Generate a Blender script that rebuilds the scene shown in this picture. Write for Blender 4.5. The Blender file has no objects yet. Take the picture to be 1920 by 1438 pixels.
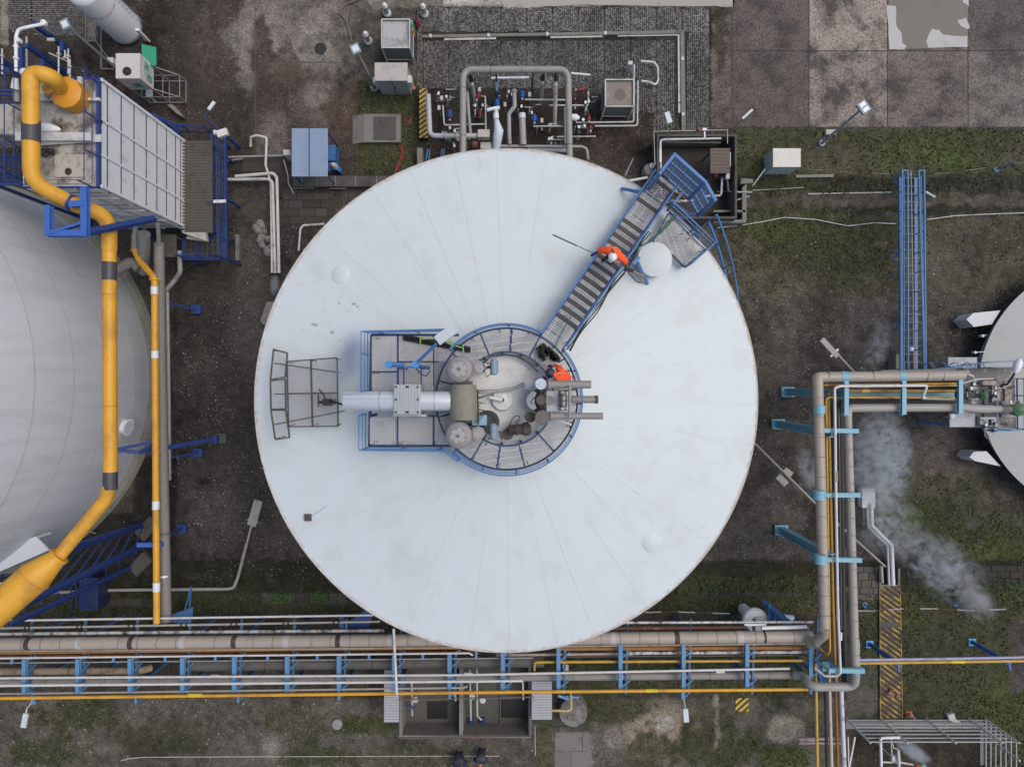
import bpy, math, random
import numpy as np
from mathutils import Vector, Matrix
random.seed(7); RNG = np.random.default_rng(7)
R = math.radians
SC = bpy.context.scene
COL = SC.collection
F, H = 1300.0, 40.0           # focal length in photo pixels, camera height in metres
# ---------------------------------------------------------------- camera, sky, sun, exposure
cam_d = bpy.data.cameras.new('camera'); cam = bpy.data.objects.new('camera', cam_d); COL.objects.link(cam)
cam_d.sensor_width = 36; cam_d.lens = F / 1920 * 36; cam_d.clip_start = .5; cam_d.clip_end = 3000
cam.location = (0, 0, H); cam.rotation_euler = (0, 0, 0); SC.camera = cam
SUN_EL, SUN_ROT = R(62), R(75)
world = bpy.data.worlds.new('World'); SC.world = world; world.use_nodes = True
nt = world.node_tree; bg = nt.nodes['Background']
sky = nt.nodes.new('ShaderNodeTexSky'); sky.sky_type = 'NISHITA'; sky.sun_disc = False
sky.sun_elevation = SUN_EL; sky.sun_rotation = SUN_ROT; sky.dust_density = 4.0; sky.air_density = 1.0; sky.ozone_density = .25
nt.links.new(sky.outputs['Color'], bg.inputs['Color']); bg.inputs['Strength'].default_value = .12
sd = bpy.data.lights.new('sun', 'SUN'); sd.energy = .8; sd.angle = R(40); sd.color = (1, .95, .88)
so = bpy.data.objects.new('sun', sd); COL.objects.link(so)
sdir = Vector((math.sin(SUN_ROT) * math.cos(SUN_EL), math.cos(SUN_ROT) * math.cos(SUN_EL), math.sin(SUN_EL)))
so.rotation_euler = (-sdir).to_track_quat('-Z', 'Y').to_euler(); so.location = (0, 0, 60)
SC.view_settings.view_transform = 'Standard'; SC.view_settings.look = 'None'
SC.view_settings.exposure = 0.27; SC.view_settings.gamma = 1
SC.cycles.max_bounces = 5; SC.cycles.diffuse_bounces = 3; SC.cycles.volume_bounces = 1
SC.cycles.volume_step_rate = 2.0; SC.cycles.volume_max_steps = 64; SC.cycles.use_denoising = True

# ---------------------------------------------------------------- helpers
def W(px, py, z=0.0):
    s = (H - z) / F
    return Vector(((px - 960) * s, (719 - py) * s, z))
def L(n, z=0.0): return n * (H - z) / F
ORG = {}
def fillet(pts, rad, n=6):
    if rad <= 0 or len(pts) < 3: return [Vector(p) for p in pts]
    out = [Vector(pts[0])]
    for i in range(1, len(pts) - 1):
        a, b, c = Vector(pts[i-1]), Vector(pts[i]), Vector(pts[i+1])
        u, v = (a - b), (c - b); lu, lv = u.length, v.length
        if lu < 1e-6 or lv < 1e-6: continue
        u /= lu; v /= lv; ang = u.angle(v)
        if ang > R(172): out.append(b); continue
        t = min(rad / max(math.tan(ang / 2), .05), lu * .49, lv * .49)
        p, q = b + u * t, b + v * t
        for k in range(n + 1):
            s = k / n
            out.append(p * (1-s)**2 + b * 2*s*(1-s) + q * s*s)
    out.append(Vector(pts[-1])); return out
SPLIT = {'leg', 'post', 'brace', 'strut', 'roof_beam', 'corner_rib', 'front_rib', 'gusset', 'arm', 'beam', 'support', 'joint_ring', 'roof_hole', 'footing', 'sticker', 'side_box', 'side_plate', 'bracket', 'glass', 'main_beam', 'cross_beam', 'landing_step', 'column', 'foot', 'side_fitting', 'pole', 'white_band', 'small_pipe', 'valve', 'eave_clip', 'sump', 'white_box'}
class MB:
    def __init__(s): s.v = []; s.f = []; s.m = []; s.c = None; s.pc = []; s.lock = False
    def add(s, vs, fs, m=0):
        o = len(s.v)
        if not s.lock or not s.pc: s.pc.append((o, len(s.f)))
        s.v += [tuple(p) for p in vs]; s.f += [tuple(o + i for i in q) for q in fs]; s.m += [m] * len(fs); return s
    def box(s, x0, x1, y0, y1, z0, z1, m=0):
        vs = [(x, y, z) for z in (z0, z1) for y in (y0, y1) for x in (x0, x1)]
        return s.add(vs, [(0,2,3,1),(4,5,7,6),(0,1,5,4),(2,6,7,3),(0,4,6,2),(1,3,7,5)], m)
    def prism(s, poly, z0, z1, m=0):
        a = sum(poly[i][0]*poly[(i+1) % len(poly)][1] - poly[(i+1) % len(poly)][0]*poly[i][1] for i in range(len(poly)))
        if a < 0: poly = poly[::-1]
        n = len(poly); vs = [(p[0], p[1], z0) for p in poly] + [(p[0], p[1], z1) for p in poly]
        return s.add(vs, [tuple(range(n))[::-1], tuple(range(n, 2*n))] + [(i, (i+1) % n, n + (i+1) % n, n + i) for i in range(n)], m)
    def pbox(s, px0, py0, px1, py1, z0, z1, m=0):        # footprint read off at the top height
        a, b = W(px0, py1, z1), W(px1, py0, z1)
        return s.box(a.x, b.x, a.y, b.y, z0, z1, m)
    def bar(s, a, b, w, h, up=None, m=0):
        a, b = Vector(a), Vector(b); d = (b - a)
        if d.length < 1e-6: return s
        d.normalize(); up = Vector(up) if up else (Vector((0,0,1)) if abs(d.z) < .95 else Vector((0,1,0)))
        x = d.cross(up).normalized(); y = x.cross(d).normalized()
        vs = [p + x*i*w/2 + y*j*h/2 for p in (a, b) for j in (-1, 1) for i in (-1, 1)]
        return s.add(vs, [(0,1,3,2),(4,6,7,5),(0,4,5,1),(2,3,7,6),(0,2,6,4),(1,5,7,3)], m)
    def ibeam(s, a, b, w, h, up=None, t=.03, m=0):
        a, b = Vector(a), Vector(b); d = (b - a).normalized()
        up = Vector(up) if up else (Vector((0,0,1)) if abs(d.z) < .95 else Vector((0,1,0)))
        x = d.cross(up).normalized(); y = x.cross(d).normalized()
        s.bar(a + y*(h/2), b + y*(h/2), w, t, up, m); l0 = s.lock; s.lock = True; s.bar(a - y*(h/2), b - y*(h/2), w, t, up, m); s.bar(a, b, t, h - t*1.1, up, m); s.lock = l0; return s
    def tube(s, pts, r, seg=10, bend=0, cap=True, m=0, closed=False):
        pts = fillet(pts, bend) if bend else [Vector(p) for p in pts]
        q = [pts[0]]
        for p in pts[1:]:
            if (p - q[-1]).length > 1e-4: q.append(p)
        pts = q; n = len(pts)
        if n < 2: return s
        rs = r if isinstance(r, (list, tuple)) else [r] * n
        if len(rs) != n: rs = [rs[0] + (rs[-1]-rs[0]) * i/(n-1) for i in range(n)]
        T = []
        for i in range(n):
            if closed: d = pts[(i+1) % n] - pts[i-1]
            else: d = pts[min(i+1, n-1)] - pts[max(i-1, 0)]
            T.append(d.normalized() if d.length > 1e-9 else Vector((0,0,1)))
        ref = Vector((0,0,1)) if abs(T[0].z) < .9 else Vector((1,0,0))
        x = T[0].cross(ref).normalized(); vs = []
        for i in range(n):
            x = (x - T[i] * x.dot(T[i])).normalized(); y = T[i].cross(x)
            for k in range(seg):
                a = 2*math.pi*k/seg; vs.append(pts[i] + (x*math.cos(a) + y*math.sin(a)) * rs[i])
        fs = [(i*seg+k, i*seg+(k+1) % seg, (i+1)*seg+(k+1) % seg, (i+1)*seg+k) for i in range(n-1) for k in range(seg)]
        if closed: fs += [((n-1)*seg+k, (n-1)*seg+(k+1) % seg, (k+1) % seg, k) for k in range(seg)]
        elif cap: fs += [tuple(range(seg))[::-1], tuple((n-1)*seg + k for k in range(seg))]
        return s.add(vs, fs, m)
    def rev(s, a, ax, prof, seg=24, m=0):                # prof: list of (radius, distance along axis)
        a, ax = Vector(a), Vector(ax).normalized()
        x = ax.orthogonal().normalized(); y = ax.cross(x); vs = []
        for r, t in prof:
            for k in range(seg):
                an = 2*math.pi*k/seg; vs.append(a + ax*t + (x*math.cos(an) + y*math.sin(an)) * max(r, 1e-4))
        n = len(prof); fs = [(i*seg+k, i*seg+(k+1) % seg, (i+1)*seg+(k+1) % seg, (i+1)*seg+k) for i in range(n-1) for k in range(seg)]
        if prof[0][0] > 1e-3: fs.append(tuple(range(seg))[::-1])
        if prof[-1][0] > 1e-3: fs.append(tuple((n-1)*seg + k for k in range(seg)))
        return s.add(vs, fs, m)
    def cyl(s, c, r, z0, z1, seg=24, m=0): return s.rev((c[0], c[1], z0), (0,0,1), [(r, 0), (r, z1 - z0)], seg, m)
    def bolts(s, c, r, n, br=.02, h=.03, ax=(0,0,1), m=0):
        c, ax = Vector(c), Vector(ax).normalized(); x = ax.orthogonal().normalized(); y = ax.cross(x)
        for k in range(n):
            a = 2*math.pi*k/n; s.rev(c + (x*math.cos(a)+y*math.sin(a))*r, ax, [(br, 0), (br, h)], 6, m)
        return s
    def flange(s, a, ax, r, t=.06, n=8, m=0):
        a, ax = Vector(a), Vector(ax).normalized()
        s.rev(a - ax*t/2, ax, [(r, 0), (r, t)], 20, m); s.bolts(a - ax*(t/2+.02), r*.82, n, .018, t+.04, ax, m); return s
    def build(s, name, mat, parent=None, flat=False):
        if not s.v: return None
        if parent is not None and name in SPLIT and len(s.pc) > 1:
            out = None
            for i, (vo, fo) in enumerate(s.pc):
                v1, f1 = s.pc[i+1] if i+1 < len(s.pc) else (len(s.v), len(s.f))
                q = MB(); q.v = s.v[vo:v1]; q.f = [tuple(k - vo for k in f) for f in s.f[fo:f1]]; q.m = s.m[fo:f1]; q.pc = [(0, 0)]; out = q.build(name, mat, parent, flat)
            return out
        V = np.array(s.v, dtype=np.float64)
        if parent is not None: o0 = ORG[parent.name]; base = o0
        else:
            lo, hi = V.min(0), V.max(0); base = Vector(((lo[0]+hi[0])/2, (lo[1]+hi[1])/2, lo[2])); o0 = Vector((0,0,0))
        me = bpy.data.meshes.new(name); me.from_pydata([tuple(p) for p in (V - np.array(base))], [], s.f)
        for mm in (mat if isinstance(mat, (list, tuple)) else [mat]): me.materials.append(mm)
        if any(s.m): me.polygons.foreach_set('material_index', s.m)
        if not flat:
            me.polygons.foreach_set('use_smooth', [True]*len(s.f)); me.set_sharp_from_angle(angle=R(38))
        if s.c is not None:
            at = me.color_attributes.new('tone', 'FLOAT_COLOR', 'POINT'); at.data.foreach_set('color', np.asarray(s.c, dtype=np.float32).ravel())
        me.update()
        o = bpy.data.objects.new(name, me); COL.objects.link(o)
        o.parent = parent
        if parent is None: o.location = base
        ORG[o.name] = Vector(base); return o
def tag(o, label, cat, group=None):
    o['label'] = label; o['category'] = cat
    if group: o['group'] = group
    return o
def thing(name, label, cat, loc, group=None):
    o = bpy.data.objects.new(name, None); COL.objects.link(o); o.location = loc; o.empty_display_size = .3
    ORG[o.name] = Vector(loc); return tag(o, label, cat, group)
def struct(mb, name, mat, kind='structure', flat=False):
    o = mb.build(name, mat, None, flat); o['kind'] = kind; return o
def clip(poly, p, d):                                     # parameters along p + t d inside a polygon (even-odd)
    ts = []
    n = len(poly)
    for i in range(n):
        a, b = poly[i], poly[(i+1) % n]; ex, ey = b[0]-a[0], b[1]-a[1]
        den = d[0]*ey - d[1]*ex
        if abs(den) < 1e-12: continue
        t = ((a[0]-p[0])*ey - (a[1]-p[1])*ex) / den; u = ((a[0]-p[0])*d[1] - (a[1]-p[1])*d[0]) / den
        if 0 <= u < 1: ts.append(t)
    ts.sort(); return list(zip(ts[::2], ts[1::2]))
def grating(mb, poly, z, ang, sp=.075, w=.022, h=.03, cross=.3, zf=None, m=0):
    zf = zf or (lambda x, y: z)
    cx = sum(p[0] for p in poly)/len(poly); cy = sum(p[1] for p in poly)/len(poly)
    rad = max(math.hypot(p[0]-cx, p[1]-cy) for p in poly)
    for an, s_, w_, dz in ((ang, sp, w, 0), (ang + math.pi/2, cross, w, -.004)):
        if not s_: continue
        d = (math.cos(an), math.sin(an)); nn = (-d[1], d[0]); k = int(rad / s_) + 1
        for i in range(-k, k+1):
            p = (cx + nn[0]*i*s_, cy + nn[1]*i*s_)
            for t0, t1 in clip(poly, p, d):
                if t1 - t0 < .02: continue
                a = (p[0]+d[0]*t0, p[1]+d[1]*t0); b = (p[0]+d[0]*t1, p[1]+d[1]*t1)
                mb.bar((a[0], a[1], zf(*a)+dz), (b[0], b[1], zf(*b)+dz), w_, h, None, m)
    return mb
def frame(mb, pts, w, h, closed=True, m=0):
    n = len(pts)
    for i in range(n if closed else n-1): mb.bar(pts[i], pts[(i+1) % n], w, h, None, m)
    return mb
def rail(mb, pts, ht=1.1, mid=(.55,), r=.025, post=1.3, closed=False, kick=True):
    pts = [Vector(p) for p in pts]; up = Vector((0,0,1))
    for hh in (ht,) + tuple(mid):
        mb.tube([p + up*hh for p in pts], r if hh == ht else r*.75, 6, closed=closed)
    n = len(pts); 
    acc = post
    for i in range(n if closed else n-1):
        a, b = pts[i], pts[(i+1) % n]; l = (b-a).length
        if kick: mb.bar(a + up*.07, b + up*.07, .012, .12)
        t = post - acc
        while t <= l + 1e-6:
            p = a + (b-a)*(t/l if l else 0); mb.bar(p - up*.05, p + up*ht, r*1.7, r*1.7); t += post
        acc = l - (t - post)
    p = pts[-1]
    if not closed: mb.bar(p, p + up*ht, r*1.7, r*1.7)
    return mb

# ---------------------------------------------------------------- materials
def srgb(r, g, b):
    f = lambda c: (c/255/12.92) if c/255 <= .04045 else ((c/255+.055)/1.055)**2.4
    return (f(r), f(g), f(b))
MATS = {}
def mat(name, col=None, rough=.55, dirt=.35, dcol=(.10,.085,.07), scale=2.0, metal=0.0, grain=.12, bump=0.0, fine=40, thr=.52, attr=False, stretch=None):
    if name in MATS: return MATS[name]
    if col is None: print('UNDEFINED MAT', name); col = (.2, .2, .2)
    m = bpy.data.materials.new(name); m.use_nodes = True; t = m.node_tree; N = t.nodes; K = t.links
    b = N['Principled BSDF']; b.inputs['Roughness'].default_value = rough; b.inputs['Metallic'].default_value = metal
    geo = N.new('ShaderNodeNewGeometry'); src = geo.outputs['Position']
    if stretch:
        mp = N.new('ShaderNodeMapping'); mp.inputs['Scale'].default_value = stretch; K.new(src, mp.inputs['Vector']); src2 = mp.outputs['Vector']
    else: src2 = src
    n1 = N.new('ShaderNodeTexNoise'); n1.inputs['Scale'].default_value = scale; n1.inputs['Detail'].default_value = 8; n1.inputs['Roughness'].default_value = .65; K.new(src2, n1.inputs['Vector'])
    r1 = N.new('ShaderNodeMapRange'); r1.inputs['From Min'].default_value = thr; r1.inputs['From Max'].default_value = thr + .16; r1.inputs['To Max'].default_value = dirt
    K.new(n1.outputs['Fac'], r1.inputs['Value'])
    mx = N.new('ShaderNodeMix'); mx.data_type = 'RGBA'; mx.inputs['A'].default_value = (*col, 1); mx.inputs['B'].default_value = (*dcol, 1)
    K.new(r1.outputs['Result'], mx.inputs['Factor'])
    if attr:
        at = N.new('ShaderNodeVertexColor'); at.layer_name = 'tone'; K.new(at.outputs['Color'], mx.inputs['A'])
    n2 = N.new('ShaderNodeTexNoise'); n2.inputs['Scale'].default_value = fine; n2.inputs['Detail'].default_value = 4; K.new(src, n2.inputs['Vector'])
    r2 = N.new('ShaderNodeMapRange'); r2.inputs['From Min'].default_value = .3; r2.inputs['From Max'].default_value = .7
    r2.inputs['To Min'].default_value = 1 - grain; r2.inputs['To Max'].default_value = 1 + grain; K.new(n2.outputs['Fac'], r2.inputs['Value'])
    hs = N.new('ShaderNodeHueSaturation'); K.new(mx.outputs['Result'], hs.inputs['Color']); K.new(r2.outputs['Result'], hs.inputs['Value'])
    K.new(hs.outputs['Color'], b.inputs['Base Color'])
    if bump:
        bp = N.new('ShaderNodeBump'); bp.inputs['Strength'].default_value = bump; bp.inputs['Distance'].default_value = .03; K.new(n2.outputs['Fac'], bp.inputs['Height']); K.new(bp.outputs['Normal'], b.inputs['Normal'])
    MATS[name] = m; return m
blue = mat('bright_blue_paint', (.065,.19,.42), .5, .35, (.10,.17,.28), 1.6)
dblue = mat('dark_blue_paint', (.022,.05,.20), .5, .4, (.03,.04,.08), 2)
navy = mat('navy_deck_frame', (.018,.045,.13), .55, .4, (.05,.05,.06), 2)
cyan = mat('light_blue_paint', (.17,.37,.49), .55, .4, (.16,.26,.30), 1.6)
yel = mat('yellow_pipe_paint', (.66,.345,.03), .5, .6, (.40,.19,.035), 1.1, grain=.1, thr=.48)
yel2 = mat('dull_yellow_paint', (.52,.32,.05), .5, .5, (.20,.11,.03), 2)
white = mat('white_paint', (.70,.73,.76), .5, .25, (.34,.33,.30), 1.5)
dwhite = mat('dirty_white_paint', (.52,.53,.52), .6, .6, (.16,.14,.11), 1.7)
beige = mat('beige_cladding', (.36,.32,.275), .5, .4, (.22,.185,.15), 1.5, grain=.07)
greyp = mat('grey_cladding', (.30,.305,.305), .5, .45, (.17,.16,.14), 1.6)
dgrey = mat('dark_grey_pipe', (.115,.11,.105), .6, .5, (.06,.055,.05), 2)
steel = mat('galvanised_steel', (.30,.31,.32), .45, .35, (.16,.15,.14), 3, metal=.4)
alu = mat('polished_cladding', (.82,.84,.87), .3, .8, (.58,.60,.64), 1.0, metal=.45, grain=.04, thr=.45, stretch=(.15, 9, 9))
dark = mat('black_iron', (.022,.021,.02), .55, .3, (.06,.045,.035), 4)
brown = mat('weathered_iron', (.075,.063,.052), .6, .5, (.14,.11,.08), 4)
rust = mat('rusty_pipe', (.16,.07,.035), .8, .7, (.045,.022,.015), 3, grain=.3)
orust = mat('ochre_rust', (.30,.155,.06), .8, .7, (.10,.045,.02), 2.2, grain=.3)
peel = mat('peeling_white_pipe', (.55,.56,.57), .6, 1.0, (.085,.035,.025), 2.6, thr=.47, grain=.1)
conc = mat('weathered_concrete', (.185,.182,.165), .85, .7, (.075,.07,.06), 1.2, grain=.2, bump=.3)
dconc = mat('dark_concrete', (.085,.082,.075), .9, .7, (.035,.034,.03), 1.2, grain=.25, bump=.3)
lconc = mat('pale_concrete', (.42,.40,.37), .85, .5, (.2,.19,.17), 1.5, grain=.12)
grate = mat('deck_grating', (.47,.465,.455), .6, .5, (.12,.10,.09), 2)
dgrate = mat('dark_grating', (.07,.068,.066), .6, .5, (.12,.10,.09), 2)
red = mat('red_paint', (.19,.022,.025), .5, .5, (.10,.03,.03), 4)
green = mat('green_paint', (.03,.30,.17), .55, .3, (.03,.16,.1), 2)
mgreen = mat('valve_green', (.07,.17,.075), .5, .4, (.05,.10,.04), 4)
mblue = mat('motor_blue', (.015,.09,.42), .45, .4, (.02,.03,.10), 6)
orange = mat('hi_vis_orange', (.95,.10,.02), .7, .15, (.5,.06,.02), 8)
cloth = mat('dark_work_cloth', (.016,.019,.03), .9, .3, (.04,.04,.04), 6)
skin = mat('skin', (.45,.26,.18), .6, .1, (.35,.18,.12), 9)
helm = mat('white_helmet', (.75,.77,.78), .35, .1, (.5,.5,.5), 8)
refl = mat('reflective_tape', (.60,.62,.62), .4, .1, (.4,.4,.4), 8)
glove = mat('blue_glove', (.02,.03,.18), .8, .1, (.02,.02,.05), 8)
black = mat('black_rubber', (.012,.012,.013), .7, .2, (.04,.04,.04), 6)
lamp = mat('lamp_housing', (.55,.62,.65), .5, .3, (.40,.44,.45), 3)
band = mat('grey_band_paint', (.055,.055,.065), .5, .3, (.09,.08,.07), 3)
bband = mat('brown_band_paint', (.06,.035,.032), .6, .4, (.10,.07,.05), 3)
insul = mat('white_foil_wrap', (.60,.66,.72), .5, .35, (.38,.38,.38), 2.5, bump=.2)
tile = mat('grooved_roof_sheet', (.11,.102,.09), .8, .6, (.05,.04,.035), 3, grain=.3)
pblue = mat('translucent_blue_sheet', (.33,.42,.56), .5, .4, (.24,.31,.43), 1.6)
hose_m = mat('green_hose', (.02,.10,.06), .6, .2, (.02,.05,.04), 5)
lime = mat('lime_strap', (.35,.62,.15), .7, .1, (.2,.4,.1), 5)
rusty_red = mat('faded_red_white', (.55,.25,.22), .7, .6, (.65,.6,.58), 6)
glass = mat('lamp_glass', (.62,.72,.78), .2, .1, (.5,.6,.65), 5)
# ================================================================ GROUND
def up2(a, s, shape, ox, oy):                             # bilinear value noise sampled at coordinates
    pass
def vnoise(X, Y, s, seed):
    g = np.random.default_rng(seed).random((256, 256)); x, y = X/s + 1000, Y/s + 1000
    xi, yi = np.floor(x).astype(int), np.floor(y).astype(int); fx, fy = x - xi, y - yi
    fx, fy = fx*fx*(3-2*fx), fy*fy*(3-2*fy); a = lambda i, j: g[(yi+j) % 256, (xi+i) % 256]
    return (a(0,0)*(1-fx)+a(1,0)*fx)*(1-fy) + (a(0,1)*(1-fx)+a(1,1)*fx)*fy
def fbm(X, Y, s, seed, o=4):
    t = 0; w = 0
    for k in range(o): t = t + vnoise(X, Y, s/2**k, seed+k)*.6**k; w += .6**k
    return t / w
def inpoly(X, Y, P):
    r = np.zeros(X.shape, bool); n = len(P)
    for i in range(n):
        x0, y0 = P[i]; x1, y1 = P[(i+1) % n]
        if y0 == y1: continue
        c = ((Y < y0) != (Y < y1)) & (X < (x1-x0)*(Y-y0)/(y1-y0) + x0); r ^= c
    return r
def sm(x, a, b):
    t = np.clip((x-a)/(b-a), 0, 1); return t*t*(3-2*t)
ax = np.concatenate([-np.geomspace(24000, 90, 26), np.arange(-60, 1981, 3.1), 1920 + np.geomspace(90, 24000, 26)])
ay = np.concatenate([-np.geomspace(24000, 90, 26), np.arange(-60, 1501, 3.1), 1438 + np.geomspace(90, 24000, 26)])
GX, GY = np.meshgrid(ax, ay)
N1 = fbm(GX, GY, 26, 11) - .5; N2 = fbm(GX, GY, 26, 21) - .5; N3 = fbm(GX, GY, 70, 31, 5) - .5; N4 = fbm(GX, GY, 12, 41, 3) - .5; N5 = fbm(GX, GY, 160, 51, 5) - .5
def c_(r, g, b, k=1.0):
    l = r*.4+g*.45+b*.15; r, g, b = [l+(x-l)*.66 for x in (r, g, b)]; b -= 2
    return np.array([v*k for v in srgb(r, g, b)])
C = np.zeros(GX.shape + (3,)); C[:] = c_(76, 72, 69)
GR = np.zeros(GX.shape)                                    # grass cover 0..1
def poly(P, col, warp=14, amt=1.0, gr=None):
    m = inpoly(GX + warp*2*N1, GY + warp*2*N2, P).astype(np.float32)
    if warp:
        if warp > 3: m = m * (1 - .75*(N4 < -.06)*0)
        for _ in range(2 if warp < 5 else 5): m[1:-1, 1:-1] = (m[:-2, 1:-1]+m[2:, 1:-1]+m[1:-1, :-2]+m[1:-1, 2:]+m[1:-1, 1:-1]*2)/6
        m = sm(m + .9*N4*(m > .02)*(m < .98), .25, .75)
    m = m*amt
    C[:] = C*(1-m[..., None]) + col*m[..., None]
    if gr is not None: GR[:] = GR*(1-m) + gr*m
def rect(x0, y0, x1, y1, *a, **k): poly([(x0,y0),(x1,y0),(x1,y1),(x0,y1)], *a, **k)
def blob(cx, cy, rx, ry, col, amt=1.0, ed=.5, gr=None, nz=1.3):
    d = np.sqrt(((GX-cx)/rx)**2 + ((GY-cy)/ry)**2) + nz*1.3*N3 + .9*N4
    m = (1 - sm(d, 1-ed/2, 1+ed/2))*amt
    C[:] = C*(1-m[..., None]) + col*m[..., None]
    if gr is not None: GR[:] = GR*(1-m) + gr*m
gravel, asph, pale, moss, soil = c_(80,75,72), c_(70,60,56), c_(132,124,118), c_(66,70,44), c_(58,52,48)
grass_c = c_(72,76,44); dk = c_(48,44,42)
# top left yard: dark brown hardstanding with pale worn patches
rect(-400, -400, 760, 335, asph, warp=0)
rect(270, -100, 470, 340, c_(62,54,50), warp=22)
blob(400, 60, 60, 120, c_(82,72,68), .6); blob(560, 55, 110, 90, pale, .8); blob(640, 90, 60, 60, c_(125,116,110), .7)
blob(610, 200, 70, 60, c_(104,90,84), .7); blob(600, 180, 34, 30, pale, .6); blob(640, 215, 40, 50, c_(84,62,56), .7); blob(510, 270, 40, 70, c_(112,103,98), .7); blob(465, 60, 22, 100, pale, .7)
blob(540, 130, 30, 40, c_(86,66,60), .8); blob(490, 90, 20, 60, c_(70,54,50), .8); blob(700, 60, 70, 80, c_(98,90,82), .7)
rect(0, -20, 16, 85, c_(138,128,118), warp=4); rect(60, 70, 240, 140, c_(66,60,56), warp=4); rect(160, 20, 182, 78, c_(120,112,104), warp=3)
rect(668, 150, 800, 330, moss, warp=6, gr=.75)
rect(670, 0, 795, 150, c_(92,86,80), warp=5); blob(720, 70, 60, 60, c_(76,70,64), .7)
rect(690, -300, 1378, 12, c_(150,147,140), warp=5); blob(860, 0, 70, 10, c_(175,172,165), .8); rect(690, -10, 830, 14, c_(112,106,96), warp=10)
rect(780, 12, 1340, 240, c_(56,53,49), warp=2)
rect(1335, -100, 1378, 240, c_(104,90,86), warp=3); blob(1350, 60, 12, 80, c_(66,62,52), .8, gr=.3)
rect(775, 160, 1240, 300, c_(60,51,47), warp=8); blob(1150, 280, 80, 60, c_(66,55,51), .9)
rect(1220, 225, 1268, 300, moss, warp=8, gr=.8)
# grass strips right
rect(1372, 242, 3000, 332, c_(76,78,50), warp=6, gr=.75); blob(1760, 285, 110, 30, c_(78,90,38), .8, gr=1); blob(1790, 300, 60, 22, c_(84,104,34), .8, gr=1); blob(1560, 300, 50, 40, c_(88,78,66), .7, gr=.3); blob(1870, 290, 60, 30, c_(92,84,74), .5, gr=.4)
rect(1372, 330, 3000, 412, dk, warp=8, gr=.35); blob(1480, 350, 70, 16, moss, .8, gr=1); blob(1440, 400, 60, 22, moss, .7, gr=1)
rect(1380, 362, 3000, 388, c_(92,84,76), warp=8, amt=.7, gr=.1)
rect(1365, 405, 3000, 560, c_(82,74,62), warp=16, gr=.4); blob(1500, 440, 140, 50, moss, .9, gr=.85); blob(1620, 500, 70, 50, moss, .8, gr=.8); blob(1830, 450, 120, 50, c_(82,74,64), .6, gr=.35); blob(1500, 580, 120, 50, c_(74,66,60), .8, gr=.1)
blob(1800, 520, 110, 50, c_(86,80,75), .5, gr=.05)
# gravel around the tanks
blob(1500, 760, 160, 220, c_(70,64,60), .7, gr=0); blob(1700, 720, 110, 160, c_(66,60,56), .8); blob(1760, 800, 34, 120, c_(90,80,75), .7); blob(1790, 900, 90, 40, c_(104,88,80), .6); blob(1860, 940, 80, 60, c_(82,76,70), .8)
blob(1760, 950, 110, 70, c_(66,70,48), .6, gr=.7); blob(1850, 1030, 120, 50, moss, .9, gr=.95); blob(1730, 990, 60, 40, moss, .8, gr=.9); blob(1640, 880, 30, 50, dk, .9); blob(1860, 1040, 60, 26, c_(76,98,36), .8, gr=1); blob(1690, 975, 34, 22, c_(76,98,36), .7, gr=1); blob(1460, 425, 70, 26, c_(74,92,36), .6, gr=1)
rect(320, 420, 640, 1080, c_(62,58,56), warp=12); rect(420, 330, 640, 430, c_(68,62,58), warp=8)
blob(470, 520, 40, 200, c_(88,82,79), .5); blob(540, 900, 60, 200, c_(78,73,71), .6); blob(400, 950, 60, 120, c_(80,75,73), .5)
blob(440, 400, 12, 60, c_(92,86,82), .4)
rect(250, 860, 330, 1080, c_(44,42,41), warp=10); rect(0, 960, 260, 1170, c_(46,44,42), warp=8)
# lower bank and hedge band
rect(-400, 1078, 3000, 1155, c_(60,58,46), warp=6, gr=.4); rect(-400, 1050, 3000, 1112, c_(46,44,38), warp=6, gr=.3)
for bx, bw in ((130,60),(330,60),(560,90),(700,80),(1340,110),(1480,60),(1800,110)): blob(bx, 1130 if bx < 900 else 1100, bw, 22, moss, .9, gr=.95)
rect(1230, 1112, 1530, 1170, c_(66,68,46), warp=6, gr=.8)
rect(-400, 1150, 1640, 1310, c_(66,60,54), warp=4, gr=.2)
rect(1250, 1175, 1530, 1300, moss, warp=6, gr=.8); rect(1040, 1235, 1250, 1300, c_(70,68,50), warp=6, gr=.6)
rect(1605, 1110, 3000, 1600, c_(66,70,48), warp=8, gr=.85); blob(1870, 1330, 60, 60, c_(74,92,38), .7, gr=1); blob(1720, 1150, 60, 20, c_(72,88,38), .6, gr=1); blob(1640, 1330, 40, 120, c_(78,76,66), .8, gr=.2); blob(1800, 1200, 90, 60, c_(88,82,66), .4, gr=.5); blob(1760, 1290, 60, 60, c_(74,70,58), .5)
# bottom strip
rect(-400, 1310, 1600, 1700, c_(86,81,74), warp=4, gr=.15)
blob(60, 1330, 50, 40, c_(100,86,78), .7); blob(150, 1340, 90, 34, c_(64,66,46), .9, gr=.8); blob(90, 1410, 80, 30, c_(66,70,46), .8, gr=.8); blob(300, 1380, 90, 40, c_(70,68,56), .8, gr=.4); blob(180, 1400, 50, 16, c_(104,98,92), .7)
blob(430, 1340, 90, 40, c_(92,86,80), .7); blob(560, 1350, 60, 40, c_(76,76,58), .8, gr=.5); blob(680, 1360, 60, 20, c_(72,80,44), .9, gr=.9); blob(590, 1420, 80, 20, c_(68,72,46), .8, gr=.7); blob(510, 1400, 24, 30, c_(122,116,110), .7)
blob(780, 1420, 120, 26, c_(76,76,58), .8, gr=.4); rect(1005, 1335, 1038, 1700, c_(80,78,60), warp=5, gr=.4)
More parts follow.
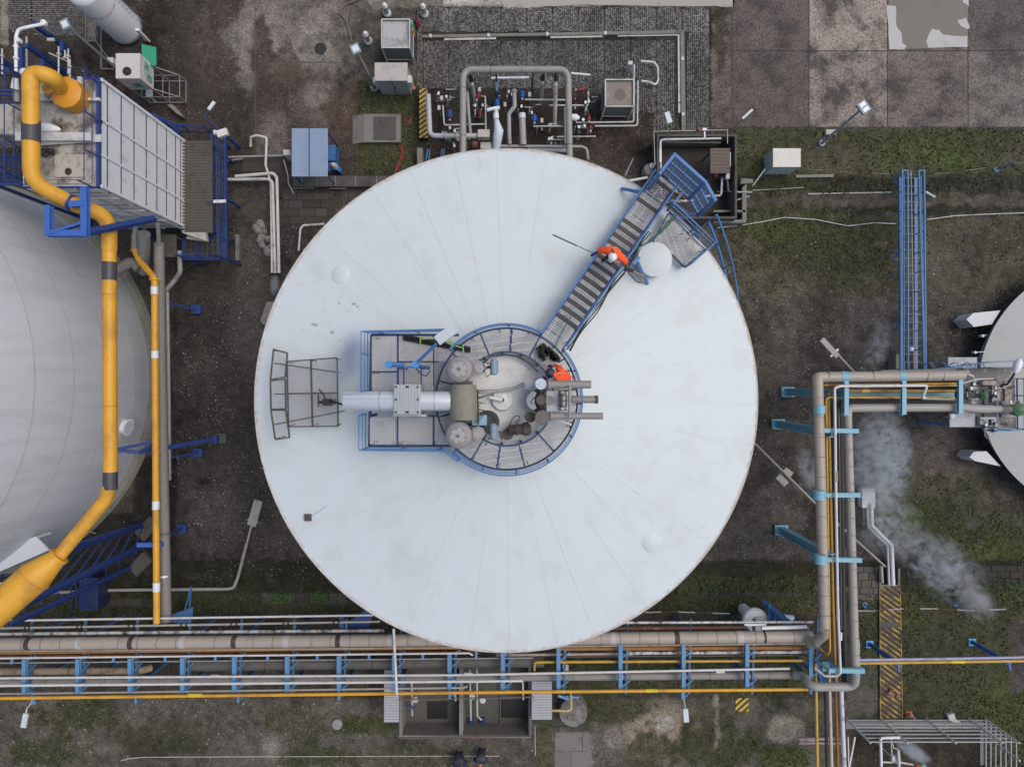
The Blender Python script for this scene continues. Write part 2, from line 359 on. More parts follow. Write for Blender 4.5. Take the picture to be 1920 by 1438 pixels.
blob(1240, 1375, 70, 55, c_(150,134,112), .95, ed=.8); blob(1215, 1410, 40, 30, moss, .7, gr=.7); blob(1245, 1355, 18, 15, c_(168,160,148), 1, ed=.2, nz=.5)
blob(1150, 1385, 20, 24, c_(122,114,108), .8, ed=.4, nz=.5); blob(1140, 1330, 80, 24, c_(70,72,48), .8, gr=.7); blob(1350, 1400, 70, 50, c_(72,76,48), .85, gr=.8); blob(1350, 1330, 60, 30, c_(88,84,72), .6)
blob(1470, 1370, 30, 26, c_(160,152,132), .95, ed=.5); blob(1480, 1420, 60, 26, c_(72,92,36), .9, gr=1); blob(1410, 1300, 60, 22, moss, .8, gr=.7); rect(1040, 1370, 1110, 1500, c_(112,106,102), warp=6); rect(1342, 1300, 1350, 1400, c_(160,152,142), warp=14, amt=.6)
rect(1600, 1375, 1850, 1600, c_(66,56,48), warp=6, gr=.05); rect(1895, 1160, 2100, 1300, c_(72,68,64), warp=5, gr=0)
rect(1590, 1290, 1650, 1345, c_(84,80,74), warp=4, gr=.1)
blob(60, 300, 120, 90, c_(50,46,44), .8)
C *= .88*(1 + 1.15*N3 + 1.1*N4 + .8*N1*N1 + .6*N5)[..., None]
gm = np.clip(GR*1.5*fbm(GX, GY, 22, 61, 4), 0, 1)
C = C*(1-.5*gm[..., None]) + c_(70,80,36)*(.8+.5*N4[..., None])*.5*gm[..., None]
C = np.clip(C, .01, .8)
ny, nx = GX.shape; k0 = H / F
V = np.stack([(GX-960)*k0, (719-GY)*k0, (fbm(GX, GY, 30, 71, 3)-.5)*.05*np.clip(GR+.3, 0, 1)], -1).reshape(-1, 3)
V[:, 2] *= (np.abs(V[:, 0]) < 31)
me = bpy.data.meshes.new('ground'); me.vertices.add(nx*ny); me.vertices.foreach_set('co', V.astype(np.float32).ravel())
ii = np.arange(ny-1)[:, None]*nx + np.arange(nx-1)[None]; q = np.stack([ii, ii+nx, ii+nx+1, ii+1], -1).reshape(-1, 4).astype(np.int32)
me.loops.add(q.size); me.loops.foreach_set('vertex_index', q.ravel()); me.polygons.add(len(q)); me.polygons.foreach_set('loop_start', np.arange(0, q.size, 4, dtype=np.int32))
me.update(calc_edges=True)
at = me.color_attributes.new('tone', 'FLOAT_COLOR', 'POINT'); at.data.foreach_set('color', np.concatenate([C.reshape(-1,3), GR.reshape(-1,1)], 1).astype(np.float32).ravel())
def ground_material():
    m = bpy.data.materials.new('gravel_and_grass_ground'); m.use_nodes = True; t = m.node_tree; N = t.nodes; K = t.links; b = N['Principled BSDF']; b.inputs['Roughness'].default_value = .95; b.inputs['Specular IOR Level'].default_value = .2
    at = N.new('ShaderNodeVertexColor'); at.layer_name = 'tone'; g = N.new('ShaderNodeNewGeometry')
    def noise(s, d=4, ro=.6):
        n = N.new('ShaderNodeTexNoise'); n.inputs['Scale'].default_value = s; n.inputs['Detail'].default_value = d; n.inputs['Roughness'].default_value = ro; K.new(g.outputs['Position'], n.inputs['Vector']); return n.outputs['Fac']
    def rng(x, a, b_, c, d):
        r = N.new('ShaderNodeMapRange'); 
        for k, v in zip(('From Min','From Max','To Min','To Max'), (a, b_, c, d)): r.inputs[k].default_value = v
        K.new(x, r.inputs['Value']); return r.outputs['Result']
    def mul(a, b_):
        x = N.new('ShaderNodeMath'); x.operation = 'MULTIPLY'; K.new(a, x.inputs[0]); K.new(b_, x.inputs[1]); return x.outputs[0]
    v = mul(rng(noise(8, 9, .9), .38, .62, .22, 1.85), rng(noise(2.2, 6, .7), .3, .7, .78, 1.22))
    hs = N.new('ShaderNodeHueSaturation'); K.new(at.outputs['Color'], hs.inputs['Color']); K.new(v, hs.inputs['Value'])
    # scattered light chippings, thinned out where grass grows
    vo = N.new('ShaderNodeTexVoronoi'); vo.inputs['Scale'].default_value = 9; K.new(g.outputs['Position'], vo.inputs['Vector'])
    sep = N.new('ShaderNodeSeparateColor'); K.new(vo.outputs['Color'], sep.inputs['Color'])
    ch = mul(rng(sep.outputs['Red'], .72, .76, 0, 1), rng(vo.outputs['Distance'], .22, .34, 1, 0)); ch = mul(ch, rng(at.outputs['Alpha'], 0, 1, .8, .2)); ch = mul(ch, rng(noise(.5, 3), .45, .62, 0, 1))
    mx = N.new('ShaderNodeMix'); mx.data_type = 'RGBA'; K.new(ch, mx.inputs['Factor']); K.new(hs.outputs['Color'], mx.inputs['A']); mx.inputs['B'].default_value = (.28, .26, .25, 1)
    K.new(mx.outputs['Result'], b.inputs['Base Color'])
    bp = N.new('ShaderNodeBump'); bp.inputs['Strength'].default_value = .7; bp.inputs['Distance'].default_value = .06; K.new(noise(16, 5, .7), bp.inputs['Height']); K.new(bp.outputs['Normal'], b.inputs['Normal'])
    return m
me.materials.append(ground_material()); go = bpy.data.objects.new('ground', me); COL.objects.link(go); go['kind'] = 'structure'

def tri_scatter(name, material, P, size, col, zoff, kind='stuff', blade=False):
    n = len(P); k = 3 if blade else 4; a = RNG.random(n)*6.283; sx = size*(.6+.8*RNG.random(n))
    if blade:
        d = np.stack([np.cos(a), np.sin(a)], -1); lean = RNG.random(n)*.9
        v0 = np.column_stack([P + d*sx[:,None]*.28, np.full(n, zoff)]); v1 = np.column_stack([P - d*sx[:,None]*.28, np.full(n, zoff)])
        e = np.stack([-d[:,1], d[:,0]], -1); v2 = np.column_stack([P + e*(sx*lean)[:,None], zoff + sx*.8]); VV = np.stack([v0, v1, v2], 1).reshape(-1, 3)
        fs = np.arange(3*n).reshape(-1, 3)
    else:
        q = []
        for j in range(3): q.append(np.column_stack([P + np.stack([np.cos(a+j*2.1), np.sin(a+j*2.1)], -1)*(sx*(.8+.4*RNG.random(n)))[:,None], np.full(n, zoff-.005)]))
        q.append(np.column_stack([P, zoff + sx*.6])); VV = np.stack(q, 1).reshape(-1, 3); b_ = np.arange(n)[:,None]*4
        fs = np.concatenate([b_+np.array([[0,1,3]]), b_+np.array([[1,2,3]]), b_+np.array([[2,0,3]])], 1).reshape(-1, 3)
    m = bpy.data.meshes.new(name); m.from_pydata(VV.tolist(), [], fs.tolist()); m.materials.append(material)
    cc = np.repeat(np.column_stack([col, np.ones(n)]), k, 0); at = m.color_attributes.new('tone', 'FLOAT_COLOR', 'POINT'); at.data.foreach_set('color', cc.astype(np.float32).ravel())
    o = bpy.data.objects.new(name, m); COL.objects.link(o); o['kind'] = kind; return o
def sample(px, py, A):
    i = np.clip(np.searchsorted(ay, py), 0, ny-1); j = np.clip(np.searchsorted(ax, px), 0, nx-1); return A[i, j]
leafm = mat('grass_blades', (.08,.12,.03), .8, .2, (.04,.05,.02), 3, attr=True, grain=.3)
stonem = mat('loose_chippings', (.2,.19,.18), .9, .2, (.1,.1,.1), 3, attr=True)
n = 260000; px = RNG.random(n)*2020-50; py = RNG.random(n)*1530-50; keep = RNG.random(n) < (sample(px, py, GR)-.25)*.8*sample(px, py, (N3 > -.08)+.15); px, py = px[keep], py[keep]
cc = np.array(c_(74,84,40))[None]*(.7 + .9*RNG.random(len(px)))[:,None]*np.array([[1,1,1]]) ; cc[:,0] *= .75+.6*RNG.random(len(px))
g_ = tri_scatter('grass', leafm, np.stack([(px-960)*k0, (719-py)*k0], -1), .16, cc, 0.0, blade=True); tag(g_, 'short patchy grass and weeds between the tanks', 'grass')
n = 60000; px = RNG.random(n)*1960-20; py = RNG.random(n)*1480-20
reg = inpoly(px, py, [(330,420),(650,300),(650,1080),(330,1080)])*.28 + inpoly(px, py, [(1380,400),(1920,400),(1920,1000),(1380,1050)])*.38 + inpoly(px, py, [(0,1310),(1000,1310),(1000,1438),(0,1438)])*.35 + .05
reg = reg * (sample(px, py, N5) > -.06)
keep = RNG.random(n) < reg; px, py = px[keep], py[keep]; tt = (.09 + .55*RNG.random(len(px))**3)[:,None]
g_ = tri_scatter('gravel', stonem, np.stack([(px-960)*k0, (719-py)*k0], -1), .042, np.repeat(tt, 3, 1)*np.array([[1,.96,.93]]), 0.0); tag(g_, 'loose pale chippings strewn over the dark ground', 'gravel')

# hedge-like weeds on the banks
def weeds(name, label, x0, y0, x1, y1, n, zmax, col):
    px = x0 + (x1-x0)*RNG.random(n); py = y0 + (y1-y0)*RNG.random(n); ed = np.minimum(np.minimum(px-x0, x1-px)/(.35*(x1-x0)), np.minimum(py-y0, y1-py)/(.35*(y1-y0))); keep = fbm(px, py, 26, 91, 4) > .60 - .13*np.clip(ed, 0, 1); px, py = px[keep], py[keep]; n = len(px)
    Vv = []; a = RNG.random(n)*6.283; z = zmax*RNG.random(n)**1.5; s = .03+.04*RNG.random(n); X = (px-960)*k0; Y = (719-py)*k0; t = RNG.random((n, 2))-.5
    d = np.stack([np.cos(a), np.sin(a)], -1); e = np.stack([-d[:,1], d[:,0]], -1)
    for u, v in ((0,-1),(.5,0),(0,1),(-.5,0)): Vv.append(np.column_stack([X+(d[:,0]*u+e[:,0]*v)*s, Y+(d[:,1]*u+e[:,1]*v)*s, z+.03+(u*t[:,0]+v*t[:,1])*s]))
    VV = np.stack(Vv, 1).reshape(-1, 3); fs = np.arange(4*n).reshape(-1, 4); m = bpy.data.meshes.new(name); m.from_pydata(VV.tolist(), [], fs.tolist()); m.materials.append(leafm)
    c = np.array(col)[None]*(.55+.6*RNG.random(n))[:,None]; cc = np.repeat(np.column_stack([c, np.ones(n)]), 4, 0); at = m.color_attributes.new('tone', 'FLOAT_COLOR', 'POINT'); at.data.foreach_set('color', cc.astype(np.float32).ravel())
    o = bpy.data.objects.new(name, m); COL.objects.link(o); o['kind'] = 'stuff'; tag(o, label, 'weeds')
gcol = c_(64,84,36)
weeds('weeds', 'bright green weeds on the block ledge left of the tank', 495, 1108, 640, 1130, 1400, .35, c_(70,120,40))
weeds('weeds', 'weeds along the bank right below the big tank', 1255, 1075, 1530, 1112, 3200, .4, gcol)
weeds('weeds', 'weeds growing under the steam at the right bank', 1690, 1085, 1915, 1130, 2400, .3, gcol)
weeds('weeds', 'weeds on the dark bank under the grass strip', 1390, 335, 1915, 372, 3000, .3, c_(62,74,36))
weeds('weeds', 'weeds on the slope east of the blue access stair', 1350, 385, 1700, 560, 5200, .14, c_(68,78,36))
weeds('weeds', 'weeds along the foot of the lower left bank', 60, 1128, 640, 1152, 2400, .25, gcol)
weeds('weeds', 'bright weeds near the striped crossing plate', 1680, 930, 1960, 1060, 3600, .16, c_(74,90,38))
weeds('weeds', 'small weed clump by the grey bent pipe', 442, 1112, 462, 1130, 160, .35, c_(70,120,40))

# ---------------------------------------------------------------- cobbles, kerb, slabs
cob = mat('cobble_stone', (.12,.115,.11), .85, .3, (.05,.05,.04), 2.5, attr=True, grain=.25)
cv, cf, ccs = [], [], []
def stone(px, py, ang, s, t, z=.03):
    x, y = (px-960)*k0, (719-py)*k0; o = len(cv); c, sn = math.cos(ang), math.sin(ang)
    for zz, q in ((0, 1), (z, .86)):
        for u, v in ((-1,-1),(1,-1),(1,1),(-1,1)): cv.append((x+(u*c-v*sn)*s*q, y+(u*sn+v*c)*s*q, zz))
    cf.extend([(o+4,o+5,o+6,o+7),(o,o+1,o+5,o+4),(o+1,o+2,o+6,o+5),(o+2,o+3,o+7,o+6),(o+3,o,o+4,o+7)]); ccs.extend([(t, t*.97, t*.93, 1)]*8)
def cob_ok(x, y):
    if not (783 < x < 1338 and 14 < y < 292): return False
    if 790 < x < 1290 and 60 < y < 78: return False
    if 1264 < x < 1286 and y > 60: return False
    if x < 1100 and y > 166: return False
    if x > 1095 and x < 1225 and y > 212: return False
    if 1225 < x and y > 246: return False
    return True
nzv = lambda x, y: float(vnoise(np.array([x]), np.array([y]), 40, 5)[0]*.6 + vnoise(np.array([x]), np.array([y]), 14, 6)[0]*.4)
for k in range(12):
    xc = 769 + 48.6*k
    for j in range(84):
        yc = 40 + j*3.7
        for i in range(-8, 9):
            th = i*3.75/34
            x = xc + 34*math.sin(th); y = yc + 6 - 34*math.cos(th)
            if abs(x-xc) > 25.2 or not cob_ok(x, y): continue
            v = nzv(x, y); t = (.045 + .14*random.random())*(.5+.9*v) * (1.25 if y < 60 else 1)
            stone(x + random.uniform(-.3,.3), y + random.uniform(-.3,.3), -th, .050, t)
for x0, y0, x1, y1 in ((60, -30, 158, 68), (18, -30, 60, 60)):
    j = 0; y = y0
    while y < y1:
        x = x0 + (1.8 if j % 2 else 0)
        while x < x1:
            if not (x < 100 and y > 55 and random.random() < .5): stone(x, y, random.uniform(-.1,.1), .048, (.07+.12*random.random())*(.8+.3*nzv(x, y)))
            x += 3.8
        y += 3.8; j += 1
m_ = MB(); m_.v, m_.f, m_.m, m_.c = cv, cf, [0]*len(cf), ccs
struct(m_, 'cobble_paving', cob, flat=True)
kb = MB()
kb.prism([W(790,66,.14), W(1283,57,.14), W(1283,63,.14), W(790,71,.14)], 0, .14); kb.prism([W(1276,63,.14), W(1283,63,.14), W(1286,246,.14), W(1278,246,.14)], 0, .14)
struct(kb, 'kerb', conc)
mk = MB()
def strip(mb, x0, y0, x1, y1, w, z=.05, m=0):
    a, b = W(x0, y0, z), W(x1, y1, z); d = (b-a).normalized(); n = Vector((-d.y, d.x, 0))*L(w, z)/2
    mb.prism([a-n, b-n, b+n, a+n], .004, z, m); return mb
for x0, y0, x1, y1 in ((833,74,930,72),(1032,70,1130,68),(1158,67,1275,65)): strip(mk, x0, y0, x1, y1, 4)
strip(mk, 1273, 67, 1274, 192, 4.5); strip(mk, 1274, 194, 1274, 212, 4.5)
for x, y in ((807,67),(916,66),(1026,64),(1135,62),(1280,110),(1281,214)): mk.pbox(x-2.5, y-3, x+2.5, y+3, 0, .2)
struct(mk, 'painted_edge_strip', dwhite)
jt = MB()
for a in ((795,68,797,165),(478,0,479,118),(478,118,480,330),(480,117,655,118),(655,118,668,135),(668,0,670,330),(670,103,795,104),(670,131,797,130),(0,85,15,85),(163,0,160,78),(1372,0,1371,240),(1341,97,1372,97)): strip(jt, *a, 1.2, .012)
struct(jt, 'paving_joints', dconc)
# concrete slabs top right, each slab a sheet with open joints
slabm = mat('stained_slab_concrete', (.2,.18,.17), .9, .92, (.052,.045,.043), .62, attr=True, grain=.5, fine=9, thr=.45, bump=.3)
sl = MB(); sl.c = []
xs = [1342, 1517, 1664, 1815, 2100, 2400]; ys = [-320, -60, 96, 239]
tones = {(1,0):c_(120,106,98),(1,1):c_(148,134,124),(1,2):c_(134,120,111),(0,1):c_(98,86,80),(0,2):c_(94,82,76),(2,2):c_(112,100,93),(3,1):c_(92,86,82),(3,2):c_(112,104,97)}
for i in range(5):
    for j in range(3):
        x0, x1 = xs[i]+.8, xs[i+1]-.8; y0, y1 = ys[j]+.8, ys[j+1]-.8
        if i == 0: x0 = 1374
        t = tones.get((i, j), c_(108,97,91)); nn = len(sl.v)
        a, b = W(x0, y1, .02), W(x1, y0, .02); sl.box(a.x, b.x, a.y, b.y, -.05, .02); sl.c += [(*t, 1)]*(len(sl.v)-nn)
struct(sl, 'concrete_apron', slabm)
pt = MB(); pt.prism([W(x, y, .032) for x, y in ((1666,-60),(1816,-60),(1815,60),(1816,88),(1740,91),(1667,93))], .022, .032)
struct(pt, 'smooth_concrete_patch', mat('smooth_grey_screed', srgb(118,114,106), .8, .3, srgb(96,90,82), .7, grain=.05))
def ragged(pts, n=5, j=2.5):
    out = []
    for i in range(len(pts)):
        a, b = pts[i], pts[(i+1) % len(pts)]
        for k in range(n): t = k/n; out.append((a[0]+(b[0]-a[0])*t+random.uniform(-j,j)*(k > 0), a[1]+(b[1]-a[1])*t+random.uniform(-j,j)*(k > 0)))
    return out
lp = MB()
for P_ in ([(1662,10),(1680,12),(1681,50),(1690,62),(1692,82),(1699,86),(1696,93),(1668,93),(1666,50)], [(1744,60),(1748,54),(1762,57),(1768,66),(1796,68),(1814,68),(1814,89),(1740,90),(1737,78)], [(1796,38),(1810,34),(1816,44),(1817,55),(1802,50)], [(1800,-10),(1816,-10),(1817,12),(1806,6)], [(1660,-60),(1690,-60),(1668,0),(1661,1)]):
    lp.prism([W(x, y, .037) for x, y in ragged(P_, 3, 1.2)], .0325, .037)
struct(lp, 'light_concrete_blotches', mat('fresh_pale_concrete', srgb(178,178,176), .85, .3, srgb(150,148,144), 1.5))
tp = MB()
tp.prism([W(x, y, .03) for x, y in ragged([(900,-60),(1378,-60),(1376,14),(1330,12),(1120,10),(1100,8),(945,18),(935,-10)], 6, 1)], .006, .02)
struct(tp, 'concrete_road_edge', mat('pale_road_concrete', srgb(162,158,150), .85, .5, srgb(126,120,110), 1.0))
pl = MB(); [strip(pl, *q, .014) for q in ((226,1426,240,1422,1.6),(240,1422,270,1419,1.6),(270,1419,520,1418,1.4),(520,1418,936,1417,1.4),(1003,1360,1004,1416,1.2))]; struct(pl, 'worn_painted_line', lconc)
# stone flag paving patches
fl = MB(); fl.c = []
def flags(x0, y0, x1, y1, w, h, base):
    y = y0; j = 0
    while y < y1 - 2:
        hh = h*random.uniform(.85, 1.15); x = x0 - (w*.5 if j % 2 else 0)
        while x < x1 - 2:
            ww = w*random.uniform(.75, 1.2); a0 = max(x, x0); a1 = min(x+ww, x1)
            if a1-a0 > 4:
                nn = len(fl.v); a, b = W(a0+.6, min(y+hh, y1)-.6, .03), W(a1-.6, y+.6, .03); fl.box(a.x, b.x, a.y, b.y, -.05, .03+random.uniform(-.012,.012)); t = base*random.uniform(.6, 1.2); fl.c += [(*t, 1)]*(len(fl.v)-nn)
            x += ww
        y += hh; j += 1
flags(1600, 1062, 1650, 1125, 20, 13, c_(92,86,80)); flags(530, 362, 625, 420, 28, 14, c_(74,68,64)); flags(425, 294, 545, 322, 34, 28, c_(66,60,56)); flags(490, 1112, 700, 1138, 17, 24, c_(74,71,66)); flags(1530, 1100, 1606, 1110, 18, 9, c_(74,70,64)); flags(1290, 1108, 1500, 1122, 22, 13, c_(60,58,52)); flags(1700, 1060, 1920, 1096, 24, 12, c_(56,52,46)); flags(180, 1122, 330, 1140, 18, 17, c_(66,62,56)); flags(1040, 1372, 1105, 1500, 60, 40, c_(120,114,110))
struct(fl, 'stone_flag_paving', mat('old_flagstone', (.1,.1,.1), .9, .5, (.04,.04,.033), 1.6, attr=True, grain=.25, bump=.3))
# ================================================================ MAIN TANK
TC = Vector((-11*27/F, -32*27/F, 0)); TR = 471*27/F
def TP(r, deg, z): return Vector((TC.x + r*math.cos(R(deg)), TC.y + r*math.sin(R(deg)), z))
ZR, ZA = 13.0, 14.35
def roofz(x, y): return ZR + (ZA-ZR)*(1 - min(1, math.hypot(x-TC.x, y-TC.y)/TR))
def roof_mat():
    m = bpy.data.materials.new('white_tank_roof_paint'); m.use_nodes = True; t = m.node_tree; N = t.nodes; K = t.links; b = N['Principled BSDF']; b.inputs['Roughness'].default_value = .55
    g = N.new('ShaderNodeNewGeometry'); mp = N.new('ShaderNodeVectorMath'); mp.operation = 'SUBTRACT'; mp.inputs[1].default_value = (TC.x, TC.y, 0); K.new(g.outputs['Position'], mp.inputs[0])
    sx = N.new('ShaderNodeSeparateXYZ'); K.new(mp.outputs[0], sx.inputs[0])
    def M(op, a, b_=None):
        x = N.new('ShaderNodeMath'); x.operation = op
        for i, v in enumerate((a, b_)):
            if v is None: continue
            if isinstance(v, (int, float)): x.inputs[i].default_value = v
            else: K.new(v, x.inputs[i])
        return x.outputs[0]
    ang = M('ARCTAN2', sx.outputs['Y'], sx.outputs['X']); rad = M('SQRT', M('ADD', M('MULTIPLY', sx.outputs['X'], sx.outputs['X']), M('MULTIPLY', sx.outputs['Y'], sx.outputs['Y'])))
    cb = N.new('ShaderNodeCombineXYZ'); K.new(M('MULTIPLY', ang, 14.0), cb.inputs[0]); K.new(M('MULTIPLY', rad, .25), cb.inputs[1])
    def noise(vec, s, d=6, ro=.6):
        n = N.new('ShaderNodeTexNoise'); n.inputs['Scale'].default_value = s; n.inputs['Detail'].default_value = d; n.inputs['Roughness'].default_value = ro; K.new(vec, n.inputs['Vector']); return n.outputs['Fac']
    def rng(x, a, b_, c, d):
        r = N.new('ShaderNodeMapRange')
        for k, v in zip(('From Min','From Max','To Min','To Max'), (a, b_, c, d)): r.inputs[k].default_value = v
        K.new(x, r.inputs['Value']); return r.outputs['Result']
    def mix(f, a, b_):
        x = N.new('ShaderNodeMix'); x.data_type = 'RGBA'; K.new(f, x.inputs['Factor'])
        for k, v in (('A', a), ('B', b_)):
            if isinstance(v, tuple): x.inputs[k].default_value = (*v, 1)
            else: K.new(v, x.inputs[k])
        return x.outputs['Result']
    pos = g.outputs['Position']
    c = mix(rng(noise(cb.outputs[0], .9), .35, .75, 0, .3), (.585,.655,.68), (.53,.57,.575))
    c = mix(rng(noise(pos, .55, 8, .7), .5, .75, 0, .55), c, (.50,.485,.445))
    rs = M('MULTIPLY', rng(noise(cb.outputs[0], 3.2, 3), .60, .72, 0, 1), rng(noise(pos, 1.2), .45, .6, 0, .5)); c = mix(rs, c, (.51,.43,.34))
    sp = M('MULTIPLY', rng(noise(pos, 9, 3), .69, .73, 0, .4), rng(noise(pos, .45), .5, .6, 0, 1)); c = mix(sp, c, (.36,.37,.38))
    ed = M('MULTIPLY', rng(rad, TR-.14, TR-.02, 0, .6), rng(noise(pos, 3.5), .42, .6, 0, 1)); c = mix(ed, c, (.36,.22,.12))
    K.new(c, b.inputs['Base Color']); return m
roofm = roof_mat()
t = thing('storage_tank', 'largest round tank in the middle with a white conical roof', 'storage tank', (TC.x, TC.y, 0))
m = MB(); prof = [(0, ZA), (1.7, ZA-(ZA-ZR)*1.7/TR)] + [(TR*k/10, ZR+(ZA-ZR)*(1-k/10)) for k in range(2, 11)]
m.rev((TC.x, TC.y, 0), (0,0,1), [(r, z) for r, z in prof] + [(TR, ZR-.03)], 180); roof = m.build('roof', roofm, t)
m = MB(); m.tube([TP(TR+.012, a, ZR-.02) for a in range(0, 360, 2)], .035, 8, closed=True); m.build('rim', mat('rusty_rim', (.50,.47,.43), .7, .7, (.28,.17,.11), 3), t)
m = MB(); m.rev((TC.x, TC.y, 0), (0,0,1), [(TR-.35, .0), (TR-.35, ZR-.06), (TR-.36, ZR-.05)], 120); m.build('shell', dwhite, t)
m = MB()
for i in range(32):
    a = i*11.25 + random.uniform(-2.5, 2.5); r0 = random.choice((2.8, 5.2, 2.8))
    p, q = TP(r0, a, 0), TP(TR-.05, a + random.uniform(-.6,.6), 0); p.z = roofz(p.x, p.y)+.004; q.z = roofz(q.x, q.y)+.004; m.bar(p, q, .013, .005)
m.build('roof_seam', mat('seam_paint', (.495,.55,.575), .6, .4, (.50,.46,.40), 2), roof)
m = MB()
for x, y, s in ((585,608,6),(620,622,5),(605,581,1.8),(600,566,1.8),(594,625,2),(614,602,1.5),(632,567,3),(661,569,4.5),(668,574,3),(671,579,1.5),(652,580,1.5),(634,556,1.5),(609,631,1.5),(635,637,2),(562,617,1.8),(655,584,1),(604,560,1.2),(617,569,1.2),(628,606,.9),(620,638,1)):
    P_ = []
    for k in range(11):
        a = k/11*6.283; rr = s*random.uniform(.45, 1.15); P_.append((x+math.cos(a)*rr*1.2, y-math.sin(a)*rr*.75))
    pw = [W(u, v, 13.6) for u, v in P_]; m.add([(p.x, p.y, roofz(p.x, p.y)+.006) for p in pw], [tuple(range(11))])
m.build('peeled_paint', mat('bare_grey_primer', (.33,.37,.42), .7, .5, (.45,.48,.5), 9), roof, flat=True)
def manway(px, py, r, h, name, z, mt=white, lid=True):
    m = MB(); c = W(px, py, z+h); rr = L(r, z+h); zb = roofz(c.x, c.y)-.05
    m.rev((c.x, c.y, zb), (0,0,1), [(rr*.93, 0), (rr*.93, z+h-.06-zb), (rr, z+h-.06-zb), (rr, z+h-.01-zb), (rr*.97, z+h-zb), (.01, z+h+.01-zb)], 48)
    o = m.build(name, mt, t); return o
def hatch(px, py, r, h, label, z):
    c = W(px, py, z+h); rr = L(r, z+h); zb = roofz(c.x, c.y)
    sl_ = (ZA-ZR)/TR; dd = Vector((c.x-TC.x, c.y-TC.y, 0)).normalized()*sl_*(h < .5); m = MB(); m.rev((c.x, c.y, zb-.08+.04*(h < .5)), (dd.x, dd.y, 1), [(rr*.93, 0), (rr*.93, h), (rr, h), (rr, h+.06), (rr*.98, h+.065), (.005, h+.07)], 48)
    return tag(m.build('roof_hatch', roofm if h < .5 else mat('hatch_white', (.54,.59,.61), .5, .5, (.50,.52,.51), 1.6), None), label, 'hatch')
hatch(1233, 482, 33, .75, 'large raised round white hatch beside the upper walkway', 14.0-.25)
hatch(635, 513, 18, -.01, 'small round white hatch at the upper left of the tank roof', 13.55)
hatch(1225, 1020, 20, -.02, 'small round white hatch at the lower right of the tank roof', 13.55)
m = MB(); c = W(573, 973, 13.5); m.box(c.x-.13, c.x+.13, c.y-.13, c.y+.13, roofz(c.x, c.y)-.02, roofz(c.x, c.y)+.12); m.cyl(c, .05, roofz(c.x, c.y)+.12, roofz(c.x, c.y)+.15)
tag(m.build('vent_box', brown), 'tiny square brown vent box on the lower left of the tank roof', 'vent')
m = MB(); p, q = W(582, 970, 13.5), W(610, 950, 13.6); p.z = roofz(p.x,p.y)+.03; q.z = roofz(q.x,q.y)+.03; m.tube([p, q], .012, 6); tag(m.build('lightning_rod', mat('pale_rod', (.46,.50,.52))), 'thin grey rod lying on the roof by the square vent', 'rod')
# ---- platform round the apex
RC = W(950, 748, 15); RO, RI = L(133, 15), L(88, 15)
def RP(r, deg, z): return Vector((RC.x + r*math.cos(R(deg)), RC.y + r*math.sin(R(deg)), z))
ring = thing('ring_platform', 'round blue railed grating platform at the centre of the tank roof', 'platform', (RC.x, RC.y, 14.3))
m = MB()
for r_, w_ in ((RO, .12), (RI, .09)): 
    P_ = [RP(r_, a, 14.93) for a in range(0, 360, 5)]; frame(m, P_, w_*.5, .16)
for a in (8, 35, 62, 86, 112, 140, 165, 195, 218, 240, 262, 285, 312, 340): m.bar(RP(RI, a, 14.93), RP(RO, a, 14.93), .10 if a in (86,262) else .06, .12)
m.build('deck_frame', navy, ring)
for a0, a1 in ((-22,8),(8,35),(35,62),(62,86),(86,112),(112,140),(140,165),(165,195),(195,218),(218,240),(240,262),(262,285),(285,312),(312,338)):
    P_ = [RP(RO-.05, a, 0) for a in np.linspace(a0+.8, a1-.8, 8)] + [RP(RI+.05, a, 0) for a in np.linspace(a1-1.2, a0+1.2, 8)]
    m = MB(); grating(m, P_, 14.98, R((a0+a1)/2)+R(90) if 0 else R(90 + (a0+a1)/2*0 + 8), .068, .036, .03, .25); m.build('grating_panel', grate, ring)
m = MB()
for a in range(0, 360, 24): p = RP(RO-.05, a, 14.9); q = RP(RI, a, 14.9); m.bar(p, (p.x, p.y, roofz(p.x, p.y)-.02), .08, .08); m.bar(q, (q.x, q.y, roofz(q.x, q.y)-.02), .08, .08)
m.build('leg', navy, ring)
def arc(r, a0, a1, z, n=24): return [RP(r, a0 + (a1-a0)*k/n, z) for k in range(n+1)]
m = MB(); rail(m, arc(RO+.06, 62, 138, 15), 1.1, (.55,), .026, 1.2); m.build('railing', blue, ring)
m = MB(); rail(m, arc(RO+.06, -135, 40, 15, 50), 1.1, (.55,), .026, 1.2); m.build('railing', blue, ring)
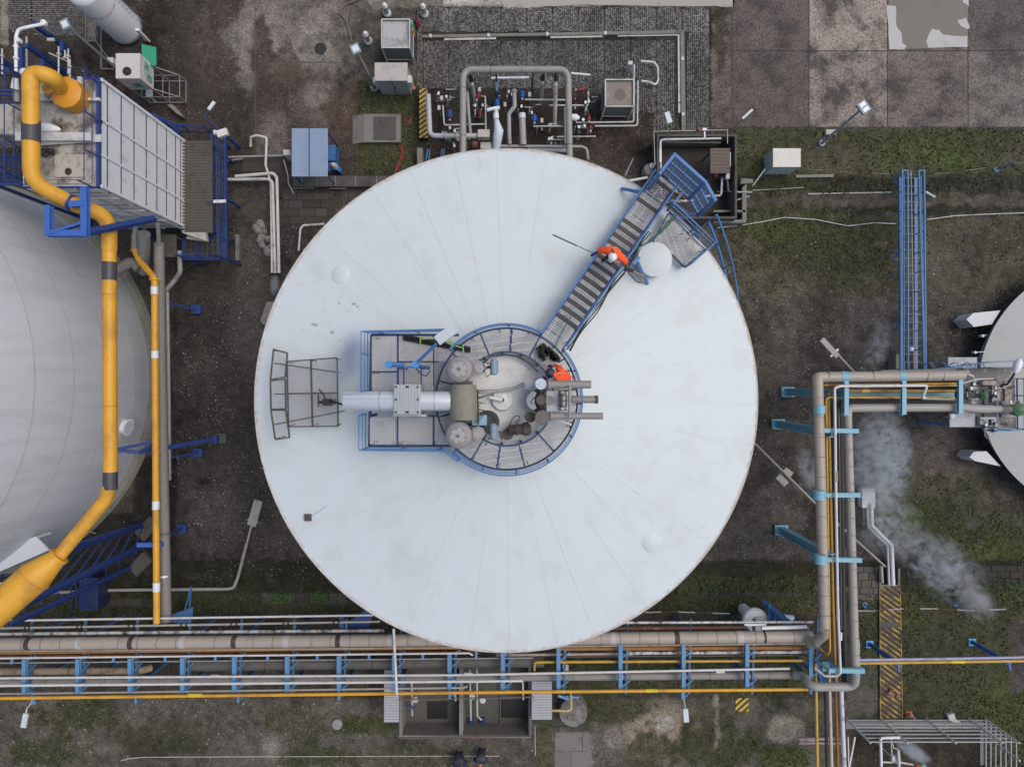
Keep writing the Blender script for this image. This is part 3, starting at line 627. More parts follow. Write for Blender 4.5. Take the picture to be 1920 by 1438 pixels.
# ---- rectangular platform to the left of it
rp = thing('work_platform', 'rectangular blue railed grating platform left of the roof centre', 'platform', W(765, 735, 14.3)); Z = 15.0
A = [(695,627),(842,627),(842,840),(690,840)]
m = MB(); Q = lambda x, y, z=Z: W(x, y, Z) + Vector((0, 0, z-Z))
for a, b, w_ in (((696,628),(860,628),.09),((696,628),(692,836),.09),((690,836),(846,836),.09),((746,628),(746,836),.08),((696,697),(746,697),.06),((812,628),(812,724),.05),((746,678),(822,678),.05),((812,780),(812,836),.06),((744,780),(822,780),.05)): m.bar(Q(*a, 14.93), Q(*b, 14.93), w_, .12)
m.build('deck_frame', navy, rp)
for x0, y0, x1, y1, an in ((697,630,744,696,0),(697,699,744,733,0),(748,630,811,677,0),(814,630,848,677,0),(693,782,742,834,0),(748,782,810,834,0),(815,782,838,834,0),(748,680,812,733,0)):
    m = MB(); P_ = [Q(x0,y0),Q(x1,y0),Q(x1,y1),Q(x0,y1)]; grating(m, P_, 14.98, 0, .085, .034, .03, .085)
    for x, y in ((x0+3,y0+4),(x1-3,y0+4),(x0+3,y1-4),(x1-3,y1-4)): p = Q(x, y); m.box(p.x-.03, p.x+.03, p.y-.03, p.y+.03, 14.99, 15.02)
    m.build('grating_panel', grate, rp)
m = MB(); q0 = Q(690, 733); q1 = Q(690, 626); q2 = Q(850, 622); rail(m, [q0, q1, q2], 1.15, (.6,), .03, 1.3); m.build('railing', blue, rp)
m = MB(); rail(m, [Q(686,776), Q(686,838), Q(838,840), Q(862,858)], 1.15, (.6,), .03, 1.3); m.build('railing', blue, rp)
m = MB(); 
for x, y in ((697,630),(697,700),(692,780),(692,834),(746,630),(746,834),(812,630),(812,834)): p = Q(x, y, 14.9); m.bar(p, (p.x, p.y, roofz(p.x, p.y)-.02), .09, .09)
m.build('leg', navy, rp)
# ---- stepped walkway from the ring to the rim
wk = thing('roof_walkway', 'long sloping blue walkway with grating steps up the tank roof', 'walkway', W(1130, 490, 13.5))
wa = W(1034, 643, 15.0); wb = W(1241, 345, 13.3); dv = (wb-wa); Ld = math.hypot(dv.x, dv.y); u = Vector((dv.x, dv.y, 0)).normalized(); nrm = Vector((-u.y, u.x, 0)); hw = .47
def WK(t, s, dz=0): p = wa + u*(Ld*t) + nrm*s; return Vector((p.x, p.y, wa.z + (wb.z-wa.z)*t + dz))
m = MB(); m.bar(WK(0, hw, -.08), WK(1, hw, -.08), .06, .2); m.bar(WK(0, -hw, -.08), WK(1, -hw, -.08), .06, .2); m.build('stringer', dblue, wk)
nst = 22; g1, g2 = MB(), MB()
for k in range(nst):
    t0, t1 = k/nst, (k+1)/nst
    wide = (k in (0, 1, 19, 20, 16, 17))
    zz = WK((t0+t1)/2, 0).z
    P_ = [WK(t0+.001, -hw+.04), WK(t1-(.001 if wide else .02), -hw+.04), WK(t1-(.001 if wide else .02), hw-.04), WK(t0+.001, hw-.04)]
    grating(g1, P_, zz, math.atan2(nrm.y, nrm.x), .085, .036, .03, .3)
    if not wide: g2.bar(WK(t1-.008, -hw+.03, -.02), WK(t1-.008, hw-.03, -.02), .20, .05)
g1.build('grating_panel', grate, wk)
g2.build('step_shade_bar', mat('step_shade_dark', (.045,.043,.04), .6, .5, (.10,.09,.08), 4), wk)  # dark bars stand in for the tread shadows between grating panels
for s in (-1, 1):
    m = MB()
    for k in (.55, 1.05): m.tube([WK(0 if s > 0 else .02, s*(hw+.03), k), WK(.99, s*(hw+.03), k)], .03, 6)
    for k in range(9): m.bar(WK(k/8.1, s*(hw+.03), -.1), WK(k/8.1, s*(hw+.03), 1.05), .05, .05)
    m.build('handrail', blue, wk)
m = MB()
for k in range(6): 
    for s in (-1, 1): p = WK(k/6+.05, s*hw, -.1); m.bar(p, (p.x, p.y, roofz(p.x, p.y)-.02), .07, .07)
m.build('leg', dblue, wk)
m = MB(); p = W(1168, 350, 13.4); p.z = roofz(p.x, p.y)+.05; m.bar(p, WK(.87, hw+.03, .5), .09, .09); p = W(1222, 527, 14.2); p.z = roofz(p.x, p.y)+.05; m.bar(p, W(1196, 492, 14.6), .08, .08); m.bar(W(1187, 496, 14.8), W(1199, 482, 14.8), .13, .1); m.build('brace', blue, wk)
# ---- curved rim platform
cp = thing('rim_platform', 'curved blue framed grating platform on the tank edge behind the large round hatch', 'platform', W(1280, 450, 13.3)); Z = 13.55
PB = [(1226,452),(1254,400),(1272,418),(1300,448),(1324,470),(1284,500),(1262,478)]
Q = lambda x, y, z=13.55: W(x, y, 13.55) + Vector((0,0,z-13.55))
m = MB(); frame(m, [Q(*p, 13.5) for p in PB], .06, .14); m.bar(Q(1280,437,13.5), Q(1250,462,13.5), .06, .12); m.build('deck_frame', navy, cp)
m = MB(); grating(m, [Q(*p) for p in PB], 13.57, R(20), .066, .034, .03, .22); m.build('grating_panel', grate, cp)
m = MB(); rail(m, [Q(1251,395),Q(1270,412),Q(1300,441),Q(1326,466),Q(1284,502)], 1.1, (.35,.75), .032, 1.2); m.build('railing', blue, cp)
m = MB()
for x, y in ((1232,452),(1262,476),(1284,496),(1318,468),(1262,410)): p = Q(x, y, 13.5); m.bar(p, (p.x, p.y, roofz(p.x, p.y)-.03), .07, .07)
m.build('leg', blue, cp)
# ---- landing and stair round the shell
st = thing('access_stair', 'blue caged landing and curved stair winding down the tank side', 'stair', W(1310, 360, 0)); Z = 13.3
Q = lambda x, y, z=13.3: W(x, y, 13.3) + Vector((0,0,z-13.3))
m = MB(); frame(m, [Q(*p, 13.2) for p in [(1212,352),(1240,322),(1294,372),(1311,402),(1292,400),(1262,378)]], .07, .16); m.build('landing_frame', blue, st)
m = MB(); grating(m, [Q(*p) for p in [(1212,352),(1240,322),(1294,372),(1311,402),(1292,400),(1262,378)]], 13.3, R(52), .14, .02, .03, .4); m.build('landing_grating', dgrate, st)
def screen(pts, h0, h1, post=True):
    m = MB(); up = Vector((0,0,1))
    for i in range(len(pts)-1):
        a, b = pts[i], pts[i+1]; a = a+(b-a).normalized()*.055; b = b-(b-a).normalized()*.055; m.bar(a+up*h1, b+up*h1, .10, .09); m.bar(a+up*h0, b+up*h0, .08, .08); [m.bar(a+up*(h0+(h1-h0)*q), b+up*(h0+(h1-h0)*q), .07, .06) for q in (.36, .68)]
        n = max(2, int((b-a).length/.15))
        for k in range(n+1): p = a + (b-a)*k/n; m.bar(p+up*h0, p+up*h1, .012, .012)
        for k in range(1, int((h1-h0)/.15)): m.bar(a+up*(h0+k*.15), b+up*(h0+k*.15), .012, .012)
    for p in (pts if post else pts[1:]): m.bar(p+up*(h0-.05), p+up*(h1+.05), .10, .10)
    return m
screen([Q(1216,356), Q(1241,324)], 0, 2.1).build('railing', blue, st)
screen([Q(1241,324), Q(1294,371)], -.2, 2.1, False).build('mesh_screen', blue, st)
screen([Q(1294,371), Q(1311,402)], -.2, 2.1, False).build('mesh_screen', blue, st)
m = MB(); m.bar(Q(1228,340,13.9), Q(1262,368,13.9), .13, .06); m.build('toe_board', lconc, st)
m = MB(); m.tube([Q(1214,350,14.3), Q(1236,326,14.3)], .045); m.bar(Q(1252,396,14.2), Q(1270,372,14.2), .09, .09); m.build('handrail', blue, st)
rI, rO = TR+.03, TR+.66
def ST(r, k, dz=0): return TP(r, 41.5 - k*78, 13.2 - 12.9*k + dz)
m = MB(); m.tube([ST(rO, k/60) for k in range(61)], .07, 6); m.build('outer_stringer', blue, st)
m = MB(); m.tube([ST(rI, k/60) for k in range(61)], .055, 6); m.build('inner_stringer', dblue, st)
m = MB(); m.tube([ST(rO+.02, k/60, 1.05) for k in range(61)], .04, 6)
for k in range(0, 61, 4): m.bar(ST(rO, k/60), ST(rO, k/60, 1.05), .04, .04)
m.build('outer_handrail', blue, st)
m = MB(); ns = 62
for k in range(ns):
    t = (k+.5)/ns
    for q in (-.09, 0, .09): dq = q/ (TR*R(78)); m.bar(ST(rI, t+dq, .0), ST(rO, t+dq, .0)+Vector((0,0,0)), .028, .035)
m.build('stair_tread', mat('rusty_tread', (.13,.10,.08), .7, .6, (.20,.12,.07), 5), st)
m = MB()
for k in range(0, 61, 6): m.bar(ST(TR-.4, k/60, -.1), ST(rO, k/60, -.1), .06, .1)
m.build('bracket', dblue, st)
# ---- screen frames left on the roof
fr = thing('catch_screen', 'grey wire mesh catch frame lying at the left edge of the tank roof', 'mesh frame', W(570, 738, 13.4)); zt = 14.05
m = MB(); P_ = [(538,678),(632,671),(634,799),(541,800)]; frame(m, [W(*p, zt) for p in P_], .045, .06); m.bar(W(583,674,zt), W(586,799,zt), .06, .06); m.bar(W(538,738,zt), W(632,737,zt), .05, .05); m.build('frame', brown, fr)
m = MB(); grating(m, [W(*p, zt) for p in P_], zt-.02, R(45), .09, .018, .015, .09); m.build('wire_mesh', mat('mesh_wire', (.40,.39,.38), .5, .3, (.12,.11,.10), 3), fr)
z2 = 14.3; P2 = [[(513,655),(539,662),(535,707),(507,712)],[(507,714),(535,711),(536,767),(508,767)],[(508,769),(536,769),(543,820),(516,824)]]
for pp in P2:
    m = MB(); frame(m, [W(*p, z2) for p in pp], .05, .06); m.build('frame', brown, fr)
    m = MB(); grating(m, [W(*p, z2) for p in pp], z2-.02, R(45), .09, .018, .015, .09); m.build('wire_mesh', mat('mesh_wire'), fr)
m = MB()
for a, b in (((514,681),(638,699)),((514,739),(634,737)),((514,796),(648,770))): m.bar(W(*a, z2+.05), W(*b, zt+.2), .045, .05)
for x, y in ((538,680),(541,798),(630,673),(632,797),(586,737),(583,676),(586,797)): p = W(x, y, zt); m.bar(p, (p.x, p.y, roofz(p.x,p.y)-.02), .04, .04)
for x, y in ((509,712),(508,768),(514,657),(517,822)): p = W(x, y, z2); m.bar(p, (p.x, p.y, roofz(p.x,p.y)-.02), .04, .04)
m.build('strut', brown, fr)
m = MB(); c = W(612, 754, zt+.3); m.box(c.x-.13, c.x+.13, c.y-.12, c.y+.12, zt-.6, zt+.35); m.tube([W(612,754,zt+.35), W(606,738,zt+.4), W(598,730,zt+.4)], .03, 8); m.tube([W(598,754,zt+.2), W(612,754,zt+.2)], .05); m.tube([W(597,740,zt+.3), W(597,762,zt+.3)], .03); m.tube([W(620,752,zt+.1), W(648,760,zt+.3)], .04)
tag(m.build('valve_actuator', dark), 'small black lever actuator on the grey mesh frame', 'actuator')
# ---- big polished duct and its gear
zc = 15.95
d = thing('exhaust_duct', 'shiny horizontal metal duct reaching out over the tank roof', 'duct', W(745, 752, 15.2))
rr = L(18.5, 16); p, q = W(646, 752, zc), W(846, 752, zc); m = MB(); m.rev(p, q-p, [(rr*.96, .0), (rr, .02), (rr, (q-p).length)], 40); m.build('duct_pipe', alu, d)
m = MB(); xx = Vector((1,0,0))
for x in (714, 816): m.rev(W(x, 752, zc), xx, [(rr+.008, -.01), (rr+.012, 0), (rr+.008, .01)], 40)
m.build('joint_ring', steel, d)
cs = thing('duct_clamp_box', 'ribbed grey bolted box clamped round the shiny duct', 'clamp', W(762, 752, 15.0))
a, b = W(738, 777, 16.4), W(788, 721, 16.4); m = MB(); m.box(a.x, b.x, a.y, b.y, 16.3, 16.36)
for k in range(9): x = a.x + (b.x-a.x)*(k+.5)/9; m.box(x-.028, x+.028, a.y+.02, b.y-.02, 16.36, 16.40)
m.build('ribbed_plate', mat('silver_rib', (.42,.455,.485), .45, .4, (.3,.31,.32), 3, metal=.3), cs)
m = MB()
for s in (a.x+.04, b.x-.04): m.box(s-.03, s+.03, a.y, b.y, 15.2, 16.3)
m.box(a.x-.1, b.x+.15, a.y-.1, a.y-.02, 15.3, 15.95); m.box(a.x, b.x, b.y-.05, b.y, 15.3, 16.3); m.build('side_plate', mat('silver_rib'), cs)
m = MB()
for x in (a.x+.08, b.x-.08):
    for k in range(3): m.cyl((x, a.y+.08+k*(b.y-a.y-.16)/2), .035, 16.4, 16.45, 8)
for x in (a.x+.45, b.x-.42):
    for y in (a.y+.08, b.y-.08): m.cyl((x, y), .035, 16.4, 16.45, 8)
m.build('bolt', dark, cs)
# green grey drum between two relief valves
dr = thing('cross_drum', 'mossy grey horizontal drum joining the two round vents', 'drum', W(868, 753, 15)); zt = 15.95; rr = L(25.5, 16); m = MB()
p, q = W(868, 787, 16), W(868, 721, 16); m.rev(p, q-p, [(rr*.1,0),(rr*.98,.0),(rr,.02),(rr,(q-p).length-.02),(rr*.98,(q-p).length),(rr*.1,(q-p).length)], 40); m.build('drum_body', mat('lichen_metal', (.215,.215,.165), .7, .6, (.14,.14,.10), 3, grain=.15), dr)
m = MB(); m.box(p.x-.25, p.x+.25, p.y-.12, q.y+.12, 14.4, 15.6); m.build('saddle', dgrey, dr)
def vent(px, py, label):
    z = 16.7; c = W(px, py, z); r = L(25.5, z); v = thing('relief_vent', label, 'vent', (c.x, c.y, 14.4), 'round grey relief vents'); gm = mat('cast_grey', (.27,.26,.26), .5, .4, (.20,.19,.18), 2)
    m = MB(); m.rev((c.x, c.y, 16.35), (0,0,1), [(r*.9, -.25), (r, 0), (r, .12), (r*.97, .22), (r*.86, .30), (r*.63, .34), (r*.62, .30), (r*.60, .30)], 48); m.build('hood', gm, v)
    m = MB(); m.rev((c.x, c.y, 16.66), (0,0,1), [(r*.60, 0), (r*.60, .035), (.01, .05)], 40); m.build('lid', mat('lid_grey', (.33,.32,.32), .5, .3, (.25,.24,.23), 3), v)
    m = MB(); m.bolts((c.x, c.y, 16.69), r*.5, 6, .025, .03); m.cyl(c, .05, 16.7, 16.76, 12); m.build('bolt', dgrey, v)
    m = MB(); m.cyl(c, r*.45, 14.3, 16.2, 24); m.build('neck', gm, v)
vent(861, 692, 'upper of the two round grey relief vents with bolted lid'); vent(859, 817, 'lower of the two round grey relief vents with bolted lid')
def side_valve(px, py, mx, my, label):
    c = W(px, py, 15.9); v = thing('flanged_valve', label, 'valve', (c.x, c.y, 14.3), 'grey flanged valves at the relief vents'); gm = mat('flange_grey', (.30,.30,.32), .5, .5, (.40,.40,.41), 5)
    m = MB(); m.cyl(c, L(14, 15.9), 15.75, 15.9, 8); m.cyl(c, L(9, 15.9), 15.9, 15.96, 24); m.bolts((c.x, c.y, 15.9), L(11.5, 15.9), 12, .022, .035); m.build('flange', gm, v)
    m = MB(); m.cyl(c, .16, 14.2, 15.75); m.tube([c+Vector((0,0,-.2)), W(mx, my, 15.7)], .05); m.build('stem', dgrey, v)
    c2 = W(mx, my, 15.9); m = MB(); m.rev(c2-Vector((0,.28,0)), (0,1,0), [(.08,0),(.13,.05),(.13,.5),(.08,.56)], 16); m.bar(c2+Vector((.14,-.2,0)), c2+Vector((.14,.2,0)), .05, .08); m.build('actuator', mat('actuator_grey_blue', (.20,.26,.32), .5, .3, (.15,.18,.2), 4), v)
    m = MB(); random.seed(px)
    for k in range(5): a = c2 + Vector((-.3, random.uniform(-.3,.3), 0)); m.tube([a, a+Vector((random.uniform(-.1,.1), random.uniform(-.25,.25), .05)), c2+Vector((0, random.uniform(-.2,.2), .05))], .014, 5)
    m.build('cable', black, v)
side_valve(898, 690, 926, 688, 'grey flanged valve right of the upper relief vent'); side_valve(896, 813, 925, 809, 'grey flanged valve right of the lower relief vent')
m = MB(); a, b = W(893, 735, 15.2), W(902, 790, 15.2)
for k in range(14): y = a.y - (a.y-b.y)*k/13; m.tube([(a.x-.05, y, 15.4), (a.x+random.uniform(.1,.35), y+random.uniform(-.1,.1), 15.2)], .012, 5)
m.tube([(a.x+.05, a.y+.1, 15.3), (a.x+.08, b.y-.1, 15.3)], .03); tag(m.build('cable_bundle', dark), 'tangle of dark cables right of the mossy drum', 'cables')
# apex nozzle, manhole with bluish lid
v = thing('apex_nozzle', 'round white nozzle cover with a short spout at the very centre of the roof', 'nozzle', W(940, 750, 14.3)); c = W(942, 750, 14.75)
m = MB(); m.rev((c.x, c.y, 14.2), (0,0,1), [(L(21,14.8), 0), (L(21,14.8), .3), (L(19,14.8), .36), (L(9,14.8), .42), (.05, .46)], 40); m.build('cover', mat('nozzle_white', (.74,.76,.76), .5, .5, (.40,.36,.31), 5), v)
m = MB(); m.tube([W(942,750,14.8), W(918,745,14.8)], [.085,.05], 12); m.build('spout', white, v); m = MB(); m.cyl(c, .07, 14.6, 14.78, 12); m.build('plug', rust, v)
m = MB(); c = W(914, 792, 14.8); m.cyl(c, L(22, 14.8), 14.25, 14.55, 32); tag(m.build('dark_hatch', mat('dark_hatch', (.03,.04,.05))), 'open dark round manhole left of the lower flanged valve', 'hatch')
m = MB(); c = W(901, 789, 15.1); m.box(c.x-.3, c.x+.22, c.y-.16, c.y+.2, 14.6, 15.1); tag(m.build('blue_cover', mat('pale_blue_cover', (.30,.47,.62))), 'pale blue square cover over the dark round manhole', 'cover')
# cap plate inside the ring
m = MB(); m.rev((RC.x, RC.y, 14.15), (0,0,1), [(RI-.1, 0), (RI-.12, .18), (.3, .24), (.01, .24)], 64); m.build('centre_plate', mat('grimy_white_plate', (.64,.66,.66), .6, .45, (.34,.32,.29), 1.2), t if False else ORG and bpy.data.objects['storage_tank'])
# ---- right hand pipe group
def pipe(label, pts, w, mt, z=None, bend=1.2, cat='pipe', name='pipe', group=None, bands=(), flan=(), seg=12, parts=True):
    P3 = [W(*p) for p in pts]; r = L(w/2, pts[0][2]); m = MB(); m.tube(P3, r, seg, bend*r*2 if bend else 0)
    if not bands and not flan: return tag(m.build(name, mt), label, cat, group)
    lo = P3[0]; v = thing(name, label, cat, (lo.x, lo.y, lo.z-r), group); m.build('pipe_body', mt, v)
    for px, py, pz, ln, bm, ax in bands:
        c = W(px, py, pz); A_ = Vector(ax).normalized(); m = MB(); m.rev(c - A_*L(ln/2, pz), A_, [(r+.012, 0), (r+.012, L(ln, pz))], 20); m.build('band', bm, v)
    for px, py, pz, ax in flan:
        m = MB(); m.flange(W(px, py, pz), ax, r*1.5, .07, 10); m.build('flange', mt, v)
    return v
pgm = mat('vent_pipe_grey', (.27,.255,.245), .5, .35, (.20,.18,.17), 2)
G_ = 'grey vent pipes at the right of the roof centre'
pipe('upper grey vent pipe beside the crouching worker', [(1028,721,16.2),(1108,721,16.2)], 15, pgm, group=G_, flan=[(1030,721,16.2,(1,0,0))])
pipe('lower grey vent pipe, the longest of the three at the roof centre', [(1030,780,16.2),(1130,780,16.2)], 12.5, pgm, group=G_, flan=[(1034,780,16.2,(1,0,0))])
pipe('short grey vent pipe with a dark end, between the two longer ones', [(1072,749,15.6),(1121,749,15.6)], 14, pgm, group=G_, bands=[(1118,749,15.6,6,brown,(1,0,0))])
pipe('thin grey cross bar over the vent pipes', [(1068,722,16.5),(1068,782,16.5)], 5, pgm, bend=0)
def disc(px, py, z, r, h, mt, label, name='flange_cover', cat='flange', n=8, seg=28, z0=14.2, bolt=True):
    c = W(px, py, z); v = thing(name, label, cat, (c.x, c.y, z0)); rr = L(r, z); m = MB(); m.cyl(c, rr*.6, z0, z-h); m.build('neck', mt, v)
    m = MB(); m.cyl(c, rr, z-h, z, seg); m.cyl(c, rr*.35, z, z+.03); 
    if bolt: m.bolts(c, rr*.82, n, .022, .04)
    m.build('plate', mt, v); return v
disc(994, 721, 15.5, 10.5, .06, mat('disc_grey', (.44,.46,.47)), 'pale grey bolted disc left of the blue white one', n=12)
disc(1014, 720, 16.3, 10.5, .1, mat('disc_pale', (.45,.55,.62)), 'pale blue white disc next to the crouching worker', bolt=False)
disc(994, 782, 15.7, 10.5, .1, brown, 'small brown bolted flange at the left of the black valve', n=8)
disc(1017, 783, 16.3, 14.5, .12, mat('hex_flange', (.13,.115,.105)), 'large dark octagonal flange below the black valve', n=8, seg=8)
disc(1005, 751, 14.9, 18, .08, mat('disc_white', (.66,.70,.73)), 'large flat white disc under the black valve')
v = thing('gate_valve', 'black iron valve body between the disc and octagonal flange', 'valve', W(1013, 750, 15)); m = MB(); c = W(1013, 750, 16.0)
m.rev(W(1013, 779, 16.0), (0,1,0), [(.10,0),(.10,.1),(.22,.14),(.22,.2),(.13,.25),(.2,.42),(.2,.62),(.13,.78),(.2,.82),(.2,.88),(.12,.92),(.12,1.1)], 20); m.build('valve_body', dark, v)
m = MB(); m.rev(c, (0,0,1), [(.09,0),(.09,.25),(.16,.26),(.16,.3)], 12); m.tube([c+Vector((-.2,.1,.1)), c+Vector((-.35,-.08,.1)), c+Vector((-.25,-.15,.1))], .02); m.build('bonnet', brown, v)
v = thing('mounting_plate', 'square white mounting plate with a grey outlet', 'plate', W(1048, 751, 14.4)); m = MB(); a, b = W(1025, 771, 15.3), W(1072, 733, 15.3); m.box(a.x, b.x, a.y, b.y, 15.22, 15.28); m.build('plate', mat('plate_white', (.78,.80,.82)), v)
m = MB()
for x, y in ((a.x+.05,a.y+.05),(b.x-.05,a.y+.05),(a.x+.05,b.y-.05),(b.x-.05,b.y-.05)): m.bar((x,y,14.2),(x,y,15.22),.05,.05)
m.build('leg', dgrey, v); c = W(1030, 751, 15.35); m = MB(); m.cyl(c, .17, 15.28, 15.36); m.build('outlet', greyp, v)
v = thing('caged_motor', 'small dark motor inside a wire cage on the square plate', 'motor', W(1055, 751, 15.28)); c = W(1056, 751, 15.6); m = MB(); m.rev(c-Vector((0,.25,0)), (0,1,0), [(.08,0),(.13,.04),(.13,.46),(.08,.5)], 16); m.build('motor_body', steel, v)
m = MB()
for s in (-1, 1):
    frame(m, [c+Vector((s*.1,-.34,.16)), c+Vector((s*.1,.34,.16)), c+Vector((s*.1,.34,-.3)), c+Vector((s*.1,-.34,-.3))], .02, .02)
for k in range(5): y = -.34+.17*k; m.bar(c+Vector((-.17,y,.18)), c+Vector((.17,y,.18)), .02, .02)
for s in (-.17,.17): m.bar(c+Vector((s,-.34,.18)), c+Vector((s,.34,.18)), .02, .02)
m.build('cage', dark, v)
v = thing('pump_unit', 'brown corroded pump lying low in the ring beside the lower grating', 'pump', W(965, 808, 14.3)); c = W(974, 804, 15.0)
m = MB(); m.rev(W(953, 806, 14.95), (1,0.05,0), [(.12,0),(.17,.03),(.17,.28),(.22,.3),(.22,.36),(.17,.38),(.19,.5),(.25,.55),(.25,.72),(.16,.8),(.1,.84)], 20); m.build('pump_body', brown, v)
m = MB(); c = W(952, 815, 14.8); m.cyl(c, .2, 14.3, 14.75, 20); m.bar(W(952,817,14.85), W(940,818,14.85), .03, .02); m.tube([W(944,812,14.9), W(938,815,14.9), W(941,824,14.9)], .018); m.tube([W(990,798,15), W(994,804,15), W(990,810,15)], .018); m.build('base_flange', mat('rusted_flange', (.07,.055,.05)), v)
m = MB()
for k in range(7): m.rev(W(956+k*1.7, 805.5, 14.97), (1,.05,0), [(.19,0),(.19,.012)], 16)
m.build('cooling_fin', brown, v)
# chain ladders of cable tray around the apex
m = MB(); P_ = [W(897,732,14.8), W(935,731,14.8), W(960,727,14.8), W(985,717,14.9), W(1012,708,15)]; m.tube(P_, .022, 6)
P2_ = [p+Vector((0,-.09,0)) for p in P_]; m.tube(P2_, .022, 6)
for i in range(4):
    for k in range(7): p = P_[i]+(P_[i+1]-P_[i])*k/7; m.bar(p, p+Vector((0,-.09,0)), .02, .02)
tag(m.build('cable_tray', mat('tray_grey', (.3,.3,.3))), 'ladder like cable tray curving across the white centre plate', 'cable tray')
m = MB(); m.tube([W(894,746,14.75),W(925,738,14.75)], .015,5); m.tube([W(x,y,14.72) for x, y in ((895,766),(915,772),(928,782),(932,800),(934,812),(948,808),(955,798),(962,782),(972,778),(975,786),(966,792))], .016, 6, .2); m.tube([W(x,y,14.7) for x, y in ((905,680),(920,668),(945,664),(970,668),(990,680),(1010,698))], .02, 6, .3)
tag(m.build('cable', dark), 'thin black cables looping over the white centre plate', 'cable')
# instrument with post lamp on platform
v = thing('instrument_stand', 'blue pipe stand with two round heads above the duct', 'stand', W(735, 683, 14.9)); m = MB()
m.tube([W(728,682,16.2), W(758,684,16.2)], .07, 12); m.bar(W(728,687,16.05), W(785,689,16.05), .06, .05)
m.build('cross_arm', blue, v)
for x in (728, 779): m = MB(); c = W(x, 683, 16.3); m.cyl(c, .13, 16.05, 16.32, 20); m.build('head', mat('head_blue', (.05,.24,.52)), v)
m = MB(); 
for x in (747, 757, 790): p = W(x, 690, 15.9); m.bar(p, (p.x, p.y, 14.95), .06, .06); m.bar(p, W(x, 722, 15.9), .05, .05)
m.tube([W(780,686,16), W(806,690,15.8)], .06); m.build('support', dblue, v)
m = MB(); m.tube([W(779,690,15.7), W(790,702,15.6), W(800,706,15.6), W(806,695,15.7)], .018, 6, .2); m.build('cable', black, v)
def street_light(label, base, top, headpts, zt, mt, w=3.5, headsize=None, group='lamps on posts'):
    v = thing('lamp_post', label, 'lamp post', W(*base), group); m = MB(); m.tube([W(*base), W(*top)] , [L(w/2, 4), L(w/2, 4)*.7], 8); m.build('post', mt, v); return v
v = thing('roof_lamp', 'pale blue flat lamp head on a blue arm over the platform', 'lamp', W(779, 683, 15), 'flat lamp heads on arms'); m = MB(); m.tube([W(779,683,16.2), W(818,645,17.0)], .055, 8); m.build('arm', blue, v)
m = MB(); a, b = W(817, 643, 17.1), W(860, 609, 17.4)
a, b = W(820, 639, 17.1), W(856, 613, 17.25); m.bar(a, b, .34, .12); m.build('lamp_head', lamp, v)
# black bundle tied with lime straps
v = thing('tarp_roll', 'long black rolled poles tied with lime green straps', 'pole bundle', W(815, 640, 15)); m = MB()
for dx, dy, dz in ((0,0,0),(0,.07,0),(0,.035,.06),(0,-.07,.01)): m.tube([W(757,633,15.1)+Vector((dx,dy,dz)), W(882,656,15.1)+Vector((dx,dy,dz))], .04, 8)
m.build('pole', black, v); m = MB()
for x, y in ((788,639),(846,648),(868,654)): c = W(x, y, 15.1); m.tube([c+Vector((0,-.15,0)), c+Vector((.02,0,.12)), c+Vector((0,.14,0))], .025, 6)
m.tube([W(790,636,15.2), W(812,634,15.25), W(846,640,15.25)], .02, 6); m.tube([W(838,643,15.2), W(866,652,15.25)], .02, 6); m.build('strap', lime, v)
# hoses down the walkway
m = MB()
for k, off in enumerate((.58, .64, .7)): m.tube([WK(t_, -off-.04*math.sin(t_*23+k), -.05) for t_ in np.linspace(.02, .75, 26)], .022, 6)
tag(m.build('hose', black), 'black hoses running down beside the right edge of the walkway', 'hose')
m = MB(); m.tube([W(x,y,14.7) for x, y in ((1172,512),(1140,550),(1110,590),(1080,635),(1062,655))], .018, 6, .6); tag(m.build('hose', dgrey), 'thin grey hose curving across the white roof beside the walkway', 'hose')
m = MB(); m.tube([W(x,y,14.6) for x, y in ((1265,402),(1245,425),(1228,445),(1215,455),(1185,470))], .03, 6, .5); m.tube([W(x,y,14.62) for x, y in ((1268,405),(1240,436),(1216,452))], .03, 6, .5); tag(m.build('hose', hose_m), 'dark green hose draped over the curved rim platform', 'hose')
m = MB(); m.tube([W(x,y,15.1) for x, y in ((1072,590),(1058,615),(1045,640),(1040,652))], .016, 6, .3); tag(m.build('hose', hose_m), 'thin green hose lying on the lowest walkway steps', 'hose')
# ================================================================ LEFT SIDE
# ---- left tank
LC = Vector((-31.9, .2, 0)); LR = 11.1
v = thing('insulated_tank', 'huge pale grey ribbed tank filling the left edge', 'storage tank', LC)
lm = mat('ribbed_cladding', (.54,.57,.61), .5, .5, (.43,.445,.47), .5, grain=.06, thr=.45, stretch=(.18, 2.6, .3))
m = MB(); prof = [(LR, 0), (LR, 1.9)]
m.rev(LC, (0,0,1), [(LR, 0), (LR, 11.9), (LR-.25, 12.4), (LR-1.2, 12.9), (.05, 15)], 200); m.build('shell', lm, v)
for z_ in (1.9, 4.5, 7.1, 9.8): m = MB(); m.rev(LC, (0,0,1), [(LR, z_-.02), (LR+.025, z_), (LR, z_+.02)], 200); m.build('seam_band', mat('seam_grey', (.27,.28,.29), .6, .7, (.12,.11,.10), 3), v)  # ring joints of the shell plates, in a darker grey
m = MB(); m.rev(LC, (0,0,1), [(LR, .25), (LR+.35, .22), (LR+.5, 0)], 160); m.build('base_ring', mat('tank_base_ring', (.20,.20,.17), .8, .6, (.10,.09,.08), 2), v)
m = MB(); a = math.atan2(-2.6, LR); nn = Vector((math.cos(a), math.sin(a), 0)); c = LC + nn*(LR) + Vector((0,0,2.3)); m.rev(c, nn, [(.42,0),(.42,.2),(.48,.2),(.48,.26),(.01,.27)], 30); m.bolts(c+nn*.24, .43, 20, .025, .06, nn); m.build('manhole', white, v)
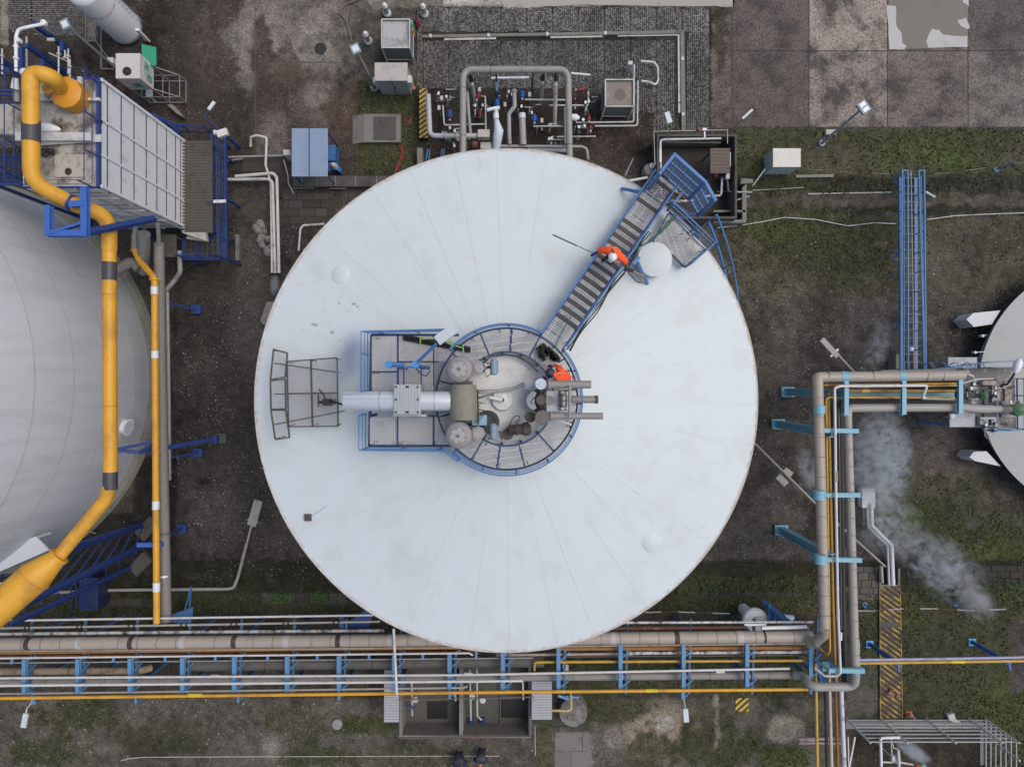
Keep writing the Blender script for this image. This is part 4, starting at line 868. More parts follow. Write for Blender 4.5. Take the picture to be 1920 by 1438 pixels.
m = MB(); m.prism([W(*p, 5.2) for p in ((-60,1062),(0,1037),(66,1005),(92,1031),(0,1071),(-60,1095))], 5.1, 5.2); m.prism([W(*p, 5.1) for p in ((60,1008),(66,1005),(70,1009),(64,1012))], 4.0, 5.1)
tag(m.build('canopy_sheet', mat('canopy_white', (.66,.70,.74), .4, .2, (.5,.5,.5))), 'plain white sheet canopy at the lower edge of the huge left tank', 'canopy')
m = MB(); m.tube([W(128,985,1.0), W(104,1018,1.0), W(72,1040,1.0)], .05); m.tube([W(126,983,1.3), W(180,1000,.3)], .03); m.rev(W(126,984,1.4), (1,.8,0), [(.14,0),(.14,.2)], 12); tag(m.build('drain_pipe', steel), 'small drain pipe at the foot of the huge left tank', 'pipe')
# ---- big yellow pipe
v = thing('gas_main', 'thick yellow pipe with dark bands running down the left side', 'pipe', W(205, 650, 0)); r = .30
path = [W(60,150,12.2), W(62,345,12.0), W(148,382,10.9), W(205,412,9.6), W(206,920,9.5)]
m = MB(); m.tube([W(122,176,10.9), W(98,143,12.3), W(57,136,12.4), W(58,225,12.3), W(59,342,12.0), W(140,384,10.8), W(192,402,10.0), W(205,425,9.7), W(205,470,9.5)], .315, 24, .9)
m.tube([W(205,470,9.5), W(207,908,9.5), W(197,938,9.5), W(110,1043,9.9)], .29, 24, .5); m.build('pipe_body', yel, v)
m = MB(); d_ = (W(30,1110,10.4) - W(112,1040,9.9)).normalized(); a = W(110,1043,9.9); m.rev(a, d_, [(.30,-.1),(.44,-.07),(.44,.06),(.40,.08),(.70,1.15),(.74,1.2),(.70,1.25),(.70,5.2)], 32); m.build('reducer', yel, v)
yb = Vector((0,1,0))
for py, pz, ln, rr_, px in ((246,12.25,39,.335,58.5),(509,9.5,34,.30,205.3),(901,9.5,33,.30,206.8)): c = W(px, py, pz); l = L(ln, pz); m = MB(); m.rev(c-yb*l/2, yb, [(rr_,0),(rr_,l)], 28); m.build('dark_band', band, v)
for q in (1, 5): py = 470+q*52+31; m = MB(); m.rev(W(205.2+q*.2, py, 9.5), yb, [(.292,-.02),(.302,0),(.292,.02)], 28); m.build('weld_ring', mat('weld_yellow', (.45,.21,.02), .6), v)
# volute on the roof
zt = 10.5; c = W(118, 172, 11.2); v = thing('fan_casing', 'yellow octagonal fan casing with a bolted flange on the dirty white roof', 'fan casing', (c.x, c.y, zt))
m = MB(); m.rev((c.x+.15, c.y-.05, zt), (0,0,1), [(.62, 0), (.66, .3), (.66, .75), (.45, .85), (.1, .9)], 10); m.rev((c.x-.2,c.y+.1,zt+.5),(-.35,.25,.9),[(.42,0),(.34,.55)],20); m.build('casing', mat('casing_yellow', (.60,.27,.02), .45, .4, (.42,.17,.02), 2), v)
m = MB(); m.flange((c.x-.32,c.y+.2,zt+1.0),(-.35,.25,.9), .44, .09, 18); m.build('flange', yel, v)
m = MB()
for k in range(4): a = R(45+90*k); m.bar((c.x+.15, c.y-.05, zt+.85), (c.x+.15+math.cos(a)*.6, c.y-.05+math.sin(a)*.6, zt+.6), .03, .3)
m.build('gusset', yel, v)
# ---- white tower
X0, X1, Y0, Y1, ZT, ZB = -20.8, -17.5, 8.33, 12.95, 10.5, 2.9
v = thing('filter_tower', 'tall white panelled tower with a grimy flat roof and dirty seams', 'tower', ((X0+X1)/2, (Y0+Y1)/2, 0))
pm = mat('panel_white', (.68,.715,.76), .5, .6, (.43,.43,.42), 1.3)
m = MB(); m.box(X0, X1, Y0, Y1, ZB, ZT); m.build('wall', pm, v)
gm_ = mat('grimy_roof', (.40,.38,.34), .85, .95, (.10,.085,.065), 1.3, grain=.3, thr=.44)
m = MB(); m.box(X0+.06, X1-.12, Y0+.1, Y1-.08, ZT, ZT+.04); m.build('roof_plate', gm_, v)
m = MB(); m.box(-19.4, -18.05, 8.75, 9.7, ZT+.04, ZT+.10); m.build('roof_plate', mat('lichen_plate', (.42,.40,.35), .85, .7, (.2,.18,.15), 3, thr=.5), v)
m = MB(); m.rev(W(128, 322, ZT+.1), (0,0,1), [(.16,0),(.02,.02)], 9); m.rev(W(112, 240, ZT+.1), (0,0,1), [(.12,0),(.02,.02)], 9); m.build('roof_hole', mat('rusty_hole', (.035,.02,.015)), v)
m = MB(); random.seed(3); c = W(88, 286, ZT+.12)
for k in range(26): a = random.uniform(0, 6.28); b_ = a+random.uniform(1, 3); m.tube([c+Vector((math.cos(a)*random.uniform(.1,.45), math.sin(a)*.25, 0)), c+Vector((random.uniform(-.3,.3), random.uniform(-.2,.2), .02)), c+Vector((math.cos(b_)*.4, math.sin(b_)*.22, 0))], .008, 4)
tag(m.build('wire_tangle', dark), 'tangle of old wire on the grimy tower roof', 'wire')
m = MB()
for z_ in (10.03, 8.97, 7.92, 6.85, 5.85, 4.9, 3.96, 3.4): m.box(X1-.01, X1+.012, Y0+.12, Y1-.1, z_-.04, z_+.03)
m.build('seam_slot_strip', mat('dirty_seam', (.06,.05,.04), .8, .5, (.2,.18,.15), 5), v)
m = MB()
for y_ in (11.2, 9.72): m.box(X1+.012, X1+.075, y_-.04, y_+.04, ZB, ZT)
for y_ in (Y0+.05, Y1-.05): m.box(X1-.01, X1+.1, y_-.06, y_+.06, ZB, ZT+.06)
m.build('corner_rib', white, v)
m = MB()
for z_ in (9.7, 8.7, 7.6, 6.5, 5.4, 4.3, 3.4): m.box(X0, X1, Y0-.012, Y0+.01, z_-.05, z_+.05)
m.build('seam_slot_strip', mat('slot_shade', (.16,.15,.14)), v)  # dark strips paint the shadow slots between the front beams
m = MB()
for x_ in (X0+.4, -19.6, -18.6, X1-.2): m.box(x_-.05, x_+.05, Y0-.09, Y0, ZB, ZT)
for z_ in (9.2, 7.0, 5.0): m.box(X0, X1, Y0-.14, Y0-.09, z_-.05, z_+.05)
m.build('front_rib', dwhite, v)
m = MB()   # beams on the roof
for a, b, w_ in ((W(60,187,10.7), W(188,187,10.7), .12), (W(150,145,10.7), W(150,187,10.7), .16), (W(92,150,10.7), W(92,187,10.7), .08), (W(30,257,10.9), W(172,257,10.9), .34)): m.bar(a, b, w_, .12)
m.add([W(75,262,10.85), W(190,252,10.7), W(190,266,10.7), W(75,273,10.7)], [(0,1,2,3)]); m.build('roof_beam', dwhite, v)
m = MB(); m.box(-22.9, -21.0, 10.7, 12.0, 8.6, 10.2); tag(m.build('side_duct', gm_), 'grimy white box duct left of the yellow pipe', 'duct')
m = MB(); c = W(84, 240, 10.9); m.rev(W(78,240,10.72), (1,-.1,0), [(.22,0),(.22,.4),(.1,.75),(.05,.8)], 20); tag(m.build('roof_cowl', white), 'short white cowl on the tower roof right of the grey pipe band', 'cowl')
m = MB(); c = W(178, 222, 10.9); m.rev((c.x,c.y,10.5),(0,0,1),[(.1,0),(.12,.15),(.06,.3)],10); tag(m.build('roof_valve', navy), 'small dark valve by the right rail of the tower roof', 'valve')
v = thing('tower_railing', 'dark blue guard rail around the white tower roof', 'railing', ((X0+X1)/2, (Y0+Y1)/2, ZT))
m = MB(); rail(m, [(X1-.03,Y1-.03,ZT),(X0,Y1-.03,ZT),(X0,Y0,ZT),(X1-.03,Y0,ZT)], 1.1, (.55,), .027, 1.55, closed=True, kick=False); m.build('rail', dblue, v)
m = MB(); 
m.bar((X1-.03,Y0,ZT+.08),(X1-.03,Y1,ZT+.08),.13,.16); m.bar((X0,Y0,ZT+.03),(X1,Y0,ZT+.03),.08,.12); m.bar((X0,Y1,ZT+.03),(X1,Y1,ZT+.03),.08,.12); m.build('kick_plate', dblue, v)
m = MB()
for x_, y_ in ((X0+.2,Y0+.2),(X1-.2,Y0+.2),(X0+.2,Y1-.2),(X1-.2,Y1-.2)): m.box(x_-.15, x_+.15, y_-.15, y_+.15, 0, ZB)
m.build('leg', dblue, bpy.data.objects['filter_tower'])
# secondary walkway left of the tower
v = thing('side_walkway', 'dark blue railed gangway at the far left beside the tower', 'walkway', W(15, 250, 5)); m = MB()
rail(m, [W(-30,143,8.6), W(38,143,8.6)], 1.1, (.55,), .03, 1.2); rail(m, [W(-20,300,8), W(45,340,8)], 1.1, (.55,), .03, .8); m.build('railing', dblue, v)
m = MB(); P_ = [(-24.5,9.2),(-21.05,9.2),(-21.05,10.5),(-24.5,10.5)]; grating(m, P_, 8.0, 0, .1, .03, .03, .3); frame(m, [(*p, 7.95) for p in P_], .1, .15)
for x_ in (-24.2,-22.6,-21.2): m.bar((x_,9.3,0),(x_,9.3,7.9),.14,.14)
for k in range(9): m.bar((-24.4,13.3-.22*k,7.2+.08*k),(-21.2,13.3-.22*k,7.2+.08*k),.05,.04)
m.build('deck', dblue, v)
# ---- big U frame under the tower carrying the pipe
v = thing('pipe_bracket', 'dark blue square bracket frame holding the yellow pipe below the tower', 'bracket', W(128, 410, 8)); zz = 11.3
m = MB()
for a, b, w_ in (((92,386),(92,444),.26),((87,438),(166,438),.30),((160,352),(160,444),.30),((95,438),(158,418),.12),((160,382),(132,384),.28)): zz += .015; m.ibeam(W(*a, zz), W(*b, zz), w_*.85, .24)
m.build('frame', mat('bracket_blue', (.045,.13,.44), .5, .3, (.04,.06,.14), 2), v)
m = MB(); m.bar(W(166,436,11.2), W(290,410,8.0), .26, .2); m.build('brace', dblue, v)
m = MB(); m.rev(W(131,380,10.95), (.85,-.3,-.1), [(.36,0),(.36,.12)], 24); m.build('pipe_clamp', dblue, v)
# ---- grooved lean-to roof and blue walkway on its right
v = thing('lean_to', 'dark grooved sheet roof at the right foot of the white tower', 'roof', W(372, 350, 2.7)); m = MB(); a, b = W(346,437,3.2), W(398,264,3.2); n_ = 60
for k in range(n_): y = a.y + (b.y-a.y)*(k+.5)/n_; m.box(a.x-.1, b.x, y-.026, y+.026, 3.1, 3.2)
m.box(a.x-.1, b.x-.01, a.y+.01, b.y-.01, 3.08, 3.14); m.build('roof_sheet', tile, v)
m = MB()
for k in range(28): y = a.y + (b.y-a.y)*(k+.5)/28; m.box(a.x-.12, a.x+.02, y-.03, y+.03, 3.2, 3.26)
m.build('eave_clip', lconc, v); m = MB()
for x_ in (a.x+.1, b.x-.1):
    for y_ in (a.y+.2, b.y-.2): m.bar((x_,y_,0),(x_,y_,3.1),.1,.1)
m.build('post', dblue, v)
v = thing('lean_to', 'small piece of grooved sheet roof left of the thick grey pipe', 'roof', W(315, 462, 2)); m = MB(); a, b = W(296,482,2.8), W(330,440,2.8)
for k in range(15): y = a.y + (b.y-a.y)*(k+.5)/15; m.box(a.x, b.x, y-.03, y+.03, 2.7, 2.8)
m.box(a.x, b.x-.01, a.y+.01, b.y-.01, 2.68, 2.74); m.bar((a.x+.1,a.y+.1,0),(a.x+.1,a.y+.1,2.7),.1,.1); m.bar((b.x-.1,b.y-.1,0),(b.x-.1,b.y-.1,2.7),.1,.1); m.build('roof_sheet', tile, v)
v = thing('blue_walkway', 'dark blue railed walkway beside the grooved sheet roof', 'walkway', W(405, 365, 0)); zd = 2.2
P_ = [W(398,250,zd), W(422,250,zd), W(424,486,zd), W(345,486,zd), W(345,448,zd), W(399,448,zd)]
m = MB(); grating(m, [(p.x,p.y) for p in P_], zd, 0, .07, .02, .03, .3); m.build('deck_grating', mat('steel_deck', (.12,.125,.13), .6, .5, (.07,.07,.07), 2), v)
m = MB(); frame(m, P_, .14, .2); 
for a_, b_ in (((398,312),(424,312)),((399,372),(424,372)),((399,430),(424,430)),((370,448),(370,486))): m.bar(W(*a_, zd-.05), W(*b_, zd-.05), .1, .14)
m.build('deck_frame', dblue, v)
m = MB(); rail(m, [W(345,484,zd), W(424,486,zd), W(421,250,zd), W(340,248,zd), W(290,222,zd)], 1.1, (.4,.75), .03, 1.1); rail(m, [W(284,238,zd), W(345,258,zd)], 1.1, (.55,), .03, .8); m.build('railing', dblue, v)
m = MB()
for x_, y_ in ((401,252),(421,252),(423,484),(401,446),(348,484),(421,370),(290,230)): p = W(x_, y_, zd); m.bar((p.x,p.y,0), p, .12, .12)
for a_, b_ in (((402,300),(422,352)),((402,420),(422,470))): m.bar(W(*a_, .3), W(*b_, zd-.1), .06, .06)
m.build('post', dblue, v)
m = MB(); P_ = [W(340,238,zd), W(288,214,zd), W(284,226,zd), W(340,250,zd)]
for k in range(10): a_ = P_[0]+(P_[1]-P_[0])*k/9; b_ = P_[3]+(P_[2]-P_[3])*k/9; m.bar(a_, b_, .04, .05)
m.bar(P_[0], P_[1], .06, .16); m.bar(P_[3], P_[2], .06, .16); m.build('link_bridge', dblue, v)
m = MB(); a, b = W(352, 452, 3.6), W(385, 437, 3.6); m.prism([W(340,436,3.6), W(385,436,3.6), W(387,452,3.6), W(372,447,3.6)], 3.3, 3.6); m.prism([W(350,448,3.2), W(383,452,3.2), W(383,446,3.2), W(350,442,3.2)], 2.9, 3.2); tag(m.build('gutter_end', lconc), 'pale flat ledge at the lower corner of the white tower', 'ledge')
# lamps on the blue walkway
def tube_lamp(label, base, knee, end, mt, t0=.45):
    v = thing('walkway_lamp', label, 'lamp', W(*base), 'small strip lamps on arms'); m = MB(); m.tube([W(*base), W(*knee), W(*end)], .035, 8); m.build('arm', mt, v)
    a, b = W(*knee), W(*end); p = a + (b-a)*t0; m = MB(); m.bar(p+Vector((0,0,.05)), b+Vector((0,0,.05)), .16, .08); m.build('lamp_head', mat('strip_lamp_white', (.66,.66,.64)), v)
tube_lamp('white strip lamp on a kinked blue arm above the walkway corner', (421,250,3.4), (383,219,4.2), (403,192,4.2), dblue)
tube_lamp('white strip lamp sticking straight out over the grooved roof', (388,379,3.4), (392,379,3.5), (424,378,3.6), dblue, .3)
m = MB(); m.bar(W(408,253,4.4), W(427,247,4.4), .34, .2); m.box(*sum(([W(400,251,4.3).x, W(405,251,4.3).x, W(400,252,4.3).y, W(400,244,4.3).y, 4.1, 4.3],), [])); m.bar(W(404,250,4.1), W(418,262,2.3), .05, .05)
tag(m.build('floodlight', mat('flood_white', (.62,.60,.56))), 'boxy white floodlight at the walkway corner', 'lamp')
# ---- pipes running south from the tower
pipe('slim yellow pipe with white bands left of the grey insulated pipe', [(253,440,3.6),(253,470,3.6),(262,490,3.7),(290,522,4.2),(290,560,4.2),(294,1168,4.2)], 12, yel, bend=1.5, name='gas_pipe', bands=[(289.5,545,4.25,14,white,(0,1,0)),(290.6,665,4.25,14,white,(0,1,0)),(292.2,947,4.25,16,white,(0,1,0)),(293.5,1100,4.25,17,white,(0,1,0))], flan=[(254,470,3.6,(0,1,0)),(289.5,524,4.2,(0,1,0))])
pipe('thick speckled grey insulated pipe right of the slim yellow pipe', [(298,455,3.4),(302,700,3.4),(312,1165,3.4)], 19, mat('speckled_insulation', (.20,.185,.175), .7, .6, (.30,.29,.28), 5, grain=.15), bend=0, name='insulated_pipe', bands=[(308,1079,3.45,3,alu,(0,1,0)),(310,1000,3.45,2,dgrey,(0,1,0))])
pipe('thin dark pipe tucked behind the speckled grey one', [(314,548,2.4),(317,760,2.4),(318,900,2.4)], 6, greyp, bend=0)
pipe('grey bent stub pipe from the blue walkway down to the thin dark pipe', [(336,470,2.4),(338,510,2.2),(330,523,1.8),(311,545,1.6)], 9, greyp, bend=1)
pipe('short grey insulated elbow against the huge left tank', [(219,506,3.0),(250,490,3.2),(262,505,3.2)], 20, mat('speckled_insulation'), bend=.6)
v = thing('steel_cylinder', 'upright grey steel cylinder between yellow elbow and thick grey pipe', 'cylinder', W(272,480,0)); m = MB(); m.rev(W(270,510,2.6), (W(270,440,4.6)-W(270,510,2.6)), [(.28,0),(.30,.05),(.30,2.8)], 24); m.build('cylinder_body', steel, v)
pipe('short grey riser between tower and yellow elbow', [(254,420,4.6),(254,465,3.7)], 11, greyp, bend=0)
pipe('thin riser with worn lagging above the thick grey pipe', [(296,420,4.8),(298,458,3.6)], 8, greyp, bend=0)
# blue brackets to the ground
def stand(label, base, top, mt, w=.2, plate=.45, group=None, name='pipe_stand', zt_=None):
    v = thing(name, label, 'support', (W(*base).x, W(*base).y, 0), group); m = MB(); b = W(*base); 
    m.box(b.x-plate/2, b.x+plate/2, b.y-plate/2, b.y+plate/2, .0, .1); m.build('foot', conc if name == 'pipe_stand' else mt, v)
    m = MB(); m.box(b.x-plate*.38, b.x+plate*.38, b.y-plate*.38, b.y+plate*.38, .1, .13); t_ = W(*top); m.ibeam(b+Vector((0,0,.12)), Vector((b.x, b.y, t_.z)), w, w, (0,1,0), .04); m.build('post', mt, v)
    if (t_-Vector((b.x,b.y,t_.z))).length > .3: m = MB(); m.ibeam(Vector((b.x,b.y,t_.z)), t_, w, w, None, .04); m.build('arm', mt, v)
    return v
bs = 'dark blue brackets beside the slim yellow pipe'
v = thing('pipe_stand', 'long dark blue arm reaching from the left tank to a foot on the gravel', 'support', W(410,823,0), bs); m = MB(); m.ibeam(W(222,842,4.2), W(292,827,4.0), .16, .2); m.ibeam(W(222,845,4.2), W(262,848,3.9), .16, .2); m.bar(W(262,848,3.9), W(405,823,.2), .22, .2); m.bar(W(290,830,3.9), W(262,846,3.9), .1, .1); m.build('arm', dblue, v); m = MB(); c = W(414,822); m.box(c.x-.3, c.x+.35, c.y-.28, c.y+.28, 0, .12); m.build('foot', dconc, v); m = MB(); c = W(408,823); m.box(c.x-.18, c.x+.12, c.y-.22, c.y+.22, .12, .4); m.build('shoe', dblue, v)
for px, py, x1, y1, lb in ((375,848,318,858,'short dark blue bracket just below the long blue arm'),(372,581,315,568,'dark blue bracket on the gravel beside the upper slim yellow pipe'),(345,990,318,1004,'dark blue bracket by the lower part of the thick grey pipe')):
    v = thing('pipe_stand', lb, 'support', W(px,py,0), bs); m = MB(); m.bar(W(px-4,py,.25), W(x1,y1,1.8), .12, .14); m.build('arm', dblue, v); m = MB(); c = W(px,py); m.box(c.x-.3, c.x+.25, c.y-.25, c.y+.25, 0, .28); m.build('foot', dblue, v)
m = MB(); m.bar(W(258,1021,3.9), W(305,1021,3.9), .22, .2); tag(m.build('short_beam', mat('bracket_blue')), 'short flat blue beam crossing under the slim yellow pipe', 'beam')
# blue lattice masts bottom left
v = thing('lattice_support', 'dark blue steel lattice carrying the wide yellow duct at lower left', 'lattice', W(180,1040,0)); m = MB()
B0 = [W(262,985,.1), W(278,1020,.1), W(240,1060,.1)]; T0 = [W(80,1110,8.5), W(40,1150,8.6), W(115,1075,8.4)]
m.ibeam(W(270,982,.1), W(110,1035,6.8), .26, .26); m.ibeam(W(275,1018,.1), W(30,1140,8.7), .26, .26); m.ibeam(W(248,1062,.1), W(20,1170,8.4), .2, .2)
for k in range(8):
    t0, t1 = k/8, (k+1)/8; a_, b_ = W(270,982,.1).lerp(W(110,1035,6.8), t0), W(275,1018,.1).lerp(W(30,1140,8.7), t1); c_2 = W(248,1062,.1).lerp(W(20,1170,8.4), t0)
    m.bar(a_, b_, .05, .05); m.bar(b_, c_2, .05, .05)
m.build('beam', dblue, v); m = MB(); 
for x_, y_ in ((262,984),(250,1050)): c = W(x_, y_); m.prism([W(x_-12,y_+14,.3),W(x_+18,y_-16,.3),W(x_+34,y_+2,.3),W(x_+6,y_+32,.3)], 0, .25)
m.build('footing', dconc, v)
v = thing('blue_duct_tower', 'dark blue louvred column standing behind the lower left pipes', 'column', W(168,1120,0)); m = MB(); a, b = W(152,1142,1.2), W(184,1084,1.2); m.box(a.x, b.x, a.y, b.y, 0, 1.2); m.build('column_body', mat('louvre_blue', (.015,.025,.07)), v)
m = MB(); 
for k in range(9): x = a.x+(b.x-a.x)*k/8; m.bar((x,a.y-.02,1.22),(x,b.y,1.22),.03,.05)
frame(m, [(a.x,a.y,1.25),(b.x,a.y,1.25),(b.x,b.y,1.25),(a.x,b.y,1.25)], .06, .06); m.bar(W(133,1100,.8), W(133,1143,.8), .05, .05); m.bar(W(143,1085,.8), W(143,1143,.8), .05, .05); m.build('louvre', dblue, v)
v = thing('blue_railing', 'dark blue rails at the far lower left edge', 'railing', W(10,1080,0)); m = MB(); rail(m, [W(-20,1075,2), W(60,1078,2)], 1.1, (.4,.75), .03, .9); m.build('rail', dblue, v)
pipe('thin white pipe just under the blue rails at the far lower left', [(-30,1094,3.4),(22,1093,3.4)], 4, white, bend=0)
pipe('long dull grey pipe bending up to the fallen strip lamp', [(60,1112,.2),(220,1106,.2),(425,1104,.2),(438,1102,.2),(446,1082,.25),(462,1020,.3)], 6, greyp, bend=1.5)
# tilted strip lamp on the gravel left of tank
def strip_lamp(label, a, b, ha, hb, w=9):
    v = thing('strip_light', label, 'light', W(*a), 'long strip lights on grey poles'); m = MB(); m.tube([W(*a), W(*b)], .06, 8); m.build('pole', greyp, v); m = MB(); m.bar(W(*ha), W(*hb), L(w, ha[2]), .14); m.build('lamp_head', mat('strip_grey', (.30,.30,.29)), v)
    p, q = W(*ha), W(*hb); m = MB(); c = q*.8+p*.2; d_ = (q-p).normalized(); s_ = Vector((-d_.y, d_.x, 0)); m.bar(c-s_*.3, c+s_*.3, .12, .1); m.build('clamp', steel, v); return v
strip_lamp('long grey strip light on a leaning pole at the gravel left of the tank', (446,1082,.3), (474,975,1.2), (485,938,1.3), (472,985,1.2), 16)
strip_lamp('grey strip light on a slanting pole above the right pipe corner', (1602,698,.6), (1562,655,1.2), (1540,636,1.3), (1570,668,1.1), 10)
v = thing('strip_light', 'grey twin box light on a slanting pole left of the right pipe rack', 'light', W(1530,945,.5), 'long strip lights on grey poles'); m = MB(); m.tube([W(1412,828,1.0), W(1530,945,.9), W(1660,1062,.5)], .06, 8); m.build('pole', mat('putty_grey', (.32,.31,.28)), v); m = MB()
m.bar(W(1458,892,.9), W(1474,908,.9), .36, .14); m.bar(W(1470,880,.9), W(1484,890,.9), .32, .14); m.build('lamp_head', mat('putty_grey'), v)
pipe('pale pipe end standing at the right foot of the slanting pole', [(1652,1060,.5),(1654,1092,.3)], 6, mat('putty_grey'), bend=0)
m = MB(); m.prism([W(*p, .35) for p in ((488,600),(500,566),(513,566),(509,608),(492,608))], 0, .35); m.prism([W(*p, .42) for p in ((493,598),(502,572),(510,572),(505,600))], .35, .42); tag(m.build('concrete_box', mat('box_grey', (.19,.19,.185))), 'grey open concrete box peeking out at the left tank edge', 'box')
# ---- upper left yard
v = thing('liquid_gas_tank', 'slim upright white vessel with faint red lettering at the top left', 'vessel', W(243,60,0)); b = W(241,58); rr_ = .93
vm = mat('vessel_white', (.60,.63,.66), .45, .3, (.45,.45,.46), 1.2)
m = MB(); m.rev((b.x,b.y,.35), (0,0,1), [(rr_*.8,0),(rr_,.12),(rr_,3.9),(rr_*.97,4.0),(rr_*.8,4.14),(.01,4.3)], 48); m.build('vessel_body', vm, v)
m = MB(); 
for k in range(3): a = R(120*k-40); p = Vector((b.x+math.cos(a)*rr_*.8, b.y+math.sin(a)*rr_*.8, 0)); m.bar(p, p+Vector((0,0,.9)), .16, .16)
m.build('leg', steel, v); m = MB(); m.rev((b.x,b.y,.3),(0,0,1),[(rr_*1.03,.0),(rr_*1.03,.12)],40); m.build('base_ring', steel, v)
m = MB(); m.bar(W(257,56,1.6), W(278,78,.1), .2, .12); m.build('drain_chute', white, v); m = MB(); c = W(279,79); m.rev((c.x,c.y,.05),(0,0,1),[(.12,0),(.12,.2)],8); m.build('chute_foot', rust, v)
m = MB(); 
for k in range(9): z_ = .6+k*.35; m.tube([Vector((b.x+.93,b.y+.1,z_)), Vector((b.x+1.12,b.y+.25,z_)), Vector((b.x+.95,b.y+.45,z_))], .018, 5)
m.build('side_fitting', steel, v)
cu = bpy.data.curves.new('lettering', 'FONT'); cu.body = 'LIQUIDE'; cu.size = .5; cu.align_x = 'CENTER'; cu.extrude = .0; to = bpy.data.objects.new('lettering', cu); COL.objects.link(to)
dg = bpy.context.evaluated_depsgraph_get(); tm = bpy.data.meshes.new_from_object(to.evaluated_get(dg)); bpy.data.objects.remove(to)
import bmesh
bm_ = bmesh.new(); bm_.from_mesh(tm); 
th0 = R(-62); vs_ = []
for w_ in bm_.verts: a = th0 + w_.co.x/rr_; vs_.append((b.x+math.cos(a)*(rr_+.008), b.y+math.sin(a)*(rr_+.008), 2.95+w_.co.y*.55))
m = MB(); m.add(vs_, [tuple(x.index for x in f.verts) for f in bm_.faces]); bm_.free(); m.build('lettering', mat('faded_red_letters', (.50,.27,.30), .6, .5, (.5,.45,.47), 6), v)
pipe('thin hoop pipe at the top edge beside the white vessel', [(145,-8,2.5),(143,12,2.5),(152,24,2.3),(160,16,2.2)], 3, greyp, bend=2)
v = thing('raised_cabinet', 'boxy white cabinet with a round black opening and teal stickers', 'cabinet', W(250,140,0)); a, b = W(217,147.5,3.4), W(262.5,100.5,3.4); cm_ = mat('cabinet_cream', (.54,.52,.49), .6, .4, (.30,.28,.26), 1.6)
m = MB(); m.box(a.x, b.x, a.y, b.y, 2.0, 3.4); m.build('cabinet_body', cm_, v); m = MB(); c = W(238,134,3.42); m.cyl(c, L(8.2,3.4), 3.36, 3.425, 28); m.build('opening', mat('opening_black', (.015,.018,.025)), v)
m = MB(); m.box(b.x, b.x+.006, a.y+.2, a.y+.6, 2.2, 2.7); m.box(b.x, b.x+.006, b.y-.6, b.y-.2, 2.55, 2.95); m.box(a.x+.5, a.x+.95, a.y-.006, a.y, 2.3, 2.8); m.build('sticker', mat('teal_sticker', (.08,.30,.26)), v)
m = MB(); m.rev((b.x,(a.y+b.y)/2,2.65),(1,0,0),[(.42,0),(.42,.01),(.38,.011),(.38,0.004)],30); m.build('round_emblem', mat('emblem_grey', (.42,.44,.42)), v)
m = MB(); xs_, ys_ = (a.x+.05, b.x-.05, b.x+.9), (a.y+.05, b.y-.05)
for x_ in xs_:
    for y_ in ys_: m.bar((x_,y_,0),(x_,y_,2.0 if x_ < b.x else 1.0),.05,.05)
for z_ in (.15, .9): 
    for y_ in ys_: m.bar((xs_[0],y_,z_),(xs_[2],y_,z_),.04,.04)
    for x_ in xs_: m.bar((x_,ys_[0],z_),(x_,ys_[1],z_),.04,.04)
m.bar((xs_[1],ys_[0],2),(xs_[2],ys_[0],.9),.04,.04); m.bar((xs_[1],ys_[1],2),(xs_[2],ys_[1],.9),.04,.04); m.build('stand', steel, v)
m = MB(); m.prism([W(*p, 2.4) for p in ((265.5,83),(292,89),(293,120),(290,125),(266,116))], 2.34, 2.4); v = thing('green_board', 'flat green sheet panel beside the raised white cabinet', 'panel', W(279,104,0)); m.build('panel', green, v); m = MB(); m.bar(W(290,120,2.35), W(290,150,.0), .06, .06); m.bar(W(292,90,2.35), W(288,96,0), .05,.05); m.build('post', steel, v)
m = MB(); a, b = W(273,182,1.0), W(284,168,1.0); m.box(a.x,b.x,a.y,b.y,.85,1.0); m.bar((a.x+.1,a.y+.1,0),(a.x+.1,a.y+.1,.85),.05,.05); tag(m.build('notice_board', mat('notice', (.40,.50,.48))), 'small pale green notice board under the raised cabinet', 'sign')
m = MB(); a, b = W(201,118,.6), W(212,108,.6); m.box(a.x,b.x,a.y,b.y,0,.6); tag(m.build('junction_box', dwhite), 'small pale box on the ground left of the raised cabinet', 'box')
m = MB(); c = W(322, 205, .4); m.prism([W(*p, .45) for p in ((312,196),(324,196),(344,220),(332,214))], 0, .45); tag(m.build('rubble_block', mat('brick_pale', (.22,.18,.16))), 'broken reddish block on the dark yard by the blue stair', 'block')
def post_lamp(label, base, head, hz, hw, hl, ang=None, mt=steel, twin=False, w=.09, hm=lamp):
    b = W(*base); h = W(*head, hz); v = thing('lamp_post', label, 'lamp post', b, 'tall lamp posts'); m = MB(); m.tube([b, h], [w, w*.6], 10); m.cyl(b, w*2, b.z, b.z+.12, 10); m.build('post', mt, v)
    d_ = ang if ang is not None else math.atan2(h.y-b.y, h.x-b.x); dx = Vector((math.cos(d_), math.sin(d_), 0)); dy = Vector((-dx.y, dx.x, 0))
    m = MB(); m.bar(h-dx*hl/2, h+dx*hl/2, hw, .16); m.build('lamp_head', mat('lamp_shell', (.24,.28,.32), .5, .3, (.2,.22,.24), 3), v)
    m = MB()
    for s in ((-1, 1) if twin else (0,)): c = h+dy*s*hw*.23+Vector((0,0,.085)); m.bar(c-dx*hl*.32, c+dx*hl*.32, hw*(.34 if twin else .7), .02)
    m.build('glass', glass, v); return v
post_lamp('lamp post with a small pale head near the top left cobbles', (225,135,0), (123,47), 4.6, .42, .5, R(115))
